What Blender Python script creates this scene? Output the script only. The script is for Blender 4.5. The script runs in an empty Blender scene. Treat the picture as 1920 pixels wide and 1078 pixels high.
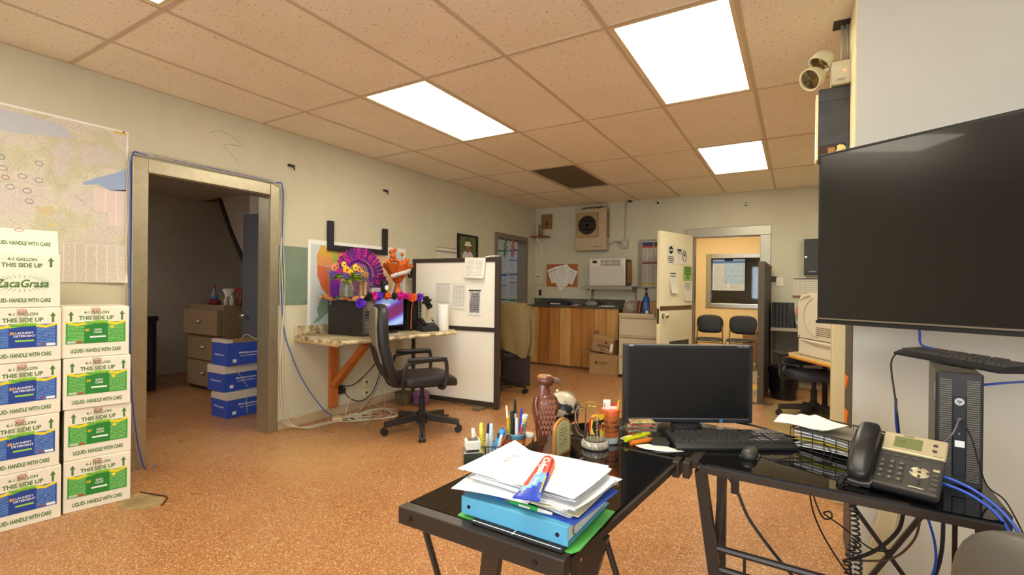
import bpy, bmesh, math, random
from mathutils import Vector, Matrix, noise as mnoise
random.seed(7)
PI = math.pi
scn = bpy.context.scene
COL = scn.collection

# ---------------------------------------------------------------- camera, world, exposure
CAMZ = 1.27
yaw, pitch, roll = 0.5359, -0.001, 0.0109
fw = Vector((-math.sin(yaw)*math.cos(pitch), math.cos(yaw)*math.cos(pitch), math.sin(pitch)))
rt = Vector((math.cos(yaw), math.sin(yaw), 0)); up = rt.cross(fw)
r2 = rt*math.cos(roll)+up*math.sin(roll); u2 = -rt*math.sin(roll)+up*math.cos(roll)
cam = bpy.data.cameras.new('camera'); cam.sensor_width = 36; cam.lens = 36*896.8/1920; cam.clip_start = .02
camo = bpy.data.objects.new('camera', cam); COL.objects.link(camo)
camo.matrix_world = Matrix(((r2.x, u2.x, -fw.x, 0), (r2.y, u2.y, -fw.y, 0), (r2.z, u2.z, -fw.z, CAMZ), (0, 0, 0, 1)))
scn.camera = camo
scn.view_settings.view_transform = 'Standard'; scn.view_settings.look = 'None'
scn.view_settings.gamma = 1; scn.view_settings.use_curve_mapping = False
scn.view_settings.exposure = 0.0
LAMP_STRENGTH = 14.0
LAMP_COLOR = (1.0, .93, .76)
w = bpy.data.worlds.new('world'); scn.world = w; w.use_nodes = True
bg = w.node_tree.nodes['Background']; bg.inputs[0].default_value = (.80, .90, 1, 1); bg.inputs[1].default_value = 8.2

# ---------------------------------------------------------------- materials
def lin(c):
    return tuple((x/255/12.92 if x/255 <= .04045 else ((x/255+.055)/1.055)**2.4) for x in c)
MATS = {}
def mat(name, col, rough=.55, metal=0., var=.0, vs=8., bump=0., bs=60., spec=.5, trans=0., emis=None, est=1., coat=0., ior=1.45, alpha=1.):
    if name in MATS: return MATS[name]
    m = bpy.data.materials.new(name); m.use_nodes = True; MATS[name] = m
    nt = m.node_tree; b = nt.nodes['Principled BSDF']; c = lin(col)
    b.inputs['Base Color'].default_value = (*c, 1); b.inputs['Roughness'].default_value = rough
    b.inputs['Metallic'].default_value = metal; b.inputs['Specular IOR Level'].default_value = spec
    b.inputs['Transmission Weight'].default_value = trans; b.inputs['IOR'].default_value = ior
    b.inputs['Coat Weight'].default_value = coat; b.inputs['Alpha'].default_value = alpha
    if emis:
        b.inputs['Emission Color'].default_value = (*emis, 1); b.inputs['Emission Strength'].default_value = est
    if var or bump:
        tc = nt.nodes.new('ShaderNodeTexCoord')
    if var:
        n = nt.nodes.new('ShaderNodeTexNoise'); n.inputs['Scale'].default_value = vs; n.inputs['Detail'].default_value = 5
        nt.links.new(tc.outputs['Object'], n.inputs['Vector'])
        r = nt.nodes.new('ShaderNodeValToRGB')
        r.color_ramp.elements[0].position = .3; r.color_ramp.elements[1].position = .7
        r.color_ramp.elements[0].color = (*[x*(1-var) for x in c], 1); r.color_ramp.elements[1].color = (*[min(1, x*(1+var)) for x in c], 1)
        nt.links.new(n.outputs[0], r.inputs[0]); nt.links.new(r.outputs[0], b.inputs['Base Color'])
    if bump:
        n2 = nt.nodes.new('ShaderNodeTexNoise'); n2.inputs['Scale'].default_value = bs; n2.inputs['Detail'].default_value = 3
        nt.links.new(tc.outputs['Object'], n2.inputs['Vector'])
        bp = nt.nodes.new('ShaderNodeBump'); bp.inputs['Strength'].default_value = bump; bp.inputs['Distance'].default_value = .004
        nt.links.new(n2.outputs[0], bp.inputs['Height']); nt.links.new(bp.outputs[0], b.inputs['Normal'])
    return m
class NT:
    """tiny node helper"""
    def __init__(s, m): s.t = m.node_tree; s.b = s.t.nodes['Principled BSDF']
    def n(s, typ, **k):
        x = s.t.nodes.new('ShaderNode'+typ)
        for a, v in k.items():
            if a.startswith('i_'):
                key = a[2:]; x.inputs[int(key) if key.isdigit() else key].default_value = v
            else: setattr(x, a, v)
        return x
    def l(s, a, b): s.t.links.new(a, b)
    def math(s, op, a, b=0.):
        x = s.n('Math', operation=op)
        for i, v in enumerate((a, b)):
            if hasattr(v, 'is_output'): s.l(v, x.inputs[i])
            else: x.inputs[i].default_value = v
        return x.outputs[0]
    def mix(s, f, a, b):
        x = s.n('Mix', data_type='RGBA')
        for i, v in ((0, f), (6, a), (7, b)):
            if hasattr(v, 'is_output'): s.l(v, x.inputs[i])
            else: x.inputs[i].default_value = v if i == 0 else (*v, 1) if len(v) == 3 else v
        return x.outputs[2]
    def ramp(s, f, stops, const=False):
        r = s.n('ValToRGB'); cr = r.color_ramp
        if const: cr.interpolation = 'CONSTANT'
        while len(cr.elements) < len(stops): cr.elements.new(.5)
        for e, (p, c) in zip(cr.elements, stops): e.position = p; e.color = (*c, 1)
        s.l(f, r.inputs[0]); return r.outputs[0]
    def noise(s, vec, scale, detail=3):
        x = s.n('TexNoise'); x.inputs['Scale'].default_value = scale; x.inputs['Detail'].default_value = detail
        s.l(vec, x.inputs['Vector']); return x.outputs[0]

def mat_print(name, paper=(238, 236, 228), ink=(90, 90, 92), rows=22, cols=1, fill=.5, margin=.08, head=None, headc=(60, 60, 70), rough=.7, wordscale=14, flat=False):
    """printed sheet: rows of word-like dashes, optional coloured heading band"""
    if name in MATS: return MATS[name]
    m = mat(name, paper, rough); t = NT(m)
    tc = t.n('TexCoord'); sp = t.n('SeparateXYZ'); t.l(tc.outputs['Generated'], sp.inputs[0])
    x, z = sp.outputs[0], sp.outputs[1 if flat else 2]
    rz = t.math('MULTIPLY', z, rows); fr = t.math('FRACT', rz); ri = t.math('FLOOR', rz)
    line = t.math('LESS_THAN', fr, fill)
    xs = t.math('MULTIPLY', x, wordscale); cv = t.n('CombineXYZ'); t.l(xs, cv.inputs[0]); t.l(t.math('MULTIPLY', ri, 7.31), cv.inputs[1])
    nz = t.noise(cv.outputs[0], 2.2, 2); word = t.math('GREATER_THAN', nz, .44)
    f = t.math('MULTIPLY', line, word)
    if cols > 1:
        fx = t.math('FRACT', t.math('MULTIPLY', x, cols)); gx = t.math('MULTIPLY', t.math('GREATER_THAN', fx, .07), t.math('LESS_THAN', fx, .93)); f = t.math('MULTIPLY', f, gx)
    for v, hi in ((x, 1), (z, 1)):
        f = t.math('MULTIPLY', f, t.math('MULTIPLY', t.math('GREATER_THAN', v, margin), t.math('LESS_THAN', v, 1-margin)))
    c = t.mix(f, lin(paper), lin(ink))
    for hd in (head or []):
        z0, z1, hc = hd
        hf = t.math('MULTIPLY', t.math('GREATER_THAN', z, z0), t.math('LESS_THAN', z, z1))
        c = t.mix(hf, c, lin(hc))
    t.l(c, t.b.inputs['Base Color']); return m

# ---------------------------------------------------------------- mesh builder
class MB:
    def __init__(s): s.bm = bmesh.new(); s.mi = 0
    def add(s, vs, fs, T=None):
        bv = [s.bm.verts.new(T @ Vector(v) if T else Vector(v)) for v in vs]
        for f in fs:
            try: fc = s.bm.faces.new([bv[i] for i in f]); fc.material_index = s.mi
            except ValueError: pass
        return s
    def box(s, x0, y0, z0, x1, y1, z1, bev=0, T=None, seg=2):
        vs = [(x, y, z) for x in (x0, x1) for y in (y0, y1) for z in (z0, z1)]
        fs = [(0, 1, 3, 2), (4, 6, 7, 5), (0, 4, 5, 1), (2, 3, 7, 6), (0, 2, 6, 4), (1, 5, 7, 3)]
        if not bev: return s.add(vs, fs, T)
        b = bmesh.new(); bv = [b.verts.new(v) for v in vs]
        for f in fs: b.faces.new([bv[i] for i in f])
        bmesh.ops.recalc_face_normals(b, faces=b.faces)
        bmesh.ops.bevel(b, geom=list(b.edges), offset=bev, segments=seg, affect='EDGES', profile=.5)
        b.verts.index_update()
        s.add([v.co.copy() for v in b.verts], [[v.index for v in f.verts] for f in b.faces], T); b.free(); return s
    def cbox(s, c, d, bev=0, T=None):
        return s.box(c[0]-d[0]/2, c[1]-d[1]/2, c[2]-d[2]/2, c[0]+d[0]/2, c[1]+d[1]/2, c[2]+d[2]/2, bev, T)
    def bar(s, p0, p1, w, h=None, upv=(0, 0, 1)):
        """rectangular bar between two points"""
        p0, p1 = Vector(p0), Vector(p1); h = h or w; d = (p1-p0); L = d.length; d.normalize()
        a = Vector(upv); 
        if abs(d.dot(a)) > .97: a = Vector((1, 0, 0))
        sx = d.cross(a).normalized(); sy = sx.cross(d)
        T = Matrix(((sx.x, d.x, sy.x, p0.x), (sx.y, d.y, sy.y, p0.y), (sx.z, d.z, sy.z, p0.z), (0, 0, 0, 1)))
        return s.box(-w/2, 0, -h/2, w/2, L, h/2, 0, T)
    def tube(s, pts, r, n=8, sm=0, closed=False, cap=True, r1=None):
        pts = [Vector(p) for p in pts]
        if sm: pts = catmull(pts, sm, closed)
        N = len(pts); rings = []; prev = None
        for i, p in enumerate(pts):
            d = (pts[(i+1) % N]-pts[i-1]) if closed else (pts[min(i+1, N-1)]-pts[max(i-1, 0)])
            d.normalize()
            if prev is None:
                a = Vector((0, 0, 1)) if abs(d.z) < .9 else Vector((1, 0, 0)); sx = d.cross(a).normalized()
            else: sx = (prev-d*prev.dot(d)).normalized()
            prev = sx; sy = d.cross(sx)
            rr = r if r1 is None else r+(r1-r)*i/(N-1)
            rings.append([p+(sx*math.cos(2*PI*k/n)+sy*math.sin(2*PI*k/n))*rr for k in range(n)])
        vs = [v for R in rings for v in R]; fs = []
        for i in range(N if closed else N-1):
            for k in range(n):
                a = i*n; b = ((i+1) % N)*n; fs.append((a+k, a+(k+1) % n, b+(k+1) % n, b+k))
        if cap and not closed: fs += [tuple(range(n))[::-1], tuple((N-1)*n+k for k in range(n))]
        return s.add(vs, fs)
    def cyl(s, p0, p1, r0, r1=None, n=20): return s.tube([p0, p1], r0, n, r1=r0 if r1 is None else r1)
    def lathe(s, prof, n=24, c=(0, 0, 0), T=None, arc=None):
        vs = []; fs = []; P = len(prof)
        for k in range(n):
            a = 2*PI*k/n
            for r, z in prof: vs.append((c[0]+r*math.cos(a), c[1]+r*math.sin(a), c[2]+z))
        for k in range(n):
            for i in range(P-1):
                a, b = k*P+i, ((k+1) % n)*P+i
                fs.append((a, b, b+1, a+1))
        if prof[0][0] > 1e-5: fs.append(tuple(k*P for k in range(n))[::-1])
        if prof[-1][0] > 1e-5: fs.append(tuple(k*P+P-1 for k in range(n)))
        s.add(vs, fs, T); bmesh.ops.remove_doubles(s.bm, verts=s.bm.verts, dist=1e-6); return s
    def ball(s, c, r, nu=16, nv=10, e1=1., e2=1., T=None, f=None):
        """(super)ellipsoid; e<1 makes it boxy"""
        if not hasattr(r, '__len__'): r = (r, r, r)
        sg = lambda x, e: math.copysign(abs(x)**e, x)
        vs = []; fs = []
        for j in range(nv+1):
            ph = -PI/2+PI*j/nv
            for i in range(nu):
                th = 2*PI*i/nu
                v = Vector((c[0]+r[0]*sg(math.cos(ph), e1)*sg(math.cos(th), e2), c[1]+r[1]*sg(math.cos(ph), e1)*sg(math.sin(th), e2), c[2]+r[2]*sg(math.sin(ph), e1)))
                vs.append(f(v) if f else v)
        for j in range(nv):
            for i in range(nu): fs.append((j*nu+i, j*nu+(i+1) % nu, (j+1)*nu+(i+1) % nu, (j+1)*nu+i))
        s.add(vs, fs, T); bmesh.ops.remove_doubles(s.bm, verts=s.bm.verts, dist=1e-6); return s
    def loft(s, secs, n=16, e=1.):
        """secs: (x,y,z,rx,ry) horizontal rings"""
        sg = lambda x: math.copysign(abs(x)**e, x)
        vs = []; fs = []
        for x, y, z, rx, ry in secs:
            for k in range(n): vs.append((x+rx*sg(math.cos(2*PI*k/n)), y+ry*sg(math.sin(2*PI*k/n)), z))
        for i in range(len(secs)-1):
            for k in range(n): fs.append((i*n+k, i*n+(k+1) % n, (i+1)*n+(k+1) % n, (i+1)*n+k))
        fs += [tuple(range(n))[::-1], tuple((len(secs)-1)*n+k for k in range(n))]
        return s.add(vs, fs)
    def prism(s, pts, a0, a1, ax='y', T=None):
        """polygon extruded along axis: ax='y' -> pts are (x,z); 'z' -> (x,y); 'x' -> (y,z)"""
        mk = {'y': lambda p, a: (p[0], a, p[1]), 'z': lambda p, a: (p[0], p[1], a), 'x': lambda p, a: (a, p[0], p[1])}[ax]
        n = len(pts); vs = [mk(p, a0) for p in pts]+[mk(p, a1) for p in pts]
        fs = [tuple(range(n)), tuple(range(n, 2*n))[::-1]]+[(i, (i+1) % n, n+(i+1) % n, n+i) for i in range(n)]
        return s.add(vs, fs, T)
    def sheet(s, f, nu=8, nv=8, th=(0, 0, .0006)):
        th = Vector(th); vs = []; fs = []
        for L in (0, 1):
            for j in range(nv+1):
                for i in range(nu+1): vs.append(Vector(f(i/nu, j/nv))+th*L)
        W = nu+1; O = W*(nv+1)
        for j in range(nv):
            for i in range(nu):
                q = (j*W+i, j*W+i+1, (j+1)*W+i+1, (j+1)*W+i); fs.append(q[::-1]); fs.append(tuple(O+k for k in q))
        edge = [i for i in range(W)]+[j*W+nu for j in range(1, nv+1)]+[nv*W+i for i in range(nu-1, -1, -1)]+[j*W for j in range(nv-1, 0, -1)]
        for a, b in zip(edge, edge[1:]+edge[:1]): fs.append((a, b, O+b, O+a))
        return s.add(vs, fs)
    def build(s, name, m, parent=None, smooth=None, kind=None, label=None, recalc=True):
        if recalc: bmesh.ops.recalc_face_normals(s.bm, faces=s.bm.faces)
        me = bpy.data.meshes.new(name); s.bm.to_mesh(me); s.bm.free()
        for x in (m if isinstance(m, (list, tuple)) else [m]): me.materials.append(x)
        if smooth:
            me.polygons.foreach_set('use_smooth', [True]*len(me.polygons)); me.set_sharp_from_angle(angle=smooth)
        o = bpy.data.objects.new(name, me); COL.objects.link(o)
        if parent: o.parent = parent
        if kind: o['kind'] = kind
        if label: o['label'] = label
        return o
SM = .7
def catmull(P, k, closed=False):
    out = []; N = len(P)
    for i in range(N if closed else N-1):
        g = (lambda j: P[j % N]) if closed else (lambda j: P[max(0, min(N-1, j))])
        p0, p1, p2, p3 = g(i-1), g(i), g(i+1), g(i+2)
        for q in range(k):
            t = q/k
            out.append(.5*((2*p1)+(p2-p0)*t+(2*p0-5*p1+4*p2-p3)*t*t+(3*p1-p0-3*p2+p3)*t**3))
    if not closed: out.append(P[-1])
    return out
def tag(o, label, cat, group=None):
    o['label'] = label; o['category'] = cat
    if group: o['group'] = group
    return o
def thing(name, label, cat, loc=(0, 0, 0), rz=0, group=None, rx=0, ry=0):
    o = bpy.data.objects.new(name, None); COL.objects.link(o); o.empty_display_size = .05
    o.location = loc; o.rotation_euler = (rx, ry, rz); return tag(o, label, cat, group)
def copy_tree(o, loc=None, rz=None, label=None, depth=0, parent=None):
    c = o.copy(); COL.objects.link(c)
    if parent is not None: c.parent = parent
    if loc is not None: c.location = loc
    if rz is not None: c.rotation_euler = (o.rotation_euler[0], o.rotation_euler[1], rz)
    if label: c['label'] = label
    for ch in KIDS(o): copy_tree(ch, parent=c)
    return c
def KIDS(o): return [x for x in COL.objects if x.parent == o]
def lettering(name, s, m, parent, loc, h=None, w=None, rot=(PI/2, 0, 0), ext=.0004, bold=0., shear=0., label=None):
    """flat lettering; centred; height h (cap height) and/or width w"""
    cu = bpy.data.curves.new('t', 'FONT'); cu.body = s; cu.align_x = 'CENTER'; cu.align_y = 'CENTER'; cu.extrude = ext; cu.offset = bold; cu.shear = shear; cu.resolution_u = 3
    cu.size = 1.0
    to = bpy.data.objects.new('t', cu); COL.objects.link(to); bpy.context.view_layer.update()
    me = bpy.data.meshes.new_from_object(to.evaluated_get(bpy.context.evaluated_depsgraph_get())); bpy.data.objects.remove(to); bpy.data.curves.remove(cu)
    xs = [v.co.x for v in me.vertices]; ys = [v.co.y for v in me.vertices]
    W, H = max(xs)-min(xs), max(ys)-min(ys); cx, cy = (max(xs)+min(xs))/2, (max(ys)+min(ys))/2
    sy = h/H if h else w/W; sx = w/W if w else sy
    if not h: sy = sx
    for v in me.vertices: v.co.x = (v.co.x-cx)*sx; v.co.y = (v.co.y-cy)*sy; v.co.z = math.copysign(ext, v.co.z)
    me.materials.clear(); me.materials.append(m)
    o = bpy.data.objects.new(name, me); COL.objects.link(o); o.location = loc; o.rotation_euler = rot
    if parent: o.parent = parent
    if label: o['label'] = label
    return o
def struct(o): o['kind'] = 'structure'; return o

# common materials
black = mat('black_plastic', (30, 30, 32), .42)
blackm = mat('black_matte', (34, 34, 36), .7, bump=.2, bs=200)
dkmetal = mat('dark_steel', (52, 46, 42), .4, .5)
chrome = mat('chrome', (210, 210, 205), .18, 1.)
white = mat('white_paint', (226, 222, 208), .5)
paper = mat('white_paper', (243, 243, 240), .75)
cream = mat('cream_paint', (226, 214, 172), .45, var=.06, vs=5)
GLASS = mat('clear_glass', (250, 252, 250), .02, trans=1., ior=1.45)
ink = mat('black_ink', (25, 25, 25), .7)
grn = mat('green_ink', (62, 128, 52), .7)
cardboard = mat('brown_cardboard', (168, 132, 88), .8, var=.06, vs=12)
blue_cable = mat('blue_cable', (42, 84, 190), .4)
grey_cable = mat('white_cable', (205, 198, 176), .5)
black_cable = mat('black_cable', (24, 24, 24), .45)
wood_or = mat('orange_stained_wood', (186, 104, 40), .5, var=.15, vs=14)
steel = mat('brushed_steel', (172, 164, 142), .35, .75, var=.06, vs=20)
# ---------------------------------------------------------------- setting
XL, YB, CE = -3.859, 7.28, 2.613
def wall_mat(name, col, dirt=.06):
    m = mat(name, col, .6); t = NT(m); tc = t.n('TexCoord')
    n1 = t.noise(tc.outputs['Object'], 1.3, 4); n2 = t.noise(tc.outputs['Object'], 9, 5)
    c = lin(col); f = t.math('ADD', t.math('MULTIPLY', n1, .7), t.math('MULTIPLY', n2, .3))
    t.l(t.ramp(f, [(.3, tuple(x*(1-dirt) for x in c)), (.65, tuple(min(1, x*(1+dirt)) for x in c))]), t.b.inputs['Base Color'])
    n3 = t.noise(tc.outputs['Object'], 160, 2); b = t.n('Bump'); b.inputs['Strength'].default_value = .25; b.inputs['Distance'].default_value = .002
    t.l(n3, b.inputs['Height']); t.l(b.outputs[0], t.b.inputs['Normal']); return m
WALL = wall_mat('wall_paint', (206, 202, 176)); WHITEW = wall_mat('cool_white_wall_paint', (216, 212, 196), .03)
PEACH = wall_mat('peach_wall_paint', (236, 206, 150), .04); GREYW = wall_mat('grey_wall_paint', (120, 116, 112), .1)
DARKROOM = wall_mat('dim_room_paint', (196, 188, 178), .1)
# floor
fm = mat('terrazzo_floor', (176, 112, 66), .36); t = NT(fm); tc = t.n('TexCoord')
vor = t.n('TexVoronoi', feature='F1'); vor.inputs['Scale'].default_value = 210; t.l(tc.outputs['Object'], vor.inputs['Vector'])
sp = t.n('SeparateColor'); t.l(vor.outputs['Color'], sp.inputs[0])
chips = t.ramp(sp.outputs[0], [(0, lin((150, 96, 58))), (.25, lin((174, 118, 72))), (.6, lin((190, 138, 88))), (.83, lin((204, 158, 108))), (.95, lin((230, 202, 158)))], True)
big = t.noise(tc.outputs['Object'], .75, 5); 
pale = t.ramp(big, [(.5, (0, 0, 0)), (.72, (1, 1, 1))])
c = t.mix(t.math('MULTIPLY', pale, .45), chips, lin((198, 162, 106)))
dk = t.noise(tc.outputs['Object'], 2.7, 6); dk = t.ramp(dk, [(.3, (.9, .88, .86)), (.6, (1, 1, 1))])
mx = t.n('Mix', data_type='RGBA', blend_type='MULTIPLY'); mx.inputs[0].default_value = .35; t.l(c, mx.inputs[6]); t.l(dk, mx.inputs[7]); t.l(mx.outputs[2], t.b.inputs['Base Color'])
rn = t.noise(tc.outputs['Object'], 3, 3); t.l(t.ramp(rn, [(.3, (.24, .24, .24)), (.7, (.46, .46, .46))]), t.b.inputs['Roughness'])
struct(MB().box(-8, -2.2, -.1, 2.8, 7.35, 0).build('floor', fm))
fw_m = mat('waiting_room_vinyl', (150, 142, 112), .5, var=.15, vs=2)
struct(MB().box(-3.2, 7.35, -.1, 1.2, 11.7, 0).build('floor', fw_m))
# walls
def wall(name, boxes, m): 
    b = MB()
    for x in boxes: b.box(*x)
    return struct(b.build(name, m))
D1 = (1.552, 2.44, 2.03); D2 = (6.043, 6.914, 2.02); DB = (-1.269, -.42, 2.012)
x0, x1 = XL-.14, XL
wall('wall_left', [(x0, -2.2, 0, x1, D1[0], 2.7), (x0, D1[0], D1[2], x1, D1[1], 2.7), (x0, D1[1], 0, x1, D2[0], 2.7), (x0, D2[0], D2[2], x1, D2[1], 2.7), (x0, D2[1], 0, x1, YB, 2.7)], WALL)
wall('wall_back', [(-5.8, YB, 0, DB[0], YB+.13, 2.7), (DB[0], YB, DB[2], DB[1], YB+.13, 2.7), (DB[1], YB, 0, 2.8, YB+.13, 2.7)], WALL)
wall('wall_partition', [(.225, 2.63, 0, 2.7, 2.98, 2.7)], WHITEW)
wall('wall_right', [(2.6, -2.2, 0, 2.75, YB, 2.7)], WHITEW)
wall('wall_near', [(x0, -2.2, 0, -1.6, -2.05, 2.7), (-1.6, -2.2, 0, 1.9, -2.05, .85), (-1.6, -2.2, 2.25, 1.9, -2.05, 2.7), (1.9, -2.2, 0, 2.75, -2.05, 2.7)], WHITEW)
o = struct(MB().box(-1.6, -2.16, .85, -1.55, -2.04, 2.25).box(1.85, -2.16, .85, 1.9, -2.04, 2.25).box(-1.55, -2.16, .85, 1.85, -2.04, .9).box(-1.55, -2.16, 2.2, 1.85, -2.04, 2.25).box(.12, -2.14, .9, .17, -2.06, 2.2).build('window_1', white))
# end post of the partition and its dark edge
struct(MB().box(.188, 3.45, 0, .285, 3.57, 2.62, .006).build('trim_1', mat('cream_gloss_post', (222, 210, 166), .35, bump=.5, bs=25)))
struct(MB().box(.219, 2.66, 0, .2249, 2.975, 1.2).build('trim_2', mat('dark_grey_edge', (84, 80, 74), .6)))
struct(MB().box(.2195, 2.632, 1.2, .2249, 2.975, 2.6).build('trim_3', mat('cream_edge', (236, 226, 180), .4)))
struct(MB().box(-3.858, 2.53, 0, -3.845, 6.0, .085, .004).box(-3.858, -2, 0, -3.845, 1.44, .085, .004).build('baseboard_left', mat('worn_cove_base', (188, 166, 132), .6, var=.28, vs=3.1)))
# ceiling: slab above, lay-in tiles and grid bars
ceil = struct(MB().box(-8, -2.2, 2.66, 2.8, 7.4, 2.72).build('ceiling', mat('plenum', (150, 135, 110), .9)))
tm = mat('fissured_ceiling_tile', (236, 212, 176), .85); t = NT(tm); tc = t.n('TexCoord')
mp = t.n('Mapping'); mp.inputs['Scale'].default_value = (1, 1, 1); t.l(tc.outputs['Object'], mp.inputs[0])
wn = t.n('TexNoise'); wn.inputs['Scale'].default_value = 40; t.l(mp.outputs[0], wn.inputs['Vector'])
vm = t.n('VectorMath', operation='MULTIPLY_ADD'); t.l(wn.outputs['Color'], vm.inputs[0]); vm.inputs[1].default_value = (.02, .02, .02); t.l(mp.outputs[0], vm.inputs[2])
va = t.n('TexVoronoi', feature='F1'); va.inputs['Scale'].default_value = 48; t.l(vm.outputs[0], va.inputs['Vector'])
sel = t.n('SeparateColor'); t.l(va.outputs['Color'], sel.inputs[0])
hole = t.math('MULTIPLY', t.math('LESS_THAN', va.outputs['Distance'], .2), t.math('GREATER_THAN', sel.outputs[0], .45))
base = t.ramp(t.noise(tc.outputs['Object'], 1.5, 4), [(.3, lin((240, 228, 204))), (.7, lin((248, 238, 218)))])
t.l(t.mix(hole, base, lin((190, 170, 140))), t.b.inputs['Base Color'])
bp = t.n('Bump'); bp.inputs['Strength'].default_value = .6; bp.inputs['Distance'].default_value = .004; t.l(t.math('SUBTRACT', 1., hole), bp.inputs['Height']); t.l(bp.outputs[0], t.b.inputs['Normal'])
gm = mat('ceiling_grid_metal', (206, 188, 160), .5)
GX = [-3.2987+.6096*i for i in range(-1, 10)]; GX[0] = XL; GX = [g for g in GX if g < 2.6]+[2.6]
GY = [-.0924+1.2308*j for j in range(-1, 6)]; GY = [-2.05]+GY+[YB]
LIGHTS = [(GX[2], GX[3], -.0924, 1.1384, 'lit ceiling panel cut off by the top edge, upper left'), (GX[2], GX[3], 2.3692, 3.6, 'lit rectangular ceiling panel in the middle of the room'),
          (GX[5], GX[6], 2.3692, 3.6, 'largest lit ceiling panel, nearest the television'), (GX[5], GX[6], 4.8308, 6.0616, 'small distant lit ceiling panel towards the back doorway'),
          (GX[5], GX[6], -.0924, 1.1384, 'unseen ceiling panel above the glass desk'), (GX[8], GX[9], 4.8308, 6.0616, 'unseen ceiling panel added over the printer nook')]  # last two panels are out of view; the nook one is added to brighten the back
VENT = (GX[2], GX[3], 4.8308, 6.0616)
taken = [(a, c) for a, b, c, d, *_ in LIGHTS]+[(VENT[0], VENT[2])]
for i in range(len(GX)-1):
    for j in range(len(GY)-1):
        a, b, c, d = GX[i], GX[i+1], GY[j], GY[j+1]
        if any(abs(a-p)+abs(c-q) < .02 for p, q in taken): continue
        if a > .2 and c > 3.5 and False: continue
        q = .0085; dz = random.uniform(-.0015, .0025)
        MB().add([(a+q, c+q, 2.618+dz), (b-q, c+q, 2.618+dz), (b-q, d-q, 2.618+dz), (a+q, d-q, 2.618+dz), (a, c, 2.63+dz), (b, c, 2.63+dz), (b, d, 2.63+dz), (a, d, 2.63+dz)],
                 [(3, 2, 1, 0), (4, 5, 6, 7), (0, 1, 5, 4), (1, 2, 6, 5), (2, 3, 7, 6), (3, 0, 4, 7)]).build('ceiling_tile', tm, ceil)
for x in GX: MB().box(max(x-.012, XL), -2.05, CE, min(x+.012, 2.6), YB, 2.621).build('grid_bar', gm, ceil)
for y in GY:
    for i in range(len(GX)-1): MB().box(GX[i]+.012, max(y-.012, -2.05), CE+.001, GX[i+1]-.012, min(y+.012, YB), 2.621).build('grid_bar', gm, ceil)
diff = mat('lit_diffuser', (255, 250, 240), .5, emis=LAMP_COLOR, est=LAMP_STRENGTH)
lfm = mat('light_frame', (226, 208, 170), .4)
for a, b, c, d, lab in LIGHTS:
    o = thing('ceiling_light', lab, 'ceiling light', ((a+b)/2, (c+d)/2, 2.616))
    hx, hy = (b-a)/2-.012, (d-c)/2-.012
    MB().box(-hx, -hy, 0, -hx+.022, hy, .03).box(hx-.022, -hy, 0, hx, hy, .03).box(-hx+.022, -hy, 0, hx-.022, -hy+.022, .03).box(-hx+.022, hy-.022, 0, hx-.022, hy, .03).build('frame', lfm, o)
    MB().box(-hx+.022, -hy+.022, .006, hx-.022, hy-.022, .009).build('diffuser', diff, o)
a, b, c, d = VENT
o = thing('air_return_grille', 'dark square-mesh air return grille set among the ceiling tiles', 'vent', ((a+b)/2, (c+d)/2, 2.616))
hx, hy = (b-a)/2-.012, (d-c)/2-.012; vg = mat('grille_grey', (120, 100, 72), .7)
MB().box(-hx, -hy, 0, -hx+.022, hy, .03).box(hx-.022, -hy, 0, hx, hy, .03).box(-hx+.022, -hy, 0, hx-.022, -hy+.022, .03).box(-hx+.022, hy-.022, 0, hx-.022, hy, .03).build('frame', gm, o)
g = MB()
for k in range(1, 30): y = -hy+.022+k*(2*hy-.044)/30; g.box(-hx+.022, y-.0015, .003, hx-.022, y+.0015, .018)
for k in range(1, 15): x = -hx+.022+k*(2*hx-.044)/15; g.box(x-.0015, -hy+.022, .003, x+.0015, hy-.022, .018)
g.build('grille', vg, o, kind='stuff')
MB().box(-hx+.022, -hy+.022, .024, hx-.022, hy-.022, .028).build('duct_plate', mat('duct_dark', (96, 82, 60), .9), o)

# door openings: steel frames
def frame_left(name, y0, y1, zt, wd=.095, m=steel, proud=.02, depth=.145):
    b = MB()
    for (p, q, r, s_) in ((y0-wd, y0, 0, zt+wd), (y1, y1+wd*.85, 0, zt+wd)): b.box(XL-.002, p, r, XL+proud, q, s_, .004)
    b.box(XL-.002, y0, zt, XL+proud, y1, zt+wd, .004)
    b.box(XL-depth, y0-.01, 0, XL, y0+.004, zt).box(XL-depth, y1-.004, 0, XL, y1+.01, zt).box(XL-depth, y0, zt-.004, XL, y1, zt+.01)
    return struct(b.build(name, m))
frame_left('trim_4', *D1)
frame_left('trim_5', *D2, wd=.07, m=mat('grey_frame_paint', (128, 118, 104), .5))
b = MB(); W_ = .125
b.box(DB[0]-W_, YB-.02, DB[2], DB[1]+W_, YB+.002, DB[2]+W_, .004).box(DB[1], YB-.02, 0, DB[1]+W_, YB+.002, DB[2], .004).box(DB[0]-W_, YB-.02, 0, DB[0], YB+.002, DB[2], .004)
b.box(DB[0]-.01, YB, 0, DB[0]+.004, YB+.135, DB[2]).box(DB[1]-.004, YB, 0, DB[1]+.01, YB+.135, DB[2]).box(DB[0], YB, DB[2]-.004, DB[1], YB+.135, DB[2]+.01)
struct(b.build('trim_6', mat('brushed_metal_frame', (150, 144, 126), .34, .85)))

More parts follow.
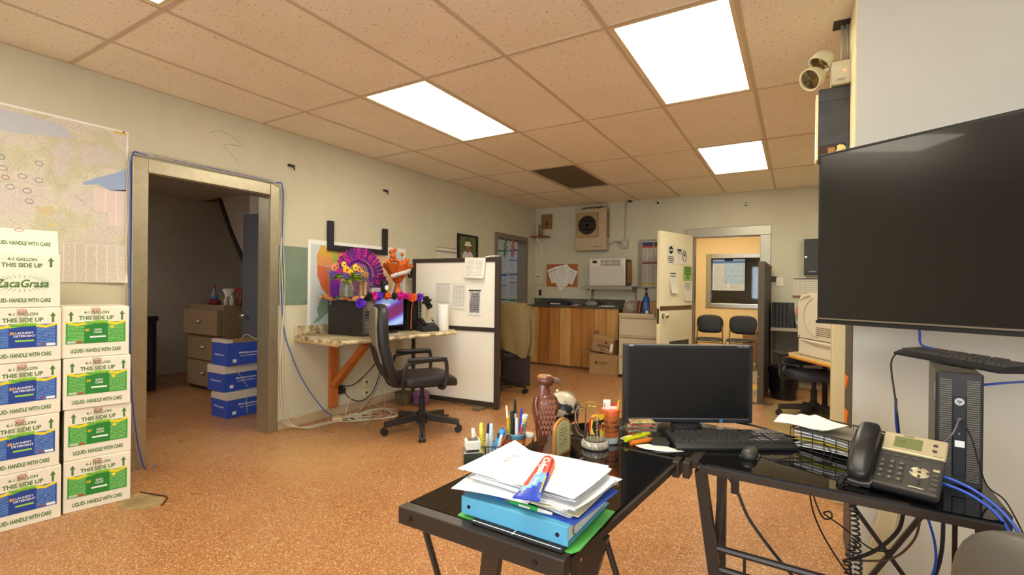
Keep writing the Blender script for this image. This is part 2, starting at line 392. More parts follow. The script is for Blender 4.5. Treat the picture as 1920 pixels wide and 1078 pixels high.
# ---------------------------------------------------------------- side room seen through the left doorway
wall('wall_side_room', [(-7.75, -.2, 0, -7.6, 4.5, 2.6), (-7.6, -.2, 0, -4, -.05, 2.6), (-7.6, 4.35, 0, -5.1, 4.5, 2.6), (-5.1, 3.0, 0, -4, 3.12, 2.6), (-5.1, 3.12, 0, -5.0, 4.4, 2.6)], DARKROOM)
struct(MB().box(-7.75, -.2, 2.5, -4, 4.5, 2.6).build('ceiling', DARKROOM))
struct(MB().box(-5.3, .3, 2.38, -5.1, 3.0, 2.5).build('trim_7', mat('brown_beam', (96, 66, 40), .7)))
# underside panel of a staircase
struct(MB().prism([(-7.6, 2.5), (-7.15, 2.5), (-6.85, 2.0), (-6.0, .9), (-5.1, .9), (-5.1, 2.5)], 3.78, 3.86).build('wall_stair', wall_mat('stair_panel_paint', (206, 198, 188), .1)))
struct(MB().bar((-7.15, 3.77, 2.5), (-6.85, 3.77, 2.0), .03, .06).bar((-6.85, 3.77, 2.0), (-6.0, 3.77, .9), .03, .06).build('trim_8', mat('dark_stringer', (60, 56, 54), .6)))

o = thing('ceiling_light', 'unseen ceiling panel added to brighten the side room beyond the dark doorway', 'ceiling light', (-5.8, .7, 2.47))  # lamp added out of view to lift the side room
MB().box(-.3, -.3, 0, .3, .3, .02).build('frame', lfm, o); MB().box(-.27, -.27, -.004, .27, .27, -.001).build('diffuser', mat('side_room_fill', (230, 230, 225), .5, emis=(1, .92, .84), est=24), o)
# small office behind the far left doorway
wall('wall_small_office', [(-5.9, 5.2, 0, -5.75, 7.28, 2.6), (-5.75, 5.1, 0, -4, 5.2, 2.6)], WHITEW)
struct(MB().box(-5.9, 5.1, 2.55, -4, 7.28, 2.6).build('ceiling', WHITEW))
o = thing('ceiling_light', 'unseen ceiling panel lighting the small office beyond the far left doorway', 'ceiling light', (-4.7, 6.2, 2.53))  # panel out of view, put in to light the office
MB().box(-.3, -.3, 0, .3, .3, .02).build('frame', lfm, o); MB().box(-.27, -.27, -.004, .27, .27, -.001).build('diffuser', mat('lit_diffuser_cool', (255, 255, 255), .5, emis=(.85, .92, 1), est=5), o)

# waiting room behind the back doorway
wall('wall_waiting_room', [(-3.2, 9.9, 0, -1.46, 10.02, 2.7), (-1.46, 9.9, 0, .3, 10.02, .955), (-1.46, 9.9, 1.905, .3, 10.02, 2.7), (.3, 9.9, 0, 1.2, 10.02, 2.7), (-3.3, 7.41, 0, -3.2, 9.9, 2.7), (1.2, 7.41, 0, 1.3, 9.9, 2.7)], PEACH)
struct(MB().box(-3.2, 7.41, 2.6, 1.2, 9.9, 2.7).build('ceiling', mat('waiting_ceiling', (230, 220, 195), .8)))
o = thing('ceiling_light', 'unseen ceiling panel lighting the peach waiting room', 'ceiling light', (-1.1, 8.5, 2.58))  # hidden panel put in to give the waiting room its light
MB().box(-.6, -.3, 0, .6, .3, .02).build('frame', lfm, o); MB().box(-.57, -.27, -.004, .57, .27, -.001).build('diffuser', mat('lit_diffuser_warm', (255, 250, 240), .5, emis=(1, .86, .62), est=24), o)
ss = mat('stainless_steel', (186, 180, 168), .25, 1.)
b = MB(); b.box(-1.5, 9.875, .92, -1.41, 10.03, 1.945, .004).box(.26, 9.875, .92, .35, 10.03, 1.945, .004).box(-1.41, 9.875, .92, .26, 10.03, 1.0, .004).box(-1.41, 9.875, 1.86, .26, 10.03, 1.945, .004)
win = struct(b.build('window_2', ss)); MB().box(-1.41, 9.95, 1.0, .26, 9.956, 1.86).build('pane', mat('window_pane', (235, 240, 240), .03, trans=1.), win)
wall('wall_beyond_window', [(-1.8, 11.6, 0, .6, 11.7, 2.6), (-1.9, 10.02, 0, -1.8, 11.7, 2.6), (.6, 10.02, 0, .7, 11.7, 2.6), (-1.8, 10.02, 2.5, .6, 11.6, 2.6)], mat('beyond_paint', (150, 122, 96), .7))

# hairline crack in the paint, worn floor patch by the cartons
b = MB(); b.tube([(XL+.001, 1.95, 2.42), (XL+.001, 2.02, 2.455), (XL+.001, 2.12, 2.44), (XL+.001, 2.22, 2.385)], .0013, 4, sm=3).tube([(XL+.001, 2.2, 2.38), (XL+.001, 2.1, 2.37), (XL+.001, 2.06, 2.35), (XL+.001, 2.14, 2.28), (XL+.001, 2.18, 2.22)], .0012, 4, sm=3); struct(b.build('trim_10', mat('crack_grey', (130, 122, 100), .8)))
pts = [(-3.42, 1.27), (-3.3, 1.19), (-3.2, 1.2), (-3.12, 1.27), (-3.13, 1.35), (-3.2, 1.39), (-3.3, 1.36), (-3.4, 1.34)]
o = struct(MB().prism(pts, 0, .003, 'z').build('trim_11', mat('bare_screed', (160, 136, 92), .8, var=.28, vs=9))); MB().tube([(-3.41, 1.35, .002), (-3.3, 1.375, .003), (-3.2, 1.4, .003), (-3.13, 1.36, .003), (-3.1, 1.33, .002)], .004, 5, sm=4).build('floor_crack', mat('crack_dark', (60, 44, 28), .9), o)
# ---------------------------------------------------------------- cartons of cleaner by the left wall
carton_w = mat('white_carton', (236, 230, 210), .7, var=.03, vs=10)
lblG = mat_print('green_label_print', (64, 156, 58), (150, 205, 130), rows=15, fill=.45, margin=.03, wordscale=60)
lblB = mat_print('blue_label_print', (44, 86, 166), (120, 160, 215), rows=15, fill=.45, margin=.03, wordscale=60)
plainG = mat('label_green', (40, 132, 52), .5); plainB = mat('label_blue', (36, 66, 150), .5); yel = mat('label_yellow', (240, 214, 40), .5)
lime = mat('label_lime', (150, 205, 70), .5); redink = mat('red_stamp_ink', (170, 50, 50), .7); ctape = mat('clear_tape', (228, 222, 196), .3, alpha=.14)
cin = mat('carton_green_ink', (84, 122, 66), .7); wink = mat('white_ink', (245, 245, 240), .6)
def arrow(b, x, z, w, h, y0=-.0006, y1=.0):
    b.prism([(x-w*.2, z), (x+w*.2, z), (x+w*.2, z+h*.6), (x+w*.5, z+h*.6), (x, z+h), (x-w*.5, z+h*.6), (x-w*.2, z+h*.6)], y0, y1, 'y')
def carton(kind):
    W, H, Dp = .29, .281, .38
    o = thing('carton', 'x', 'box')
    b = MB(); b.box(-W/2, 0, 0, W/2, Dp, H, .004); b.build('body', carton_w, o)
    b = MB(); b.box(-W/2+.006, .004, H, W/2-.006, Dp/2-.002, H+.0015).box(-W/2+.006, Dp/2+.002, H, W/2-.006, Dp-.004, H+.0015); b.build('top_flap', carton_w, o)
    if kind in 'GB':
        pl, ln = (plainG, lblG) if kind == 'G' else (plainB, lblB)
        lab = MB().box(-.128, -.001, .077, .128, 0, .196).build('label', ln, o, label='%s printed label' % ('green' if kind == 'G' else 'blue'))
        MB().prism([(-.052, .077), (.05, .077), (.05, .2), (-.052, .2)], -.0014, -.001, 'y').build('label_center', pl, lab)
        for sx in (-1, 1):
            MB().prism([(sx*.128, .19), (sx*.085, .176), (sx*.05, .182), (sx*.05, .196), (sx*.085, .19), (sx*.128, .2)], -.0018, -.001, 'y').build('yellow_wave', yel, lab)
        MB().prism([(-.05, .178), (.0, .187), (.052, .186), (.05, .204), (0, .206), (-.05, .196)], -.0022, -.001, 'y').build('brand_banner', lime, lab)
        lettering('lettering', 'ZacaGrasa', plainG, lab, (0, -.0024, .1915), h=.012, w=.088, bold=.01, shear=.2)
        for k, s in enumerate(('DISH', 'LIQUID') if kind == 'G' else ('LAUNDRY', 'DETERGENT')):
            lettering('lettering', s, wink, lab, (.006, -.0016, .153-.016*k), h=.0105 if s != 'LIQUID' else .013, w=.034 if s == 'LIQUID' else None, bold=.012)
        lettering('lettering', '20', mat('label_orange', (245, 190, 40), .5), lab, (-.04, -.0018, .152), h=.014, bold=.03)
        MB().box(-.028, -.0017, .108, .04, -.0012, .117).build('white_strip', wink if kind == 'G' else lime, lab)
        if kind == 'G':
            MB().box(-.122, -.0014, .081, -.088, -.001, .093).build('barcode', mat('barcode_grey', (190, 200, 180), .6), lab)
            MB().box(-.082, -.0014, .081, -.062, -.001, .093).build('flag_print', mat('flag_red', (190, 70, 70), .6), lab)
            MB().ball((.068, -.0014, .167), (.009, .0006, .008), 10, 6).build('sunflower_print', yel, lab)
        else:
            MB().box(.088, -.0014, .081, .122, -.001, .093).build('barcode', wink, lab)
            MB().prism([(.064, .09), (.072, .098), (.08, .09), (.072, .082)], -.0016, -.001, 'y').build('hazard_diamond', redink, lab)
        lettering('lettering', 'LIQUID- HANDLE WITH CARE', cin, o, (.0, -.0005, .036), h=.026, w=.215, bold=.035)
        lettering('lettering', '4-1 GALLON', cin, o, (.0, -.0005, .25), h=.016, w=.108, bold=.03)
        lettering('lettering', 'THIS SIDE UP', cin, o, (0, -.0005, .2195), h=.0225, w=.15, bold=.035)
        for x in (-.107, .112):
            b = MB(); arrow(b, x, .203, .024, .055); b.build('arrow_mark', cin, o)
        MB().box(-.026, -.0012, .205, .016, -.0007, H+.001).build('packing_tape', ctape, o)
        b = MB(); b.tube([(-.004+.016*math.cos(a*PI/8), -.0014, .262+.011*math.sin(a*PI/8)) for a in range(16)], .0012, 5, closed=True); b.box(-.018, -.0018, .26, .01, -.0008, .263); b.build('red_stamp', redink, o)
    else:
        lettering('lettering', '4-1 GALLON', cin, o, (.0, -.0005, .25), h=.016, w=.108, bold=.03)
        lettering('lettering', 'THIS SIDE UP', cin, o, (0, -.0005, .2195), h=.0225, w=.15, bold=.035)
        lettering('lettering', 'LIQUID- HANDLE WITH CARE', cin, o, (.0, -.0005, .036), h=.026, w=.215, bold=.035)
        b = MB(); arrow(b, .107, .212, .026, .052); b.build('arrow_mark', cin, o)
        b = MB()
        for k in range(30):
            a = 2*PI*k/30; c, s = math.cos(a), math.sin(a)
            b.prism([(c*.075-s*.0015, .125+s*.03+c*.0015), (c*.122, .125+s*.052), (c*.075+s*.0015, .125+s*.03-c*.0015)], -.0006, 0, 'y')
        b.build('starburst', cin, o)
        lettering('lettering', 'ZacaGrasa', cin, o, (0, -.0009, .125), h=.042, w=.2, bold=.025, shear=.25)
        # open lid flap leaning back, with lettering
        fl = MB().box(-W/2+.008, -.001, 0, W/2-.008, .003, .135, .001).build('open_flap', carton_w, o); fl.location = (0, .01, H-.002); fl.rotation_euler = (-.28, 0, 0)
        lettering('lettering', 'LIQUID- HANDLE WITH CARE', cin, fl, (0, -.0015, .055), h=.026, w=.215, bold=.035)
        b = MB(); b.tube([(-.01+.016*math.cos(a*PI/8), -.002, .128+.008*math.sin(a*PI/8)) for a in range(16)], .0012, 5, closed=True); b.build('red_stamp', redink, fl)
    return o
g0, b0, w0 = carton('G'), carton('B'), carton('W')
pos = ('bottom', 'second from the bottom', 'third from the bottom', 'top')
for k in range(4):
    lab = 'green-labelled white carton, %s of the stack by the dark doorway' % pos[k]
    a = math.radians(75+(0, 1.5, -1, 2)[k]); l = (-3.398+(.004, -.004, .006, 0)[k], 1.139+(0, .004, -.006, -.012)[k], .284*k)
    if k: copy_tree(g0, l, a, lab)
    else: g0.location = l; g0.rotation_euler.z = a; g0['label'] = lab
    lab = 'blue-labelled white carton, %s of the blue ones in the left stack' % ('lowest', 'second from the floor', 'third from the floor', 'topmost')[k]
    a = math.radians(81+(0, -1, 1.5, 0)[k]); l = (-3.436+(.003, -.003, 0, .004)[k], .838+(.004, -.004, 0, -.002)[k], .284*k)
    if k: copy_tree(b0, l, a, lab)
    else: b0.location = l; b0.rotation_euler.z = a; b0['label'] = lab
w0.location = (-3.436, .832, .284*4); w0.rotation_euler.z = math.radians(81); w0['label'] = 'white carton with green starburst logo and open flap on top of the left-hand stack'
for o in (g0, b0, w0): o['group'] = 'cartons of cleaner stacked by the left wall'
for o in COL.objects:
    if o.name.startswith('carton') and o.parent is None: o['group'] = 'cartons of cleaner stacked by the left wall'

# ---------------------------------------------------------------- road map on the left wall
mm = mat('road_map_print', (226, 218, 205), .7); t = NT(mm); tc = t.n('TexCoord')
sx = t.n('SeparateXYZ'); t.l(tc.outputs['Generated'], sx.inputs[0])
n1 = t.noise(tc.outputs['Object'], 3.2, 4); n2 = t.noise(tc.outputs['Object'], 7.5, 5)
base = t.ramp(n1, [(.42, lin((220, 210, 200))), (.5, lin((220, 214, 194))), (.56, lin((206, 204, 168))), (.62, lin((214, 206, 196)))])
vd = t.n('TexVoronoi', feature='DISTANCE_TO_EDGE'); vd.inputs['Scale'].default_value = 16; t.l(tc.outputs['Object'], vd.inputs['Vector'])
rd = t.math('MULTIPLY', t.math('LESS_THAN', vd.outputs['Distance'], .018), .5)
c = t.mix(rd, base, lin((196, 180, 170)))
vd2 = t.n('TexVoronoi', feature='DISTANCE_TO_EDGE'); vd2.inputs['Scale'].default_value = 70; t.l(tc.outputs['Object'], vd2.inputs['Vector'])
c = t.mix(t.math('MULTIPLY', t.math('LESS_THAN', vd2.outputs['Distance'], .05), .28), c, lin((150, 140, 140)))
c = t.mix(t.math('MULTIPLY', t.math('GREATER_THAN', n2, .66), .8), c, lin((232, 200, 120)))
t.l(c, t.b.inputs['Base Color'])
o = thing('road_map', 'large faded road map pinned to the left wall above the cartons', 'map', (XL+.002, .9, 1.27), PI/2)
MB().box(-.75, -.003, .245, .537, 0, 1.005).build('map_sheet', mm, o)
MB().sheet(lambda u, v: (-.75+1.285*u-.02*(v < .3)*u*0, -.004-.02*(1-v)*max(0, u-.8)*5*(1-v), .245*v), 16, 4, (0, .002, 0)).build('index_sheet', mat_print('map_index_print', (232, 226, 212), (196, 188, 178), rows=60, cols=24, fill=.6, margin=.01, wordscale=90), o)
b = MB(); b.box(-.75, -.0045, .995, .537, -.003, 1.008).box(.528, -.0045, .245, .537, -.003, .995); b.build('white_border', paper, o)
b = MB(); b.prism([(.537, .77), (.47, .72), (.37, .67), (.3, .625), (.31, .615), (.38, .63), (.44, .6), (.535, .612)], -.0045, -.003, 'y'); b.build('lake_area', mat('map_blue', (158, 178, 214), .7), o)
b = MB(); b.prism([(-.08, .97), (.02, .97), (.2, .96), (.26, .89), (.12, .87), (.0, .85), (-.09, .86)], -.004, -.003, 'y'); b.build('lake_area', mat('map_grey_blue', (196, 200, 206), .7), o)
b = MB(); b.prism([(.43, .38), (.53, .38), (.53, .62), (.43, .6)], -.0045, -.003, 'y').prism([(.36, .46), (.43, .46), (.43, .6), (.36, .6)], -.0045, -.003, 'y'); b.build('chart_inset', mat_print('map_chart', (232, 222, 214), (214, 170, 170), rows=34, cols=3, fill=.4, margin=.02, wordscale=40), o)
b = MB(); b.box(.46, -.005, .985, .53, -.003, .997); b.build('yellow_strip', mat('map_yellow', (226, 190, 50), .6), o)
b = MB(); b.prism([(.09, .44), (.16, .46), (.17, .41), (.11, .4)], -.0045, -.003, 'y'); b.build('city_area', mat('map_city_tan', (214, 194, 152), .7), o)
rings = [(-.17, .72, 0), (-.06, .7, 2), (-.1, .75, 0), (-.16, .64, 0), (-.05, .64, 1), (-.2, .56, 0), (-.04, .59, 0), (.1, .7, 1), (.1, .6, 1), (-.09, .53, 0), (-.13, .51, 0), (-.02, .54, 1), (.05, .53, 1), (-.22, .49, 0), (-.16, .46, 0), (.03, .61, 1), (.06, .47, 1)]
rc = [mat('red_marker', (200, 120, 105), .7), mat('violet_marker', (150, 135, 160), .7), mat('teal_marker', (70, 130, 150), .7)]
for x, z, k in rings:
    r = .014 if k else .012
    MB().tube([(x+r*1.25*math.cos(a*PI/7), -.004, z+r*math.sin(a*PI/7)) for a in range(14)], .0016, 4, closed=True).build('marker_ring', rc[k], o)
for p in ((-.3, .98, 0), (.51, 1.0, 0)): MB().ball((p[0], -.007, p[1]), .006, 8, 6).build('push_pin', redink, o)

# ---------------------------------------------------------------- cables round the doorway
def cable(name, pts, r, m, label, group=None, sm=6, n=6, cat='cable'):
    return tag(MB().tube(pts, r, n, sm=sm).build(name, m, None, SM), label, cat, group)
fx = XL+.026
cable('network_cable', [(XL+.05, 1.6, .01), (XL+.06, 1.52, .03), (XL+.04, 1.46, .5), (fx, 1.448, 1.2), (fx, 1.445, 1.9), (fx+.01, 1.45, 2.13), (fx, 1.55, 2.145), (fx, 2.0, 2.15), (fx, 2.45, 2.14), (fx, 2.545, 2.1), (XL+.012, 2.555, 1.6), (XL+.012, 2.57, .95), (XL+.02, 2.66, .62), (XL+.05, 2.78, .35), (XL+.09, 2.93, .12), (XL+.13, 3.0, .045)], .0042, blue_cable, 'blue network cable running round the dark doorway and down to the floor')
gl = 'white cables round the dark doorway'
for k, (dy, dx) in enumerate(((.006, 0), (-.004, .002), (-.014, .004))):
    w = [(XL+.012+dx, 1.44+dy+.005*math.sin(q*1.9+k*2), .02+q*.3) for q in range(7)]
    cable('white_cable', w+[(XL+.012, 1.445+dy, 1.95), (XL+.012, 1.447+dy, 2.1), (fx, 1.5, 2.142+.01*k), (fx, 2.0, 2.142+.012*k), (fx, 2.42, 2.14+.01*k), (fx, 2.52-.02*k, 2.11)], .004, grey_cable, ('inner', 'middle', 'outer')[k]+' white cable up the left jamb and over the head of the dark doorway', gl)
for k in range(3):
    w = [(XL+.01+.003*k, 2.545+.014*k+.01*math.sin(q*1.7+k), 2.1-q*.26) for q in range(8)]
    cable('white_cable', w+[(XL+.05, 2.58+.02*k, .06), (XL+.12+.03*k, 2.7, .012), (XL+.16+.03*k, 2.86, .012), (XL+.2+.02*k, 3.0, .012)], .004, grey_cable, ('inner', 'middle', 'outer')[k]+' white cable hanging down the right jamb of the dark doorway', 'white cables on the right jamb')
# tangled white cables and their adapter on the floor
random.seed(11)
o = thing('power_adapter', 'small beige adapter box lying in the cable tangle under the countertop', 'adapter', (XL+.19, 3.03, 0), .4)
MB().box(-.05, -.035, 0, .05, .035, .04, .004).build('body', mat('beige_plastic', (212, 196, 150), .5), o); MB().box(-.052, -.015, .012, -.05, .015, .03).build('socket', black, o)
for k in range(5):
    cx, cy = XL+.24+.03*k, 3.1+.07*k
    pts = [(XL+.2, 3.02, .03)]+[(cx+(.1+.02*k)*math.cos(q*1.1+k)+.02*random.random(), cy+(.13+.02*k)*math.sin(q*1.1+k), .008+.006*(q % 3)) for q in range(9)]+[(XL+.03, 3.3+.08*k, .3 if k == 1 else .01)]
    cable('white_cable', pts, .0042, grey_cable, 'white cable coil in the floor tangle, %s from the dark doorway' % ('nearest', 'second', 'third', 'fourth', 'farthest')[k], 'tangled white cables')
cable('black_cable', [(XL+.02, 3.2, .28), (XL+.05, 3.3, .27), (XL+.08, 3.42, .34), (XL+.1, 3.58, .48), (XL+.12, 3.68, .66), (XL+.13, 3.7, .76)], .0055, black_cable, 'black power cable rising from the wall socket to the countertop')
cable('black_cable', [(XL+.02, 3.2, .24), (XL+.06, 3.28, .14), (XL+.08, 3.4, .1), (XL+.1, 3.52, .16), (XL+.12, 3.6, .34), (XL+.12, 3.68, .58), (XL+.13, 3.72, .76)], .0055, black_cable, 'black power cable sagging below the wall sockets')
cable('grey_cable', [(XL+.14, 3.74, .76), (XL+.13, 3.68, .5), (XL+.11, 3.6, .25), (XL+.15, 3.45, .1), (XL+.2, 3.25, .015)], .0035, mat('grey_cable', (110, 108, 120), .5), 'thin grey cable dropping behind the countertop to the floor')
cable('grey_cable', [(XL+.16, 3.8, .76), (XL+.12, 3.75, .4), (XL+.1, 3.7, .12), (XL+.3, 3.5, .012), (XL+.4, 3.4, .01), (XL+.5, 3.05, .01)], .003, grey_cable, 'pale loose cable running out across the floor towards the office chair')
cable('black_cable', [(XL+.38, 3.6, .01), (XL+.6, 3.55, .01), (XL+.8, 3.62, .01), (XL+.95, 3.72, .01)], .006, black_cable, 'short black cable lying on the floor behind the chair base')
# sockets, plug
pb = mat('ivory_plastic', (222, 208, 164), .45)
for z, lab in ((.225, 'upper ivory wall socket under the countertop'), (.115, 'lower ivory wall socket under the countertop')):
    o = thing('wall_socket', lab, 'socket', (XL, 3.51, z), PI/2, 'ivory wall sockets under the countertop')
    MB().box(-.036, -.03, 0, .036, 0, .085, .004).build('box', pb, o); MB().cyl((0, -.032, .042), (0, -.03, .042), .013, n=14).build('outlet', black, o)
o = thing('plug_block', 'black plug block in the wall behind the wooden bracket', 'plug', (XL, 3.2, .2), PI/2)
MB().box(-.045, -.03, 0, .045, 0, .06, .005).build('body', black, o); MB().cyl((-.02, -.045, .075), (-.02, 0, .075), .02, n=12).build('plug', black, o)
# wall oddments
for y, z, lab in ((2.636, 2.32, 'black metal hook stub on the wall right of the doorway head'), (3.768, 2.3, 'small dark bracket stub high on the wall above the black frame')):
    o = thing('wall_bracket', lab, 'bracket', (XL, y, z), PI/2)
    MB().box(-.03, -.02, -.008, .03, 0, .012, .002).build('plate', black, o); MB().bar((.02, -.02, 0), (.022, -.022, -.035), .008).build('hook', black, o)
# ---------------------------------------------------------------- things in the dim side room
fc = mat('putty_file_cabinet', (150, 128, 100), .45); fc2 = mat('putty_drawer', (156, 134, 106), .42)
o = thing('file_cabinet', 'putty coloured three drawer file cabinet in the dim side room', 'cabinet', (-6.06, 3.03, 0))
MB().box(-.38, .02, .03, .38, .56, 1.02, .006).build('body', fc, o); MB().box(-.37, .03, 0, .37, .55, .03).build('plinth', black, o)
for k in range(3):
    z = .05+.31*k; sl = (.0, .0, .05)[k]
    d = MB().box(-.375, -.005-sl, z, .375, .019-sl if not sl else .016, z+.295, .006).build('drawer', fc2, o)
    MB().box(-.05, -.02-sl, z+.14, .05, -.006-sl, z+.175, .004).build('handle', chrome, d)
    MB().box(-.034, -.0205-sl, z+.148, .034, -.02-sl, z+.168).build('label_card', paper, d)
o = thing('bottle', 'blue-labelled spray bottle with red cap on the file cabinet', 'bottle', (-6.17, 3.2, 1.02))
MB().lathe([(.04, 0), (.042, .01), (.042, .11), (.02, .15), (.014, .2)], 16).build('body', mat('clear_grey_plastic', (120, 130, 140), .3), o, SM); MB().lathe([(.0425, .02), (.0425, .1)], 16).build('label', mat('pale_blue_label', (80, 120, 180), .5), o); MB().lathe([(.015, .2), (.015, .23), (.01, .235)], 12).build('cap', redink, o)
o = thing('red_cloth', 'crumpled dark red cloth on the file cabinet', 'cloth', (-6.02, 3.12, 1.02))
MB().ball((0, 0, .03), (.1, .06, .035), 14, 8, f=lambda v: v+Vector((0, 0, .015*math.sin(v.x*90)*math.sin(v.y*70)))).build('fold', mat('dark_red_cloth', (120, 40, 50), .9), o, SM)
o = thing('tissue_bunch', 'bunch of white plastic forks in a cup on the file cabinet', 'cup', (-5.86, 3.2, 1.02))
MB().lathe([(.03, 0), (.04, .1), (.038, .1), (.028, .004)], 14).build('cup', mat('grey_cup', (170, 165, 160), .4), o, SM)
for k in range(9):
    a = k*.7; MB().tube([(0, 0, .01), (.03*math.cos(a), .03*math.sin(a), .13), (.05*math.cos(a), .05*math.sin(a), .19)], .006, 6, r1=.016).build('fork', paper, o)
for k, (x, y, h, lab) in enumerate(((-5.98, 3.28, .12, 'small dark jar beside the forks on the file cabinet'), (-5.76, 3.12, .1, 'first small glass salt shaker on the file cabinet'), (-5.71, 3.16, .11, 'second small glass salt shaker on the file cabinet'))):
    o = thing('jar', lab, 'jar', (x, y, 1.02)); MB().lathe([(.024, 0), (.026, .01), (.026, h*.75), (.018, h*.85)], 14).build('body', mat('dark_jar', (70, 64, 50), .2) if k == 0 else mat('salt_glass', (190, 190, 180), .15), o, SM); MB().lathe([(.02, h*.85), (.02, h), (.012, h+.004)], 12).build('lid', chrome, o, SM)
o = thing('jar', 'large jar with dark red lid on the right of the file cabinet', 'jar', (-5.6, 3.2, 1.02))
MB().lathe([(.06, 0), (.064, .01), (.064, .12), (.055, .14)], 18).build('body', mat('brown_jar', (96, 50, 30), .25), o, SM); MB().lathe([(.06, .14), (.062, .15), (.062, .2), (.055, .205)], 18).build('lid', mat('dark_red_lid', (130, 40, 30), .4), o, SM)
pbx = mat('copy_paper_blue', (52, 84, 190), .55); pwx = mat('copy_paper_white', (214, 206, 196), .6)
for k, (dx, dy, rz, op, lab) in enumerate(((.0, 0, -.02, 0, 'blue and white copy paper carton, bottom of the stack in the side room'), (-.03, -.015, .03, 0, 'blue and white copy paper carton, middle of the stack in the side room'), (.0, .0, -.02, 1, 'open blue carton on top of the copy paper stack in the side room'))):
    o = thing('paper_carton', lab, 'box', (-4.72+dx, 2.5+dy, .247*k), rz, 'copy paper cartons in the side room')
    MB().box(-.14, 0, 0, .14, .38, .17 if not op else .215, .003).build('base', pbx, o)
    if not op: MB().box(-.143, -.003, .17, .143, .383, .246, .003).build('lid', pwx, o)
    else:
        MB().box(-.143, -.003, .215, .143, .05, .246, .003).build('lid', pwx, o)
        MB().box(-.137, .003, .2151, .137, .377, .225).build('inner_flap', cardboard, o); MB().tube([(0, .2, .22), (.05, .22, .28), (.1, .26, .25), (.12, .3, .22)], .004, 6, sm=4).build('cord', grey_cable, o)
    T = (PI/2, 0, PI/2)
    lettering('lettering', 'Multipurpose', wink, o, (.1405, .21, .115), h=.026, w=.2, rot=T, bold=.01); MB().box(.14, .05, .03, .1412, .085, .06).build('mark', wink, o)
    MB().box(.14, .12, .085, .1408, .3, .09).build('small_print', wink, o); lettering('lettering', 'Multipurpose', wink, o, (0, -.0006, .1), h=.022, w=.17)
    if not op: MB().tube([(.146, .18, .17), (.146, .19, 0.02)] if k == 0 else [(.147, .08, .246), (.147, .22, .02)], .003, 5).build('strap', mat('yellow_strap', (214, 190, 110), .5), o)
gd = mat('grey_door_paint', (92, 96, 106), .4)
o = thing('grey_door', 'dark grey door with round knob ajar inside the side room', 'door', (-4.2, 2.93, .01), .0)
MB().box(-.9, 0, 0, 0, .045, 2.0, .003).build('leaf', gd, o); k = MB().lathe([(.014, 0), (.014, .03), (.03, .045), (.032, .06), (.02, .075)], 16, T=Matrix.Translation((-.8, 0, .93)) @ Matrix.Rotation(PI/2, 4, 'X')).build('knob', chrome, o, SM)
o = thing('dark_cart', 'dark metal bench with clamped tools at the back of the side room', 'bench', (-6.9, 2.2, 0), .5)
dk_ = mat('very_dark_metal', (44, 42, 46), .6)
MB().box(-.6, -.3, .82, .6, .3, .88, .01).build('bench_top', dk_, o)
for sx in (-1, 1):
    for sy in (-1, 1): MB().box(sx*.55-.03, sy*.26-.03, 0, sx*.55+.03, sy*.26+.03, .82).build('leg', dk_, o)
MB().box(-.55, -.28, .2, .55, .28, .24).build('shelf', dk_, o)
MB().box(-.3, -.1, .88, .1, .15, 1.12, .03).build('machine_body', dk_, o); MB().tube([(-.3, 0, 1.1), (-.15, 0, 1.25), (.15, 0, 1.22), (.3, 0, 1.0)], .03, 8, sm=4).build('machine_arm', dk_, o)
for k in range(4): MB().tube([(.1+.1*k, .2, .88), (.1+.1*k, .2, 1.2+.02*k)], .012, 8).build('rod', mat('dull_rod', (120, 118, 120), .4, .6), o)
bpy.context.view_layer.update()
# ---------------------------------------------------------------- left wall: panel, wall map, black frame, calendar, portrait
o = thing('wall_panel', 'flat teal painted panel on the wall left of the map of states', 'panel', (XL, 2.53, 1.09), PI/2)
MB().box(0, -.006, 0, .31, 0, .52).build('board', mat('teal_grey_paint', (122, 142, 122), .6, var=.05), o)
b = MB()
for x in (.05, .14, .23, .26): b.ball((x, -.007, .02), (.006, .002, .006), 6, 4)
b.build('screw_hole', mat('hole_dark', (60, 52, 44), .8), o)
um = mat('sea_print', (205, 216, 214), .6, var=.03, vs=5)
o = thing('states_map', 'coloured wall map of western states pinned above the countertop', 'map', (XL+.004, 2.815, .86), PI/2)
MB().box(0, -.003, 0, 1.27, 0, .83).build('map_sheet', paper, o); MB().box(.03, -.0036, .03, 1.24, -.003, .79).build('sea_area', um, o)
S = {'map_orange': [(.135, .77), (.3, .72), (.3, .58), (.1, .6), (.09, .68)], 'map_yellow': [(.14, .79), (.3, .73), (.27, .66), (.12, .69)],
     'map_coral': [(.1, .6), (.2, .585), (.23, .46), (.33, .34), (.24, .29), (.15, .38), (.1, .5)], 'map_mauve': [(.2, .585), (.36, .57), (.36, .44), (.3, .36), (.23, .46)],
     'map_lime': [(.27, .73), (.32, .74), (.36, .57), (.28, .58)], 'map_salmon': [(.32, .74), (.52, .75), (.52, .6), (.36, .57)], 'map_olive': [(.33, .34), (.36, .44), (.5, .44), (.48, .28), (.35, .26)],
     'map_pink': [(.52, .75), (.8, .76), (.8, .6), (.52, .6)], 'map_green': [(.5, .6), (.8, .6), (.8, .44), (.5, .44)], 'map_peach': [(.8, .76), (1.05, .7), (1.1, .58), (.8, .55)], 'map_lilac': [(.5, .44), (.86, .5), (.9, .3), (.7, .18), (.5, .28)],
     'map_tan': [(.86, .55), (1.12, .56), (1.05, .36), (.9, .3)]}
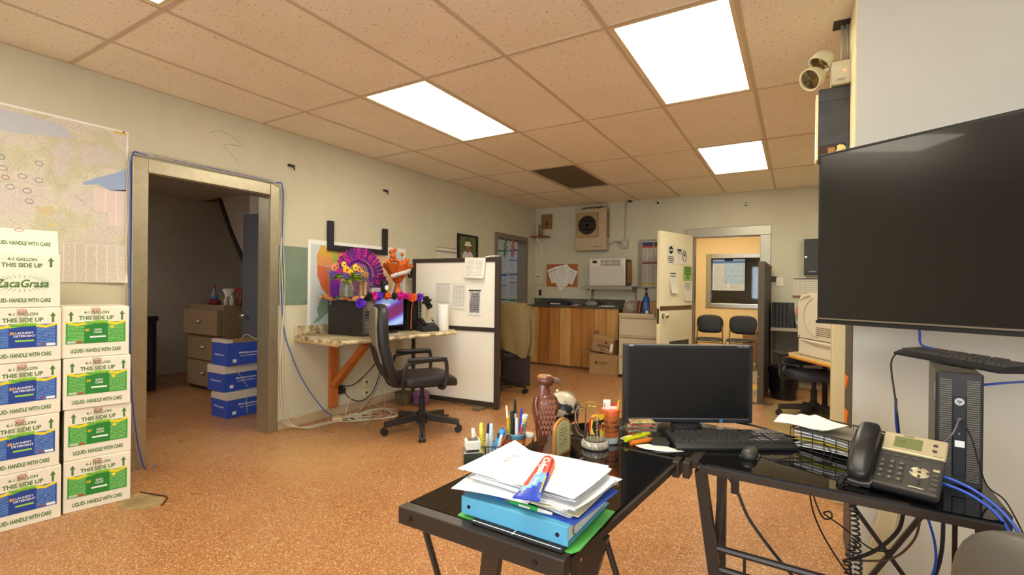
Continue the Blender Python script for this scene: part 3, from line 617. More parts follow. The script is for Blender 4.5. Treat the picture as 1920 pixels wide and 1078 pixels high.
SC = {'map_orange': (226, 160, 96), 'map_yellow': (218, 178, 70), 'map_coral': (220, 118, 74), 'map_mauve': (178, 140, 130), 'map_lime': (170, 186, 80), 'map_salmon': (220, 130, 90), 'map_olive': (190, 168, 80), 'map_pink': (216, 150, 150), 'map_green': (156, 180, 130), 'map_peach': (228, 184, 140), 'map_lilac': (176, 160, 190), 'map_tan': (208, 170, 130)}
for k, (n, p) in enumerate(S.items()):
    MB().prism(p, -.0044-.0001*k, -.0036, 'y').build('state_area', mat('state_'+n, SC[n], .6, var=.04, vs=40), o)
b = MB(); b.prism([(.13, .26), (.2, .28), (.27, .25), (.28, .16), (.2, .13), (.12, .07), (.05, .05), (.12, .12), (.1, .18)], -.0044, -.0036, 'y').build('state_area', mat('state_alaska', (140, 168, 146), .6, var=.1, vs=30), o)
MB().box(.03, -.0042, .3, .14, -.0036, .302).build('print_line', mat('map_line', (150, 140, 140), .7), o)
o = thing('picture_moulding', 'three-sided black picture moulding hung above the purple paper fan', 'frame', (XL+.002, 3.02, 1.6), PI/2)
MB().box(0, -.035, 0, .06, 0, .285, .004).build('upright', black, o); MB().box(.705, -.035, 0, .765, 0, .285, .004).build('upright', black, o); MB().box(.06, -.035, 0, .705, 0, .055, .004).build('bottom_rail', black, o)
for x in (.02, .04): MB().box(x-.003, -.037, .01, x+.003, -.035, .28).build('groove', mat('dark_blue_line', (50, 54, 90), .5), o)
MB().prism([(.62, .055), (.705, .055), (.705, .13), (.68, .075)], -.004, 0, 'y').build('torn_backing', mat('torn_tan', (206, 176, 116), .8), o)
o = thing('wall_calendar', 'white wall calendar half hidden behind the partition', 'calendar', (XL+.003, 4.64, 1.45), PI/2)
MB().box(0, -.003, 0, .5, 0, .31).build('sheet', mat_print('calendar_grid', (226, 220, 200), (170, 160, 145), rows=7, cols=7, fill=.12, margin=.02, head=[(.8, .88, (150, 145, 150))], wordscale=5), o)
MB().box(0, -.005, .305, .5, 0, .315).build('binding', mat('binding_grey', (150, 146, 136), .5), o)
o = thing('framed_portrait', 'framed colour portrait of a person in a white cowboy hat and white shirt', 'picture', (XL+.003, 5.055, 1.6), PI/2)
MB().box(0, -.03, 0, .45, 0, .025).box(0, -.03, .345, .45, 0, .37).box(0, -.03, .025, .025, 0, .345).box(.425, -.03, .025, .45, 0, .345).build('frame', black, o)
MB().box(.025, -.012, .025, .425, -.006, .345).build('photo_print', mat('foliage_print', (96, 104, 64), .5, var=.5, vs=22), o)
b = MB(); b.prism([(.1, .025), (.36, .025), (.35, .1), (.3, .145), (.16, .145), (.11, .1)], -.0126, -.012, 'y').build('shirt_print', mat('shirt_print', (214, 214, 214), .6), o)
b = MB(); b.prism([(.23+.045*math.cos(a*PI/8), .185+.06*math.sin(a*PI/8)) for a in range(16)], -.0132, -.012, 'y').build('face_print', mat('skin_print', (150, 100, 70), .6), o)
b = MB(); b.prism([(.13, .225), (.23, .215), (.33, .225), (.3, .24), (.28, .285), (.23, .275), (.18, .285), (.16, .24)], -.0138, -.012, 'y').build('hat_print', mat('hat_print', (226, 220, 200), .6), o)

# ---------------------------------------------------------------- countertop on wooden brackets
gran = mat('granite_laminate', (206, 190, 150), .3); t = NT(gran); tc = t.n('TexCoord')
n1 = t.noise(tc.outputs['Object'], 14, 6); n2 = t.noise(tc.outputs['Object'], 60, 3)
f = t.math('ADD', t.math('MULTIPLY', n1, .65), t.math('MULTIPLY', n2, .35))
t.l(t.ramp(f, [(.36, lin((120, 100, 72))), (.45, lin((176, 156, 116))), (.54, lin((222, 208, 170))), (.68, lin((236, 226, 196)))]), t.b.inputs['Base Color'])
o = thing('countertop', 'granite-look laminate countertop with backsplash fixed to the left wall', 'counter', (0, 0, 0))
MB().prism([(-3.856, 2.69), (-3.17, 2.618), (-3.0, 3.92), (-3.1, 4.05), (-3.856, 4.05)], .78, .815, 'z').build('top', gran, o)
MB().box(-3.857, 2.69, .815, -3.835, 4.02, .898, .004).build('backsplash', gran, o)
MB().tube([(-3.165, 2.62, .797), (-2.995, 3.92, .797)], .0185, 10).build('front_nosing', gran, o, SM)
MB().prism([(-3.85, 2.688), (-3.19, 2.619), (-3.19, 2.624), (-3.85, 2.694)], .765, .78, 'z').build('wood_batten', mat('pale_wood', (206, 170, 110), .5), o)
def shelf_bracket(y, lab):
    o = thing('wooden_bracket', lab, 'bracket', (XL, y, 0), PI/2)
    MB().box(-.045, -.04, .09, .045, 0, .775, .003).build('upright', wood_or, o)
    MB().bar((0, -.045, .31), (0, -.47, .735), .05, .075, (1, 0, 0)).build('brace', wood_or, o)
    MB().box(-.02, -.62, .735, .02, -.04, .778, .003).build('arm', wood_or, o)
shelf_bracket(3.1, 'orange wooden bracket with diagonal brace under the countertop')
# desktop computers and monitor on the countertop
pcm = mat('pc_black_case', (40, 38, 37), .5, bump=.15, bs=300); grey_m = mat('grey_io_plate', (150, 146, 138), .4, .5)
o = thing('desktop_computer', 'black desktop tower on the left of the countertop, port side turned out', 'computer', (-3.73, 2.945, .815), math.radians(3))
MB().box(0, 0, 0, .43, .16, .335, .004).build('case', pcm, o)
MB().box(.43, .008, .01, .434, .152, .328).build('back_plate', mat('back_plate_metal', (120, 116, 108), .4, .6), o)
MB().cyl((.434, .08, .27), (.437, .08, .27), .04, n=18).build('fan_grille', grey_m, o)
for k in range(5): MB().box(.434, .03, .03+.022*k, .437, .13, .045+.022*k).build('slot_cover', grey_m, o)
for k, z in enumerate((.16, .185, .21)): MB().box(.434, .03, z, .439, .075, z+.014).build('port', black if k else mat('blue_port', (50, 60, 150), .5), o)
MB().box(.26, -.002, .03, .3, 0, .1).build('latch', black, o)
for z in (.275, .3): MB().box(.02, -.0012, z, .04, 0, z+.015).build('sticker', mat('sticker_blue', (130, 170, 190), .5), o)
o = thing('desktop_computer', 'black tower with rounded mesh front at the right of the countertop', 'computer', (-3.78, 3.6, .815), math.radians(4))
MB().box(0, 0, 0, .4, .19, .325, .004).build('case', pcm, o)
b = MB(); b.prism([(.02, 0), (.13, 0), (.13, .33), (.09, .34), (.05, .3), (.03, .2)], .4, .425, 'x').build('mesh_front', mat('mesh_black', (16, 16, 17), .6, bump=.6, bs=700), o)
MB().box(.4, .14, 0, .43, .19, .335, .004).build('drive_panel', black, o); MB().box(.43, .133, .01, .434, .138, .33).build('silver_trim', chrome, o)
b = MB(); b.tube([(.43, .02, .02), (.43, .02, .2), (.43, .045, .3), (.43, .09, .345)], .006, 6, sm=4).build('orange_trim', mat('orange_trim', (214, 90, 50), .4), o)
for k in range(4): MB().box(.43, .155, .1+.035*k, .432, .175, .108+.035*k).build('button', chrome, o)
sw = mat('wallpaper_screen', (130, 110, 200), .3); t = NT(sw); tc = t.n('TexCoord'); mp = t.n('Mapping'); mp.inputs['Rotation'].default_value = (0, .6, 0); t.l(tc.outputs['Generated'], mp.inputs[0])
wv = t.n('TexWave', wave_type='RINGS', rings_direction='X'); wv.inputs['Scale'].default_value = .42; wv.inputs['Distortion'].default_value = 3.5; wv.inputs['Detail'].default_value = 1; t.l(mp.outputs[0], wv.inputs['Vector'])
cc = t.ramp(wv.outputs['Fac'], [(0, lin((120, 40, 90))), (.3, lin((110, 70, 180))), (.6, lin((130, 130, 225))), (1, lin((150, 190, 245)))])
t.l(cc, t.b.inputs['Base Color']); t.l(cc, t.b.inputs['Emission Color']); t.b.inputs['Emission Strength'].default_value = .55
o = thing('computer_monitor', 'black monitor with a purple and blue wallpaper between the two towers', 'monitor', (-3.36, 3.33, .815), math.radians(88))
MB().box(-.215, 0, .06, .215, .035, .345, .005).build('bezel', black, o); MB().box(-.203, -.0015, .075, .203, 0, .333).build('screen', sw, o)
MB().box(-.04, .035, 0, .04, .06, .2).build('stand', black, o); MB().box(-.1, -.04, 0, .1, .12, .015, .005).build('foot', black, o); MB().box(-.1, -.0022, .262, .03, -.0015, .285).build('dialog_box', mat('dialog', (205, 205, 225), .5, emis=(.75, .75, .9), est=.4), o)
# altar shelf across the towers
o = thing('altar_board', 'thin board across the towers covered by a patterned runner', 'board', (0, 0, 0))
MB().box(-3.8, 2.93, 1.152, -3.3, 3.86, 1.164, .002).build('board', mat('board_brown', (110, 84, 60), .6), o)
pr = mat('patterned_runner', (180, 100, 60), .9); t = NT(pr); tc = t.n('TexCoord'); v = t.n('TexVoronoi'); v.inputs['Scale'].default_value = 28; t.l(tc.outputs['Object'], v.inputs['Vector']); s_ = t.n('SeparateColor'); t.l(v.outputs['Color'], s_.inputs[0])
t.l(t.ramp(s_.outputs[0], [(0, lin((40, 36, 34))), (.3, lin((196, 120, 60))), (.5, lin((220, 140, 100))), (.7, lin((70, 110, 110))), (.85, lin((214, 180, 130)))], True), t.b.inputs['Base Color'])
b = MB(); b.tube([(-3.82+.085*k, 2.93-.012*(k % 2), 1.155+.006*math.sin(k*2.1)) for k in range(7)], .022, 10, sm=3).tube([(-3.31, 2.93+.05*k, 1.155+.005*math.sin(k*2.1)) for k in range(4)], .016, 10, sm=3).build('runner_fold', pr, o, SM)
# papel picado fan
pp = [mat('purple_tissue', (140, 28, 150), .8), mat('magenta_tissue', (196, 30, 140), .8), mat('violet_tissue', (96, 30, 140), .8)]
o = thing('paper_fan', 'large purple cut-paper arch standing behind the flowers', 'paper decoration', (-3.6, 3.2, 1.164), PI/2)
random.seed(5)
for k in range(26):     # scalloped outer ring
    a = -.45+(PI+.9)*k/25; a0, a1 = a-.07, a+.07
    R0, R1 = .2, .335
    b = MB(); q = []
    for aa, rr in ((a0, R0), (a0, R1-.02), (a, R1), (a1, R1-.02), (a1, R0)): q.append((rr*.93*math.cos(aa), .2+rr*.82*math.sin(aa)))
    b.prism(q, -.004-.003*(k % 2), -.002-.003*(k % 2), 'y'); b.build('cut_paper_panel', pp[k % 2 if k % 5 else 2], o)
b = MB()
for k in range(60):
    a = -.45+(PI+.9)*k/59; 
    for rr in (.22, .25, .28, .308):
        if random.random() < .75: b.ball((rr*.93*math.cos(a+rr*20), -.008, .2+rr*.82*math.sin(a+rr*20)), (.0075, .0012, .0065), 6, 4)
b.build('cut_holes', mat('hole_tint', (84, 26, 96), .8), o, kind='stuff')
for k, (r, cm) in enumerate(((.225, 0), (.185, 2))):
    b = MB(); N = 26
    for i in range(N):
        a, a2 = -.4+(PI+.8)*i/N, -.4+(PI+.8)*(i+1)/N; r0 = r-.04
        b.prism([(r0*.93*math.cos(a), .2+r0*.82*math.sin(a)), (r*.93*math.cos(a), .2+r*.82*math.sin(a)), (r*.93*math.cos(a2), .2+r*.82*math.sin(a2)), (r0*.93*math.cos(a2), .2+r0*.82*math.sin(a2))], -.003+k*.02, -.001+k*.02, 'y')
    b.build('arch_band', pp[cm], o)
b = MB()
for i in range(-7, 8):
    for sgn in (-1, 1):
        x0_, z0_ = i*.03, .0; b.bar((x0_-sgn*.06, .03, .02), (x0_+sgn*.06, .03, .26+.08*(1-abs(i)/7)), .006, .002, (0, 1, 0))
b.build('lattice', pp[0], o)
for sx in (-1, 1): MB().box(sx*.29-.05, -.003, -.0, sx*.29+.05, .0, .2).build('side_panel', pp[2], o)
# flower jar
gj = mat('thin_glass', (235, 240, 232), .05, trans=.9)
o = thing('flower_jar', 'glass jar of mixed flowers tied with straw in front of the purple arch', 'flowers', (-3.4, 2.878, 1.164))
MB().lathe([(.055, 0), (.06, .006), (.062, .12), (.05, .14), (.05, .155), (.046, .155), (.046, .14), (.057, .118), (.055, .008), (0, .006)], 24).build('jar', gj, o, SM)
MB().lathe([(.05, .008), (.054, .06), (0, .06)], 20).build('water', mat('jar_water', (190, 200, 160), .05, trans=.8), o)
raff = mat('straw_ribbon', (206, 186, 120), .8); MB().tube([(.0525*math.cos(a*PI/8), .0525*math.sin(a*PI/8), .143) for a in range(16)], .005, 6, closed=True).build('ribbon', raff, o)
for k in range(6): a = -1.2+k*.35; MB().tube([(.056, 0, .143), (.07, .02*math.sin(a*2), .143+.02*math.cos(a*3)), (.065, .045*math.sin(a*3), .1+.05*math.cos(a*2))], .0025, 5, sm=4).build('ribbon_tail', raff, o)
stem = mat('leaf_green', (92, 122, 40), .6); stem2 = mat('lime_leaf', (146, 172, 50), .6)
random.seed(3)
def leaf(b, c, d, L, W):
    c, d = Vector(c), Vector(d).normalized(); s = d.cross(Vector((0, 0, 1))).normalized(); n = s.cross(d)
    b.add([c, c+d*L*.4+s*W-n*W*.3, c+d*L*.4+n*W*.2, c+d*L*.4-s*W-n*W*.3, c+d*L-n*L*.2], [(0, 1, 2), (0, 2, 3), (1, 4, 2), (2, 4, 3)])
for k in range(40):
    a = random.uniform(-1.9, 1.9); b = MB(); h = random.uniform(.15, .2); leaf(b, (.03*math.cos(a), .04*math.sin(a), h), (math.cos(a), math.sin(a)*2.2, random.uniform(-.25, .55)), random.uniform(.1, .19), random.uniform(.016, .028)); b.build('leaf', random.choice((stem, stem2, stem)), o)
for k in range(7): MB().tube([(.01*math.cos(k), .02*math.sin(k*2), .02), (.02*math.cos(k), .03*math.sin(k*2), .2)], .003, 5).build('stem', stem2, o)
fcol = {'peach_petal': (222, 130, 100), 'gold_petal': (236, 176, 30), 'yellow_petal': (232, 206, 60), 'violet_petal': (92, 66, 160), 'orange_petal': (224, 150, 80)}
for n, y, z, r, x in (('peach_petal', -.17, .25, .03, .03), ('peach_petal', -.12, .27, .026, .0), ('gold_petal', -.07, .235, .034, .07), ('gold_petal', -.03, .215, .026, .08), ('yellow_petal', .05, .26, .028, .04), ('yellow_petal', -.04, .285, .026, .0), ('violet_petal', -.09, .185, .028, .09), ('violet_petal', .06, .2, .024, .08), ('violet_petal', -.19, .2, .03, .04), ('orange_petal', .1, .25, .028, .03), ('orange_petal', .13, .22, .024, .04), ('peach_petal', .17, .2, .026, .04), ('peach_petal', .1, .28, .022, -.01)):
    b = MB()
    for q in range(7):
        a = 2*PI*q/7; b.ball((x+.006, y+r*.62*math.cos(a), z+r*.62*math.sin(a)), (r*.28, r*.5, r*.5), 7, 5)
    f_ = b.build('flower', mat(n, fcol[n], .7), o, SM); MB().ball((x+.018, y, z), (r*.22,)*3, 8, 6).build('flower_center', mat('flower_center', (90, 60, 20), .8), f_, SM)
# candle rack, candle, vase
o = thing('votive_rack', 'small clear acrylic photo stand in front of the purple arch', 'photo stand', (-3.36, 3.19, 1.164), PI/2-.1)
MB().box(-.07, 0, 0, .07, .06, .004).box(-.07, .0, .004, -.064, .06, .1).box(.064, 0, .004, .07, .06, .1).build('stand', GLASS, o); MB().box(-.066, .015, .09, .066, .03, .098).build('top_bar', black, o); MB().box(-.058, .02, .008, .058, .024, .085).build('photo', mat('photo_grey', (176, 168, 170), .5, var=.25, vs=30), o)
for y, lab in ((3.05, 'left rolled scroll tied beside the flower jar'), (3.1, 'right rolled scroll tied beside the flower jar')):
    o = thing('scroll', lab, 'scroll', (-3.42, y, 1.164)); MB().cyl((0, 0, 0), (0.0, .0, .14), .018, n=12).build('roll', mat('tan_paper', (190, 156, 104), .8), o, SM); MB().tube([(.019*math.cos(a*PI/6), .019*math.sin(a*PI/6), .1) for a in range(12)], .003, 5, closed=True).build('band', raff, o)
o = thing('candle', 'black glass candle with a white skull print', 'candle', (-3.4, 3.325, 1.164))
MB().lathe([(.034, 0), (.036, .004), (.036, .15), (.03, .155), (.03, .14), (0, .138)], 20).build('glass', black, o, SM); MB().ball((.03, 0, .085), (.012, .022, .03), 12, 8).build('skull_print', paper, o, SM); MB().ball((.041, .004, .05), (.003, .009, .009), 8, 6).build('flower_print', mat('print_orange', (230, 130, 30), .6), o); MB().tube([(0, 0, .138), (0, 0, .15)], .002, 5).build('wick', black, o)
og = mat('orange_glitter', (204, 96, 28), .55, var=.3, vs=80); 
o = thing('orange_bouquet', 'orange paper bouquet in a fluted glass vase with black and white ribbon', 'vase', (-3.4, 3.5, 1.164))
MB().lathe([(.05, 0), (.052, .01), (.04, .06), (.022, .12), (.04, .2), (.075, .28), (.073, .28), (.038, .2), (.018, .12), (.036, .06), (.046, .012), (0, .01)], 20).build('vase', mat('orange_glass', (226, 120, 40), .1, trans=.5), o, SM)
b = MB()
for k in range(9):
    a = 2*PI*k/9; a2 = a+.8
    b.add([(.02*math.cos(a), .02*math.sin(a), .12), (.02*math.cos(a2), .02*math.sin(a2), .12), (.13*math.cos(a2), .16*math.sin(a2), .29+.02*(k % 3)), (.115*math.cos((a+a2)/2), .17*math.sin((a+a2)/2), .33), (.13*math.cos(a), .16*math.sin(a), .3)], [(0, 1, 2, 3, 4)])
b.build('paper_wrap', og, o)
MB().tube([(.1*math.cos(a), .13*math.sin(a), .24+.06*(a/1.6)) for a in [(-1.2+.3*q) for q in range(9)]], .02, 8).build('ribbon', mat('bw_ribbon', (190, 186, 180), .6, var=.5, vs=60), o, SM)
random.seed(2)
for k, (y, z, r) in enumerate(((-.16, .33, .024), (-.12, .3, .02), (-.06, .4, .03), (-.055, .44, .028), (-.02, .46, .024), (.02, .33, .03), (.06, .34, .028), (.1, .36, .03), (.07, .42, .02), (.0, .36, .03), (-.06, .36, .028), (.2, .31, .02))):
    h = MB().ball((.03*math.cos(k), y, z), (r*.9, r, r*.85), 10, 7).build('paper_ball', og, o, SM); MB().tube([(.0, y*.4, .22), (.03*math.cos(k), y, z)], .003, 5).build('wire', stem, h)
# tissue flowers along the edge
tf = {'violet': (92, 40, 190), 'pink': (214, 30, 150), 'orange': (226, 96, 34), 'black': (34, 32, 30)}
garl = [(2.92, 1.115, 'violet', .045), (3.0, 1.17, 'black', .04), (3.06, 1.175, 'pink', .04), (3.13, 1.175, 'violet', .04), (3.24, 1.17, 'orange', .036), (3.32, 1.17, 'black', .034), (3.41, 1.172, 'pink', .045), (3.49, 1.17, 'pink', .035), (3.57, 1.158, 'orange', .045), (3.68, 1.155, 'violet', .045), (3.78, 1.11, 'black', .05), (3.82, 1.06, 'black', .034)]
for k, (y, z, cn, r) in enumerate(garl):
    b = MB(); random.seed(40+k)
    for q in range(12):
        th, ph = random.uniform(-1.4, 1.4), random.uniform(-PI, PI); c = Vector((math.cos(th)*math.cos(ph)*.6+.2, math.sin(ph)*math.cos(th), math.sin(th)*.75))*r*.6
        d = Vector((random.uniform(-1, 1), random.uniform(-1, 1), random.uniform(-1, 1))).normalized(); s = d.orthogonal().normalized()
        b.sheet(lambda u, v: c+d*(u-.5)*r*1.1+s*(v-.5)*r*1.1+d.cross(s)*r*.3*math.sin(u*5)*math.cos(v*5), 3, 3, d.cross(s)*.0012)
    ob = b.build('tissue_flower', mat('tissue_'+cn, tf[cn], .8)); ob.location = (-3.27, y, z)
    tag(ob, ['drooping violet crepe flower at the left corner of the altar board', 'black crepe flower beside the flower jar', 'pink crepe flower left of the acrylic photo stand', 'violet crepe flower before the acrylic photo stand', 'orange crepe flower left of the skull candle', 'black crepe flower in front of the skull candle', 'large pink crepe flower left of the orange vase', 'small pink crepe flower in front of the orange vase', 'orange crepe flower right of the orange vase', 'violet crepe flower at the right end of the altar board', 'black crepe bow hanging off the right tower', 'lowest black crepe tail over the desk phone'][k], 'paper flower', 'crepe paper flowers along the altar board')
# desk phone, pen cup, ruler, paper roll
def small_phone(loc, rz, lab):
    o = thing('desk_phone', lab, 'phone', loc, rz)
    b = MB(); b.prism([(-.09, 0), (.09, 0), (.09, .09), (.03, .09), (-.09, .03)], -.09, .09, 'x').build('body', blackm, o)
    MB().box(-.075, -.03, 0, -.03, .09, .03, .012, T=Matrix.Translation((0, -.02, .07)) @ Matrix.Rotation(.5, 4, 'X')).build('handset', black, o)
    T = Matrix.Translation((.03, .0, .075)) @ Matrix.Rotation(.46, 4, 'X')
    MB().box(-.04, .01, 0, .05, .06, .004, T=T).build('display', mat('display_grey', (160, 158, 140), .3), o)
    for i in range(4):
        for j in range(3): MB().cbox((-.025+.022*j, -.06+.015*i, .004), (.014, .009, .005), T=T).build('key', mat('key_grey', (80, 80, 82), .5), o)
    return o
small_phone((-3.22, 3.74, .815), math.radians(70), 'black desk phone on the countertop beside the pen cup')
o = thing('pen_cup', 'small dark cup with pens on the countertop by the paper roll', 'cup', (-3.3, 3.88, .815)); MB().lathe([(.033, 0), (.04, .1), (.036, .1), (.03, .004), (0, .004)], 16).build('cup', black, o, SM); MB().tube([(0, 0, .01), (.02, .01, .13)], .004, 6).build('pen', redink, o)
ob = MB().box(-.016, -.002, 0, .016, .002, .26, .0015).build('wooden_ruler', mat('pale_ruler_wood', (226, 196, 130), .5)); ob.location = (-3.32, 3.87, .825); ob.rotation_euler = (.02, -.05, 1.2); tag(ob, 'pale wooden ruler standing in the dark pen cup', 'ruler')
o = thing('paper_towel_roll', 'white paper towel roll standing at the right end of the countertop', 'paper roll', (-3.17, 3.93, .815)); MB().lathe([(.018, 0), (.058, 0), (.06, .004), (.06, .262), (.058, .266), (.018, .266)], 28).build('roll', paper, o, SM); MB().lathe([(.0175, .002), (.019, .002), (.019, .268), (.0175, .268)], 16).build('core', cardboard, o, SM)
o = thing('purple_sponge_pack', 'purple ribbed plastic tub on the floor under the countertop', 'tub', (-3.45, 3.92, 0)); MB().lathe([(.07, 0), (.085, .02), (.088, .1), (.08, .14), (.05, .15), (0, .15)], 18).build('body', mat('purple_plastic', (130, 84, 124), .4), o, SM)
for k in range(4): MB().tube([(.088*math.cos(a*PI/9), .088*math.sin(a*PI/9), .03+.03*k) for a in range(18)], .005, 6, closed=True).build('rib', mat('purple_plastic', (1, 1, 1)), o, SM)
o = thing('wood_block', 'short dark block on the floor at the wall under the countertop', 'block', (-3.62, 3.85, 0)); MB().box(-.09, -.06, 0, .07, .06, .12, .008).build('body', mat('dusty_olive', (104, 92, 62), .8), o); MB().box(-.095, -.065, .12, .075, .065, .13, .003).build('cap', mat('dusty_cap', (80, 66, 50), .8), o)
# ---------------------------------------------------------------- white partition with papers
wb = mat('white_laminate', (250, 246, 232), .35, var=.02, vs=3); pf = mat('partition_frame', (62, 52, 46), .45)
prt = thing('office_partition', 'white two-panel office partition with dark frame beside the countertop', 'partition', (-3.73, 4.09, 0), .0907)
MB().box(0, -.022, .0, .045, .022, 1.575, .003).build('frame_post', pf, prt); MB().box(1.055, -.03, .0, 1.105, .022, 1.585, .003).build('frame_post', pf, prt)
for z0, z1 in ((.02, .07), (.8, .845), (1.53, 1.575)): MB().box(.045, -.022, z0, 1.055, .022, z1, .003).build('frame_rail', pf, prt)
MB().box(.045, -.01, .07, 1.055, .01, .8).build('lower_panel', wb, prt); MB().box(.045, -.01, .845, 1.055, .01, 1.53).build('upper_panel', wb, prt)
MB().box(.86, -.14, 0, .96, .1, .02, .004).build('foot', mat('foot_metal', (110, 100, 80), .5), prt); MB().box(-.06, -.03, 1.36, .0, -.005, 1.47, .004).build('hinge_plate', black, prt); MB().cyl((-.03, -.034, 1.41), (-.03, -.03, 1.41), .012, n=12).build('bolt', chrome, prt)
MB().tube([(.93, -.005, 1.58), (1.0, -.012, 1.59), (1.09, -.005, 1.588)], .006, 6).build('tape_strip', paper, prt)
RZ = .0907
def on_partition(s, z, y=-.024): return (-3.73+s*math.cos(RZ)-y*math.sin(RZ), 4.09+s*math.sin(RZ)+y*math.cos(RZ), z)
def pinned(s, z, w, h, m, label, y=-.0115, curl=.01, tilt=0., name='paper_sheet'):
    b = MB(); b.sheet(lambda u, v: ((u-.5)*w, -curl*(1-v)**2*(.3+u)-.0005, v*h), 5, 8, (0, .0004, 0))
    ob = b.build(name, m); ob.location = on_partition(s, z, y); ob.rotation_euler = (0, tilt, RZ); return tag(ob, label, 'paper', 'papers on the white partition')
pinned(.815, 1.36, .25, .215, mat_print('form_print', (240, 236, 224), (170, 166, 160), rows=16, cols=2, fill=.35, margin=.12), 'white form folded over the top right of the partition', -.032, .03, .03)
pinned(.41, 1.1, .185, .2, mat_print('faint_print', (226, 222, 214), (205, 200, 196), rows=18, fill=.4, margin=.05, head=[(.96, 1.0, (170, 170, 172))]), 'pale sheet on the left of the upper partition panel, behind the paper roll')
pinned(.61, 1.03, .18, .28, mat_print('list_print', (238, 236, 228), (150, 148, 146), rows=30, cols=4, fill=.45, margin=.1), 'printed list in narrow columns, second sheet from the left on the partition')
ob = pinned(.81, .97, .15, .27, mat_print('dark_form', (240, 240, 236), (150, 150, 150), rows=14, cols=2, fill=.8, margin=.08, head=[(.93, .985, (40, 40, 42))]), 'sheet with black heading bar and grey table, right on the partition')
MB().prism([(-.06, .11), (-.03, .23), (.06, .235), (.055, .03), (-.055, .03)], -.0095, -.0085, 'y').build('grey_table', mat_print('grey_table_print', (150, 150, 150), (90, 90, 90), rows=9, cols=3, fill=.5, margin=.03), ob)
# ---------------------------------------------------------------- swivel chairs
leather = mat('black_leather', (38, 36, 36), .42, bump=.3, bs=90); meshm = mat('grey_mesh_back', (128, 120, 102), .75, bump=.5, bs=500); basem = mat('chair_base_plastic', (44, 40, 38), .4)
def star_base(o, r=.31, z=.1, rot=0., n=5, taper=True):
    for k in range(n):
        a = rot+2*PI*k/n; c, s = math.cos(a), math.sin(a)
        b = MB(); b.add([(-s*w+c*q, c*w+s*q, zz) for q, w, zz in ((.03, .03, z+.05), (.03, -.03, z+.05), (r, -.02, z+.01), (r, .02, z+.01), (.03, .03, z), (.03, -.03, z), (r, -.02, z-.035), (r, .02, z-.035))], [(0, 1, 2, 3), (4, 7, 6, 5), (0, 3, 7, 4), (1, 5, 6, 2), (3, 2, 6, 7), (0, 4, 5, 1)])
        leg = b.build('base_spoke', basem, o)
        b = MB()
        for q in (-1, 1): b.cyl((c*r-s*q*.006, s*r+c*q*.006, .029), (c*r-s*q*.028, s*r+c*q*.028, .029), .029, n=14)
        b.cyl((c*r, s*r, .03), (c*r, s*r, z-.02), .008, n=8); b.build('caster', black, leg, SM)
    MB().lathe([(.045, z-.03), (.05, z+.06), (.032, z+.08)], 18).build('hub', basem, o, SM)
o = thing('office_chair', 'black high-back office chair with arms turned to the partition by the countertop', 'chair', (-2.825, 3.225, 0), math.radians(144))
star_base(o, .33, .1, math.radians(24-144))
MB().lathe([(.028, .16), (.028, .3), (.02, .3), (.02, .42)], 16).build('gas_lift', black, o, SM); MB().box(-.09, -.11, .39, .09, .11, .425, .01).build('mechanism', black, o); MB().tube([(.06, 0, .4), (.2, -.02, .39), (.24, -.04, .37)], .008, 6).build('lever', black, o)
MB().ball((0, -.02, .465), (.255, .26, .055), 28, 12, .55, .42, f=lambda v: v+Vector((0, 0, -.06*max(0, (-v.y-.15)/.12)**2*.5))).build('seat', leather, o, SM)
MB().box(-.2, -.2, .42, .2, .2, .44, .01).build('seat_pan', basem, o)
def back(v):
    z = v.z-.46; return Vector((v.x*(1.-.14*max(0, z-.3)), v.y+.17*z+.05*math.sin(z*5), v.z))
MB().ball((0, .26, .77), (.245, .055, .345), 28, 18, .5, .45, f=back).build('backrest', leather, o, SM)
MB().ball((0, .31, .8), (.215, .018, .29), 24, 14, .4, .4, f=back).build('back_mesh', meshm, o, SM)
MB().ball((0, .314, .63), (.212, .02, .14), 24, 10, .4, .4, f=back).build('back_lower_cover', blackm, o, SM)
MB().tube([(0, .02, .405), (0, .25, .42), (0, .31, .5), (0, .335, .6)], .025, 10, sm=4).build('back_bar', basem, o, SM)
for s in (-1, 1):
    MB().tube([(s*.2, -.1, .415), (s*.275, -.12, .42), (s*.28, -.14, .5), (s*.28, -.14, .62), (s*.28, -.1, .655), (s*.28, .15, .64), (s*.28, .2, .6), (s*.27, .22, .5), (s*.2, .2, .425)], .016, 10, sm=4).build('armrest_loop', basem, o, SM)
    MB().ball((s*.28, .02, .665), (.03, .17, .018), 16, 8, .6, .5).build('arm_pad', leather, o, SM)
def small_chair_base(o, rot=0): star_base(o, .3, .1, rot); MB().lathe([(.028, .16), (.028, .3), (.02, .3), (.02, .43)], 16).build('gas_lift', black, o, SM)
o = thing('office_chair', 'dark swivel chair behind the partition carrying the olive jacket', 'chair', (-3.07, 4.99, 0), 3.6)
small_chair_base(o, .2); MB().ball((0, 0, .46), (.24, .24, .05), 24, 10, .5, .45).build('seat', leather, o, SM)
MB().ball((0, .25, .82), (.22, .05, .24), 24, 12, .5, .5).build('backrest', leather, o, SM); MB().tube([(0, .05, .42), (0, .28, .45), (0, .3, .7)], .022, 8, sm=4).build('back_bar', basem, o, SM)
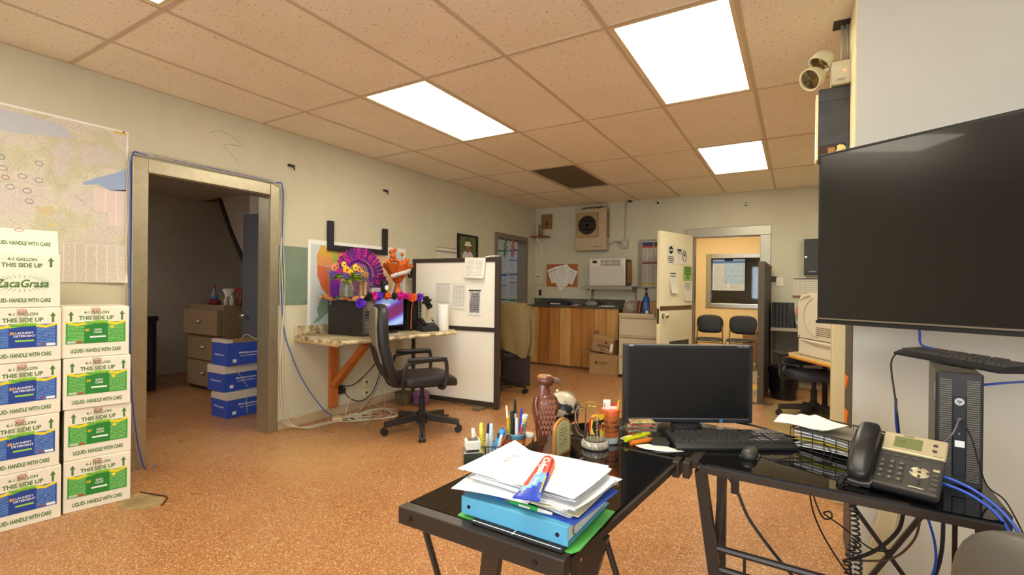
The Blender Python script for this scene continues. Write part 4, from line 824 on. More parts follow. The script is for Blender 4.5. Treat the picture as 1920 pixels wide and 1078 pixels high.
# jacket draped on that chair back
jk = mat('olive_jacket_cloth', (128, 112, 74), .9, bump=.4, bs=120, var=.08, vs=14)
jac = thing('jacket', 'olive work jacket draped over the chair back behind the partition', 'jacket', (-3.07, 4.99, 0), 3.6)
def jf(u, v):
    a = (u-.5)*2; w = .3+.05*(1-v); th = a*1.9
    y = .31-.07*(1-math.cos(th))+.085*math.cos(th)*(1-v)*.5; x = w*math.sin(th*.82)
    z = 1.08-.03*abs(a)-v*(.5+.03*math.sin(u*9)+.1*(1-u))
    return (x+.012*math.sin(v*7+u*6), y+.02*math.sin(u*26+v*3)*v+.02, z)
jo = MB().sheet(jf, 40, 16, (0, .006, 0)).build('body', jk, jac, 1.2)
MB().sheet(lambda u, v: (.29*math.sin((u-.5)*3), .25+.1*math.cos((u-.5)*3.1)*(1-v*2)*.9, 1.06+.03*math.sin(v*PI)-.03*abs(u-.5)), 20, 6, (0, 0, .005)).build('collar', jk, jac, 1.2)
for s in (-1, 1): MB().tube([(s*.3, .2, 1.0), (s*.34, .16, .85), (s*.34, .12, .65), (s*.33, .12, .46)], .06, 12, sm=4, r1=.05).build('sleeve', jk, jac, SM)
o = thing('computer_tower', 'black computer tower on the floor behind the jacket', 'computer', (-3.15, 5.42, 0), math.radians(28))
MB().box(-.19, -.1, 0, .19, .1, .42, .004).build('case', pcm, o); MB().box(-.1895, -.101, .02, .1895, -.1, .4).build('side_panel', mat('brown_black_panel', (62, 46, 42), .5), o)

# ---------------------------------------------------------------- far left doorway: hanging chillies, posters in the small office
for y, cn, nm, lab in ((6.2, (50, 110, 50), 'green', 'string of green chillies hanging at the far left doorway'), (6.42, (196, 50, 36), 'red', 'string of red chillies hanging at the far left doorway')):
    o = thing('chilli_string', lab, 'ornament', (XL+.05, y, 2.03)); MB().tube([(0, 0, .02), (0, 0, -.3)], .003, 5).build('string', grey_cable, o); MB().tube([(-.05, 0, .02), (0, 0, .02)], .003, 5).build('hook', black, o)
    for k in range(9): a = k*2.2; MB().tube([(0, 0, -.05-.025*k), (.025*math.cos(a), .025*math.sin(a), -.08-.025*k), (.03*math.cos(a), .03*math.sin(a), -.12-.025*k)], .011, 7, sm=3, r1=.003).build('chilli', mat('chilli_'+nm, cn, .3), o, SM)
pm = [mat_print('poster_blue_a', (222, 224, 226), (150, 155, 165), rows=34, cols=2, fill=.5, margin=.06, head=[(.9, .99, (70, 110, 176)), (.48, .52, (70, 110, 176))], wordscale=26),
      mat_print('poster_blue_b', (216, 220, 224), (140, 146, 158), rows=30, cols=2, fill=.5, margin=.06, head=[(.93, .99, (60, 96, 160)), (.6, .63, (180, 70, 60))], wordscale=26),
      mat_print('poster_green', (222, 224, 222), (150, 155, 158), rows=30, cols=2, fill=.5, margin=.06, head=[(.9, .98, (60, 130, 80))], wordscale=26)]
gl = 'notices on the small office wall'
k = 0
for x in (-4.86, -4.56, -4.26):
    for z, h in ((.66, .4), (1.09, .42), (1.54, .4)):
        o = tag(MB().box(-.135, -.004, 0, .135, 0, h).build('notice', pm[(k*2+k//3) % 3]), 'small office notice, %s column, %s row, beyond the far left doorway' % (('left', 'middle', 'right')[k//3], ('bottom', 'middle', 'top')[k % 3]), 'notice', gl); o.location = (x, YB-.001, z); k += 1
        MB().box(-.006, -.006, h-.012, .006, -.004, h-.002).build('pin', redink, o)
# ---------------------------------------------------------------- back wall, left to right
wc = mat('shelf_wood', (150, 90, 44), .5, var=.1, vs=20)
o = thing('corner_shelf', 'small wooden shelf high in the back left corner', 'shelf', (-3.72, YB, 2.11))
MB().box(-.135, -.22, 0, .15, 0, .022, .003).build('board', wc, o); MB().tube([(-.02, -.17, 0), (-.02, -.15, -.05), (-.02, -.03, -.1), (-.02, -.01, -.26)], .012, 8, sm=4).build('bracket', white, o, SM)
o = thing('candle_jar', 'tall printed candle jar on the corner shelf', 'candle', (-3.72, YB-.1, 2.132)); MB().lathe([(.03, 0), (.034, .005), (.034, .19), (.03, .19), (.03, .15), (0, .15)], 16).build('jar', mat('amber_candle', (120, 92, 56), .3, var=.3, vs=40), o, SM); MB().lathe([(.0345, .04), (.0345, .15)], 16).build('label', mat('candle_label', (150, 120, 80), .6, var=.3, vs=60), o)
o = thing('small_picture', 'small gold framed picture high on the back wall by the corner', 'picture', (-3.645, YB-.002, 2.26))
gf = mat('old_gold', (150, 112, 54), .45, .3)
MB().box(-.1, -.02, 0, .1, 0, .02).box(-.1, -.02, .23, .1, 0, .25).box(-.1, -.02, .02, -.08, 0, .23).box(.08, -.02, .02, .1, 0, .23).build('frame', gf, o); MB().box(-.08, -.01, .02, .08, -.004, .23).build('print', mat('icon_print', (140, 112, 60), .5, var=.5, vs=20), o)
MB().ball((0, -.012, .1), (.03, .003, .06), 12, 8).build('figure_print', mat('icon_figure', (96, 60, 44), .6), o)
o = thing('door_keypad', 'white alarm keypad on the back wall beside the counter', 'keypad', (-3.79, YB, 1.33)); MB().box(-.06, -.03, 0, .06, 0, .16, .006).build('case', white, o); MB().box(-.04, -.032, .11, .04, -.03, .14).build('display', mat('display_grey', (1, 1, 1)), o)
for i in range(3):
    for j in range(3): MB().cbox((-.03+.03*j, -.032, .03+.025*i), (.018, .005, .013), .001).build('button', mat('btn_grey', (170, 165, 155), .5), o)
o = thing('wall_switch_plate', 'small black socket plate above the left end of the counter', 'socket', (-3.76, YB, 1.13)); MB().box(-.025, -.012, 0, .025, 0, .1, .003).build('plate', black, o); MB().box(-.012, -.014, .04, .012, -.012, .08).build('slot', mat('brown_dark', (70, 50, 40), .5), o)
ht = mat('heater_beige', (190, 172, 140), .45)
o = thing('fan_heater', 'beige wall fan heater with round fan opening high on the back wall', 'heater', (-2.79, YB, 1.86))
MB().box(-.27, -.17, .0, .25, 0, .66, .012).build('case', ht, o); MB().box(-.24, -.178, .2, .13, -.17, .6, .004).build('front_plate', mat('heater_tan', (176, 152, 112), .45), o)
MB().lathe([(.135, 0), (.15, .006), (.15, .012), (.13, .012)], 28, T=Matrix.Translation((-.055, -.178, .4)) @ Matrix.Rotation(PI/2, 4, 'X')).build('fan_ring', dkmetal, o, SM)
MB().cyl((-.055, -.181, .4), (-.055, -.1785, .4), .13, n=28).build('fan_well', mat('fan_dark', (36, 34, 34), .7), o)
for k in range(4): a = k*PI/2+.5; MB().prism([(-.055+.02*math.cos(a), .4+.02*math.sin(a)), (-.055+.12*math.cos(a-.35), .4+.12*math.sin(a-.35)), (-.055+.125*math.cos(a+.25), .4+.125*math.sin(a+.25))], -.184, -.182, 'y').build('fan_blade', mat('fan_blade', (130, 126, 118), .4, .4), o)
MB().cyl((-.055, -.19, .4), (-.055, -.182, .4), .022, n=14).build('fan_hub', chrome, o)
for p, q in (((-.23, .22), (-.23, .58)), ((.12, .22), (.12, .58)), ((-.23, .58), (.12, .58)), ((-.23, .22), (.12, .22)), ((-.23, .46), (.12, .46)), ((-.23, .33), (.12, .33))): MB().bar((p[0], -.184, p[1]), (q[0], -.184, q[1]), .012, .008).build('guard_bar', mat('guard_tan', (150, 122, 84), .5), o)
for k in range(14): MB().box(.252, -.15, .2+.03*k, .256, -.03, .212+.03*k).build('louver', mat('louver_dark', (90, 80, 66), .6), o)
for k in range(6): MB().box(.05+.026*k, -.174, .05, .06+.026*k, -.17, .068).build('vent_slot', mat('louver_dark', (1, 1, 1)), o)
MB().tube([(-.2, -.08, .665), (-.15, -.08, .69), (.1, -.08, .69), (.2, -.08, .71)], .016, 8, sm=3).build('supply_pipe', chrome, o, SM); MB().box(.17, -.1, .66, .24, -.04, .74, .005).build('junction', chrome, o)
o = thing('conduit', 'grey steel conduit running down the back wall to a switch box', 'conduit', (-2.28, YB, 1.93)); cdm = mat('galvanised', (176, 172, 160), .4, .6)
MB().cyl((0, -.015, .1), (0, -.015, .68), .012, n=10).build('pipe', cdm, o, SM); MB().box(-.06, -.05, -.04, .05, 0, .1, .004).build('switch_box', cdm, o); MB().box(-.01, -.06, .015, .01, -.05, .05).build('toggle', white, o)
MB().tube([(-.06, -.03, .03), (-.15, -.03, .07), (-.24, -.06, .02), (-.26, -.06, -.02)], .012, 8, sm=4).build('flex_pipe', cdm, o, SM); MB().box(-.02, -.03, .3, .02, 0, .315).build('pipe_strap', cdm, o)
MB().box(.04, -.06, .665, .1, 0, .7, .004).build('clip', black, o)
o = thing('security_camera', 'small white dome security camera at the top of the back wall', 'camera', (-1.77, YB, 2.53)); MB().box(-.03, -.05, .03, .03, 0, .075, .004).build('bracket', white, o); MB().ball((0, -.06, .02), (.045, .045, .042), 18, 12).build('dome', white, o, SM); MB().ball((0, -.092, .012), (.022, .018, .022), 14, 10).build('lens', black, o, SM)
o = thing('wall_bracket', 'tiny dark bracket high on the back wall above the back doorway', 'bracket', (-.6, YB, 2.44)); MB().box(-.012, -.02, -.02, .012, 0, .02, .002).build('plate', black, o); MB().cyl((0, -.03, 0), (0, -.02, 0), .006, n=8).build('screw', chrome, o)
cork = mat('cork', (176, 110, 56), .9, var=.25, vs=120)
o = thing('cork_board', 'cork board with thin pale frame on the back wall', 'board', (-3.355, YB-.002, 1.285))
MB().box(-.28, -.014, 0, .285, 0, .375).build('cork_panel', cork, o); MB().box(-.29, -.02, -.01, .295, 0, 0).box(-.29, -.02, .375, .295, 0, .385).box(-.29, -.02, 0, -.28, 0, .375).box(.285, -.02, 0, .295, 0, .375).build('frame', mat('pale_frame', (210, 196, 166), .5), o)
tp = mat_print('typed_sheet', (240, 238, 230), (185, 182, 176), rows=16, fill=.35, margin=.12)
for k, (x, z, r, g) in enumerate(((-.14, .06, .35, 1), (-.02, -.05, .6, 0), (.1, .1, .75, 0), (.16, .04, -.4, 0), (.02, .1, .2, 0))):
    b = MB(); b.box(-.09, 0, -.12, .09, .0008, .12); ob = b.build('note_sheet', tp)
    if g: MB().box(-.08, -.0006, .07, .08, 0, .078).build('green_line', grn, ob)
    MB().cyl((0, -.006, .1), (0, 0, .1), .005, n=8).build('pin', redink, ob)
    ob.location = (-3.355+x, YB-.019-.0022*k, 1.42+z); ob.rotation_euler = (0, -r, 0)
    tag(ob, ('white sheet with a green line at the left of the cork board', 'white sheet hanging lowest on the cork board', 'tilted sheet at the top of the cork board', 'white sheet at the right edge of the cork board', 'sheet pinned across the middle of the cork board')[k], 'paper', 'sheets pinned on the cork board')
acm = mat('ac_white', (226, 220, 204), .4)
o = thing('air_conditioner', 'white window air conditioner unit standing on a shelf below the fan heater', 'air conditioner', (-2.47, 6.97, 1.305))
MB().box(-.285, 0, 0, .285, .03, .415, .012).build('front_bezel', acm, o); MB().box(-.275, .03, .01, .29, .3, .4, .006).build('cabinet', mat('ac_dark_case', (70, 66, 62), .5), o)
for k in range(22): MB().box(-.265, -.005, .018+.0125*k, .265, 0, .025+.0125*k).build('grille_slat', mat('ac_slat', (206, 202, 190), .5), o)
MB().box(-.1, -.003, .3, .21, .0, .39).build('vent_opening', mat('vent_dark', (120, 116, 108), .6), o)
for k in range(4): MB().box(-.1, -.006, .31+.02*k, .21, -.003, .318+.02*k).build('vent_slat', acm, o)
for k in range(2): MB().box(.05-.1*k, -.007, .3, .056-.1*k, -.003, .39).build('vent_divider', acm, o)
MB().box(-.23, -.003, .345, -.16, 0, .385).build('control_panel', black, o); MB().box(.292, .1, .04, .302, .28, .36).build('wood_board', mat('plywood', (190, 136, 66), .6, var=.1, vs=10), o)
MB().tube([(-.22, -.0, -.01), (-.26, -.02, -.1), (-.33, .1, -.22), (-.3, .2, -.3)], .008, 6, sm=4).build('power_cord', white, o, SM)
o = thing('wall_shelf', 'grey metal shelf on brackets holding the air conditioner', 'shelf', (-2.47, YB, 1.25)); MB().box(-.4, -.34, .03, .4, 0, .05, .003).box(-.4, -.345, 0, .4, -.335, .05).build('board', mat('grey_shelf_paint', (150, 146, 132), .5), o)
for x in (-.34, .36): MB().prism([(-.33, .03), (0, .03), (0, -.2), (-.03, -.2), (-.04, -.04), (-.33, .0)], x-.012, x+.012, 'x').build('bracket', mat('grey_shelf_paint', (1, 1, 1)), o)
o = thing('poster_frame', 'clear framed labour law poster between the air conditioner and the open door', 'poster', (-1.86, YB, 1.27))
MB().box(-.22, -.02, 0, .26, 0, .74).build('backing', mat('acrylic_grey', (150, 146, 132), .25), o)
for x in (-.15, .02): MB().box(x, -.024, .03, x+.155, -.02, .71).build('poster_sheet', mat_print('labour_poster', (206, 200, 186), (130, 124, 120), rows=44, cols=2, fill=.55, margin=.04, head=[(.9, .985, (52, 60, 100)), (.86, .9, (180, 80, 60)), (.5, .53, (60, 70, 110)), (.52, .55, (170, 80, 60)), (.03, .07, (200, 180, 70))], wordscale=20), o)
for x in (-.2, .24):
    for z in (.03, .71): MB().cyl((x, -.028, z), (x, -.02, z), .01, n=10).build('standoff', chrome, o)
# counter
ctm = mat('dark_counter_metal', (118, 112, 104), .25, .7, var=.2, vs=9)
o = thing('service_counter', 'counter with plank front and dark metal top against the back wall', 'counter', (0, 0, 0))
MB().box(-3.85, 6.97, .955, -2.27, 7.275, .985, .006).build('counter_top', ctm, o); MB().box(-3.85, 7.24, .985, -2.27, 7.275, 1.09, .003).build('backsplash', mat('backsplash_metal', (120, 122, 124), .2, .8, var=.3, vs=7), o)
MB().box(-3.84, 7.02, .02, -2.29, 7.2, .955).build('carcass', mat('carcass_brown', (120, 80, 40), .7), o); MB().box(-3.84, 7.0, 0, -2.29, 7.02, .03).build('kick_strip', mat('kick_brown', (96, 64, 36), .6), o)
random.seed(9)
for k in range(8):
    x = -3.835+.193*k; c = random.choice(((190, 130, 64), (206, 150, 82), (176, 114, 54), (216, 166, 96)))
    pmx = mat('plank_%d%d' % c[:2], c, .45); 
    if not pmx.get('done'):
        pmx['done'] = 1; t = NT(pmx); tc = t.n('TexCoord'); mp = t.n('Mapping'); mp.inputs['Scale'].default_value = (14, 14, .9); t.l(tc.outputs['Object'], mp.inputs[0]); nz = t.noise(mp.outputs[0], 1.4, 5); cl = lin(c)
        t.l(t.ramp(nz, [(.3, tuple(q*.72 for q in cl)), (.55, cl), (.75, tuple(min(1, q*1.2) for q in cl))]), t.b.inputs['Base Color'])
    MB().box(x+.003, 7.0-random.uniform(0, .003), .03, min(x+.19, -2.29), 7.019, .952, .003).build('plank', pmx, o)
for x, y, w, m_, lab, cat, nm in ((-3.35, 7.1, .3, black, 'long black box lying on the service counter', 'box', 'black_case'), (-2.75, 7.08, .2, mat('plastic_smoke', (140, 136, 132), .3), 'crumpled clear plastic on the service counter', 'plastic', 'plastic_wrap'), (-3.0, 7.06, .1, mat('pink_card', (214, 90, 120), .6), 'pink card lying on the service counter', 'card', 'pink_card'), (-2.5, 7.1, .24, paper, 'white sheets on the right end of the service counter', 'paper', 'paper_stack')):
    o = thing(nm, lab, cat, (x, y, .985))
    if nm == 'plastic_wrap': MB().ball((0, 0, .035), (w/2, .06, .04), 16, 10, f=lambda v: v+Vector((0, 0, .015*math.sin(v.x*60)*math.sin(v.y*80)))).build('wrap', m_, o)
    else:
        h = {'black_case': .05, 'pink_card': .012, 'paper_stack': .01}[nm]; MB().box(-w/2, -.06, 0, w/2, .08, h, .002).build('body', m_, o)
        if nm == 'black_case': MB().box(-.1, -.062, .015, .08, -.06, .03).build('label', white, o)
        else: MB().box(-w/2+.02, -.05, h, w/2+.01, .07, h+.002).build('upper_sheet', paper, o)
# beige lateral file cabinet and the things on it
bf = mat('beige_cabinet', (206, 192, 158), .42)
o = thing('file_cabinet', 'beige lateral file cabinet between the counter and the open door', 'cabinet', (-1.87, 6.65, 0))
MB().box(-.3, .012, .04, .33, .58, .885, .004).build('body', bf, o); MB().box(-.305, 0, .885, .335, .585, .915, .005).build('top', bf, o); MB().box(-.29, .03, 0, .32, .57, .04).build('plinth', dkmetal, o)
for k in range(3): d = MB().box(-.29, -.004, .05+.277*k, .32, .012, .315+.277*k, .004).build('drawer', bf, o); MB().box(-.27, -.007, .285+.277*k, .3, -.004, .305+.277*k).build('pull', mat('pull_bronze', (150, 130, 100), .4), d)
sb = mat('blue_bottle', (30, 84, 170), .3)
o = thing('spray_bottle', 'blue bottle with black pump on the beige file cabinet', 'bottle', (-1.84, 6.86, .915)); MB().lathe([(.045, 0), (.048, .01), (.048, .2), (.03, .245), (.018, .26)], 20).build('body', sb, o, SM); MB().lathe([(.022, .26), (.022, .29), (.01, .3), (.01, .34)], 14).build('pump', black, o, SM); MB().box(-.02, -.05, .335, .02, .02, .36, .006).build('nozzle', black, o); MB().lathe([(.0485, .05), (.0485, .15)], 20).build('label', mat('pale_blue_label', (1, 1, 1)), o)
o = thing('cardboard_box', 'small plain brown box on the beige file cabinet by the door', 'box', (-1.68, 6.88, .915)); MB().box(-.09, -.06, 0, .1, .1, .17, .003).build('body', cardboard, o); MB().box(-.088, .015, .17, .098, .022, .172).build('tape', mat('kraft_tape', (180, 140, 90), .4), o)
o = thing('plastic_bag', 'crumpled clear plastic bag with dark contents on the file cabinet', 'bag', (-2.05, 6.82, .915)); MB().ball((0, 0, .085), (.1, .08, .09), 20, 14, f=lambda v: v+Vector((.014*math.sin(v.z*90+v.y*50), .012*math.sin(v.x*90), .012*math.sin(v.x*70+v.y*60)))).build('bag', mat('cloudy_plastic', (170, 160, 148), .25, alpha=.75), o); MB().ball((0, .0, .05), (.06, .05, .05), 12, 8).build('contents', mat('bag_dark', (70, 56, 50), .6), o)
for x, lab, c in ((-1.96, 'thin brown notebook leaning on the plastic bag', (120, 70, 46)), (-1.925, 'second brown notebook leaning beside the blue bottle', (140, 84, 56))):
    o = thing('notebook', lab, 'notebook', (x, 6.84, .915)); o.rotation_euler = (0, .14, 0); MB().box(-.012, -.06, 0, .012, .06, .18, .002).build('cover', mat('nb_%d' % c[0], c, .6), o); MB().box(-.009, -.057, .004, .009, .061, .178).build('pages', paper, o)
o = thing('tape_roll', 'small white cap on the file cabinet in front of the blue bottle', 'cap', (-1.8, 6.76, .915)); MB().lathe([(.022, 0), (.022, .04), (.016, .045), (0, .045)], 16).build('cap', paper, o, SM); MB().lathe([(.0225, .01), (.0225, .014)], 16).build('ridge', grey_cable, o)
# cartons in front of the cabinet
o = thing('cardboard_box', 'closed brown shipping carton with shield mark on the floor before the counter', 'box', (-2.41, 6.7, 0), .02)
MB().box(-.22, 0, 0, .22, .3, .3, .003).build('body', cardboard, o); MB().box(-.22, .02, .3, -.2, .28, .303).build('flap_edge', cardboard, o); fl = MB().box(-.12, -.003, 0, 0, .2, .002).build('side_flap', cardboard, o); fl.location = (-.22, .05, .3); fl.rotation_euler = (0, .35, 0)
MB().prism([(-.13, .19), (-.13, .16), (-.11, .145), (-.09, .16), (-.09, .19)], -.0008, 0, 'y').build('shield_mark', mat('carton_brown_ink', (72, 52, 36), .7), o)
for k in range(3): MB().box(-.07, -.0008, .183-.02*k, .1-.04*k, 0, .19-.02*k).build('print_line', mat('carton_brown_ink', (1, 1, 1)), o)
o = thing('cardboard_box', 'open tilted brown carton marked 824/XL stacked on the closed carton', 'box', (-2.45, 6.74, .325), -.1); o.rotation_euler = (0, .12, -.1)
b = MB(); b.box(-.17, 0, 0, .17, .22, .004).box(-.17, 0, .004, .17, .004, .19).box(-.17, .216, .004, .17, .22, .19).box(-.17, .004, .004, -.166, .216, .19).box(.166, .004, .004, .17, .216, .19).build('body', cardboard, o)
for lc, r, bx in (((0, 0, .19), (-.5, 0, 0), (-.165, -.004, 0, .165, 0, .06)), ((.17, .1, .19), (0, .9, 0), (0, -.1, 0, .003, .1, .1)), ((-.17, .1, .19), (0, -.2, 0), (-.003, -.1, 0, 0, .1, .09))):
    f = MB().box(*bx).build('open_flap', cardboard, o); f.location = lc; f.rotation_euler = r
lettering('lettering', '824/XL', ink, o, (.02, -.0006, .09), h=.04, w=.19, bold=.02); MB().box(-.06, -.001, .02, .06, 0, .055).build('barcode_label', mat_print('barcode_print', (190, 160, 120), (60, 50, 40), rows=2, cols=14, fill=.9), o)
MB().box(.12, -.001, .03, .16, 0, .15).build('white_label', paper, o); MB().ball((.05, -.001, .15), (.016, .001, .016), 12, 6).build('round_mark', ink, o)
# ---------------------------------------------------------------- open cream door in the back doorway
dm = mat('aged_cream_door', (250, 240, 204), .4, var=.04, vs=2.6)
DO = thing('door', 'open cream door covered with taped notices at the back doorway', 'door', (-1.275, 7.2, .01), math.radians(-106.8))
MB().box(.0, -.045, 0, .88, 0, 2.02, .003).build('leaf', dm, DO)
MB().box(.02, -.001, .97, .875, .003, 1.03).build('metal_strip', mat('brown_metal_strip', (126, 100, 80), .4, .5), DO)
for sgn in (1, -1):
    T = Matrix.Translation((.8, 0 if sgn > 0 else -.045, .9)) @ Matrix.Rotation(-sgn*PI/2, 4, 'X')
    MB().lathe([(.034, 0), (.034, .006), (.014, .01), (.014, .04), (.03, .05), (.033, .065), (.022, .078), (0, .08)], 18, T=T).build('knob', chrome, DO, SM)
MB().box(.1, -.001, .36, .62, .006, .55, .002).build('louver_grille', mat('louver_black', (50, 48, 46), .6), DO)
for k in range(7): MB().box(.11, .006, .375+.025*k, .61, .009, .385+.025*k).build('louver_slat', mat('louver_grey', (110, 104, 96), .5), DO)
MB().box(.8799, -.04, .8, .882, -.005, 1.0).build('latch_plate', chrome, DO)
MB().box(.0, -.044, 1.95, .01, -.001, 2.015).build('hinge', chrome, DO)
def door_note(x0, x1, z0, z1, m, label, curl=.0, cat='notice'):
    a = math.radians(-106.8); ca, sa = math.cos(a), math.sin(a)
    w, h = x1-x0, z1-z0; b = MB()
    b.sheet(lambda u, v: ((u-.5)*w, -.0006-curl*(1-v)**2, v*h), 4, 6, (0, .0004, 0)); ob = b.build('notice', m)
    xl = (x0+x1)/2; ob.location = (-1.275+xl*ca-.0012*sa, 7.2+xl*sa+.0012*ca, z0+.01); ob.rotation_euler = (0, 0, a+PI)
    return tag(ob, label, 'notice', 'notices taped to the cream door')
wp = mat('notice_white', (236, 232, 214), .7)
n1 = door_note(.5, .72, 1.58, 1.86, wp, 'white notice with black stop octagon, top left on the cream door')
oc = lambda r, cx, cz: [(cx+r*math.cos(PI/8+k*PI/4), cz+r*math.sin(PI/8+k*PI/4)) for k in range(8)]
MB().prism(oc(.055, 0, .2), -.0018, -.001, 'y').build('octagon_mark', ink, n1); lettering('lettering', 'STOP', wink, n1, (0, -.0022, .2), h=.024, w=.075, bold=.03)
for k, wd in enumerate((.14, .16, .15, .12)): MB().box(-wd/2, -.0016, .105-.024*k, wd/2, -.001, .115-.024*k).build('text_line', ink, n1)
n2 = door_note(.18, .46, 1.6, 1.82, wp, 'white no-entry notice with hand symbol, top right on the cream door', .006)
MB().box(-.12, -.0018, .175, -.01, -.001, .205).build('heading_bar', ink, n2); MB().tube([(.07+.05*math.cos(a*PI/10), -.002, .11+.07*math.sin(a*PI/10)) for a in range(20)], .006, 5, closed=True).build('round_mark', ink, n2)
MB().prism([(.05, .07), (.09, .07), (.1, .12), (.085, .15), (.06, .15), (.045, .11)], -.002, -.001, 'y').build('hand_mark', ink, n2)
for k in range(5): MB().box(-.12, -.0016, .15-.026*k, -.0-.02*(k % 2), -.001, .16-.026*k).build('text_line', ink, n2)
n3 = door_note(.02, .27, 1.37, 1.58, mat('notice_green', (168, 206, 112), .7), 'pale green notice at the right edge of the cream door')
for k, wd in enumerate((.17, .19, .17, .18, .16, .06, .1)): MB().box(-wd/2, -.0016, .182-.025*k, wd/2, -.001, .194-.025*k).build('text_line', mat('green_dark_ink', (40, 70, 40), .7), n3)
n4 = door_note(.46, .64, 1.2, 1.49, wp, 'long white notice with curled lower edge, left below the stop notice', .04)
for k, wd in enumerate((.14, .13, 0, .12, .13, .12)):
    if wd: MB().box(-wd/2, -.003, .26-.035*k, wd/2, -.0005, .272-.035*k).build('text_line', ink, n4)
n5 = door_note(.04, .25, 1.09, 1.36, wp, 'white notice below the green one on the cream door', .02)
for k, wd in enumerate((.14, .16, .14, .1, 0, .12, .1, .14, .12)):
    if wd: MB().box(-wd/2, -.004, .245-.026*k, wd/2, -.0006, .253-.026*k).build('text_line', mat('grey_ink', (110, 108, 100), .7), n5)
# ---------------------------------------------------------------- waiting room things
def waiting_chair(loc, rz, round_back, lab):
    o = thing('waiting_chair', lab, 'chair', loc, rz, 'black chairs in the waiting room'); lm = mat('tan_tube', (150, 120, 84), .4, .5)
    e = .8 if round_back else .4
    MB().ball((0, -.02, .44), (.215, .22, .022), 24, 8, .6, .5).build('seat', black, o, SM)
    MB().ball((0, .22, .68), (.212, .025, .155), 24, 12, .6, e, f=lambda v: v+Vector((0, .09*(v.z-.6)-.25*v.x*v.x, (-.3*v.x*v.x if round_back else 0)))).build('backrest', black, o, SM)
    for s in (-1, 1):
        MB().tube([(s*.205, -.19, 0), (s*.2, -.17, .42)], .011, 8).build('leg', lm, o, SM); MB().tube([(s*.205, .24, 0), (s*.2, .18, .44), (s*.19, .23, .72)], .011, 8, sm=4).build('leg', lm, o, SM)
    MB().tube([(-.22, -.18, .2), (0, -.18, .17), (.22, -.18, .2)], .008, 6, sm=3).build('stretcher', lm, o, SM); MB().tube([(-.21, .2, .36), (.21, .2, .36)], .008, 6).build('rear_stretcher', lm, o, SM)
waiting_chair((-1.235, 8.55, 0), .12, True, 'black waiting room chair with rounded back, on the left')
waiting_chair((-.765, 8.58, 0), -.06, False, 'black waiting room chair with square back, on the right')
o = thing('stone_bin', 'mottled brown drum bin in the waiting room right of the chairs', 'bin', (-.62, 9.55, 0)); sm_ = mat('mottled_stone', (140, 106, 76), .6, var=.55, vs=45)
MB().lathe([(.19, 0), (.2, .01), (.2, .5), (.19, .52), (.17, .52), (.16, .1), (0, .1)], 24).build('body', sm_, o, SM); MB().lathe([(.201, .48), (.205, .5), (.2, .525)], 24).build('rim', dkmetal, o, SM)
o = thing('window_notice', 'blue and white notice behind the waiting room window', 'notice', (-1.13, 9.94, 1.25)); MB().box(-.26, -.004, 0, .3, 0, .63).build('sheet', mat_print('window_poster', (216, 218, 214), (150, 156, 168), rows=40, cols=2, fill=.5, margin=.03, head=[(.82, .99, (70, 120, 186)), (.9, .93, (216, 218, 214))], wordscale=24), o)
MB().box(-.05, -.0055, .14, .29, -.004, .5).build('blue_panel', mat_print('blue_block', (150, 180, 210), (200, 214, 226), rows=14, fill=.4, margin=.05), o); MB().box(-.05, -.007, .56, .1, -.005, .6).build('heading', ink, o)
ob = MB().box(-1.25, 6.0, 0, -.42, 6.72, .008, .002).build('floor_mat', mat('grey_floor_mat', (150, 140, 116), .8, var=.12, vs=8)); tag(ob, 'grey floor mat in front of the back doorway', 'mat')
struct(MB().box(-1.25, 6.78, 0, -.42, 7.12, .004).build('trim_9', mat('worn_yellow_paint', (204, 166, 70), .6, var=.2, vs=7)))
# ---------------------------------------------------------------- nook right of the doorway
gp = mat('divider_brown', (84, 74, 62), .5)
o = thing('divider_panel', 'tall dark end panel standing right of the back doorway', 'partition', (-.328, 5.97, 0), math.radians(-1))
MB().box(-.03, .03, .02, .026, 1.2, 1.56).build('panel', mat('divider_dark', (52, 48, 46), .6, var=.1, vs=6), o); MB().box(-.035, 0, 0, .03, .035, 1.585, .004).build('end_post', gp, o); MB().box(-.035, .035, 1.56, .03, 1.22, 1.585, .003).build('top_rail', gp, o); MB().box(-.1, -.02, 0, .12, .06, .012, .003).build('foot_plate', gp, o)
for z in (.3, .62, 1.25): MB().ball((-.02, -.002, z), (.006, .004, .006), 8, 5).build('screw', chrome, o)
o = thing('corner_desk', 'grey shelf desk in the nook carrying black binders', 'desk', (0, 0, 0)); dg = mat('desk_grey', (176, 166, 140), .45)
MB().box(-.27, 6.7, .765, 1.3, 7.27, .8, .004).build('top', dg, o); MB().box(-.26, 6.95, 0, -.235, 7.25, .765).build('side_panel', mat('desk_side', (110, 104, 96), .6), o); MB().box(1.2, 6.8, 0, 1.225, 7.25, .765).build('side_panel', mat('desk_side', (1, 1, 1)), o); MB().box(-.235, 7.2, .1, 1.2, 7.22, .76).build('modesty_panel', mat('desk_panel', (140, 136, 126), .6), o)
bk = mat('binder_black', (46, 46, 48), .5); 
for k in range(6):
    o = thing('ring_binder', 'black ring binder, %s in the row against the dark panel' % ('first from the left', 'second from the left', 'third from the left', 'fourth from the left', 'fifth from the left', 'sixth and last')[k], 'binder', (-.245+.042*k, 6.86, .8), 0, 'black ring binders on the nook desk')
    MB().box(-.019, 0, 0, .019, .28, .31, .003).build('cover', bk, o); MB().box(-.014, .004, .0, .014, .284, .305).build('pages', paper, o); MB().cyl((0, -.002, .06), (0, 0, .06), .009, n=10).build('finger_ring', mat('ring_dark', (90, 90, 92), .4, .5), o)
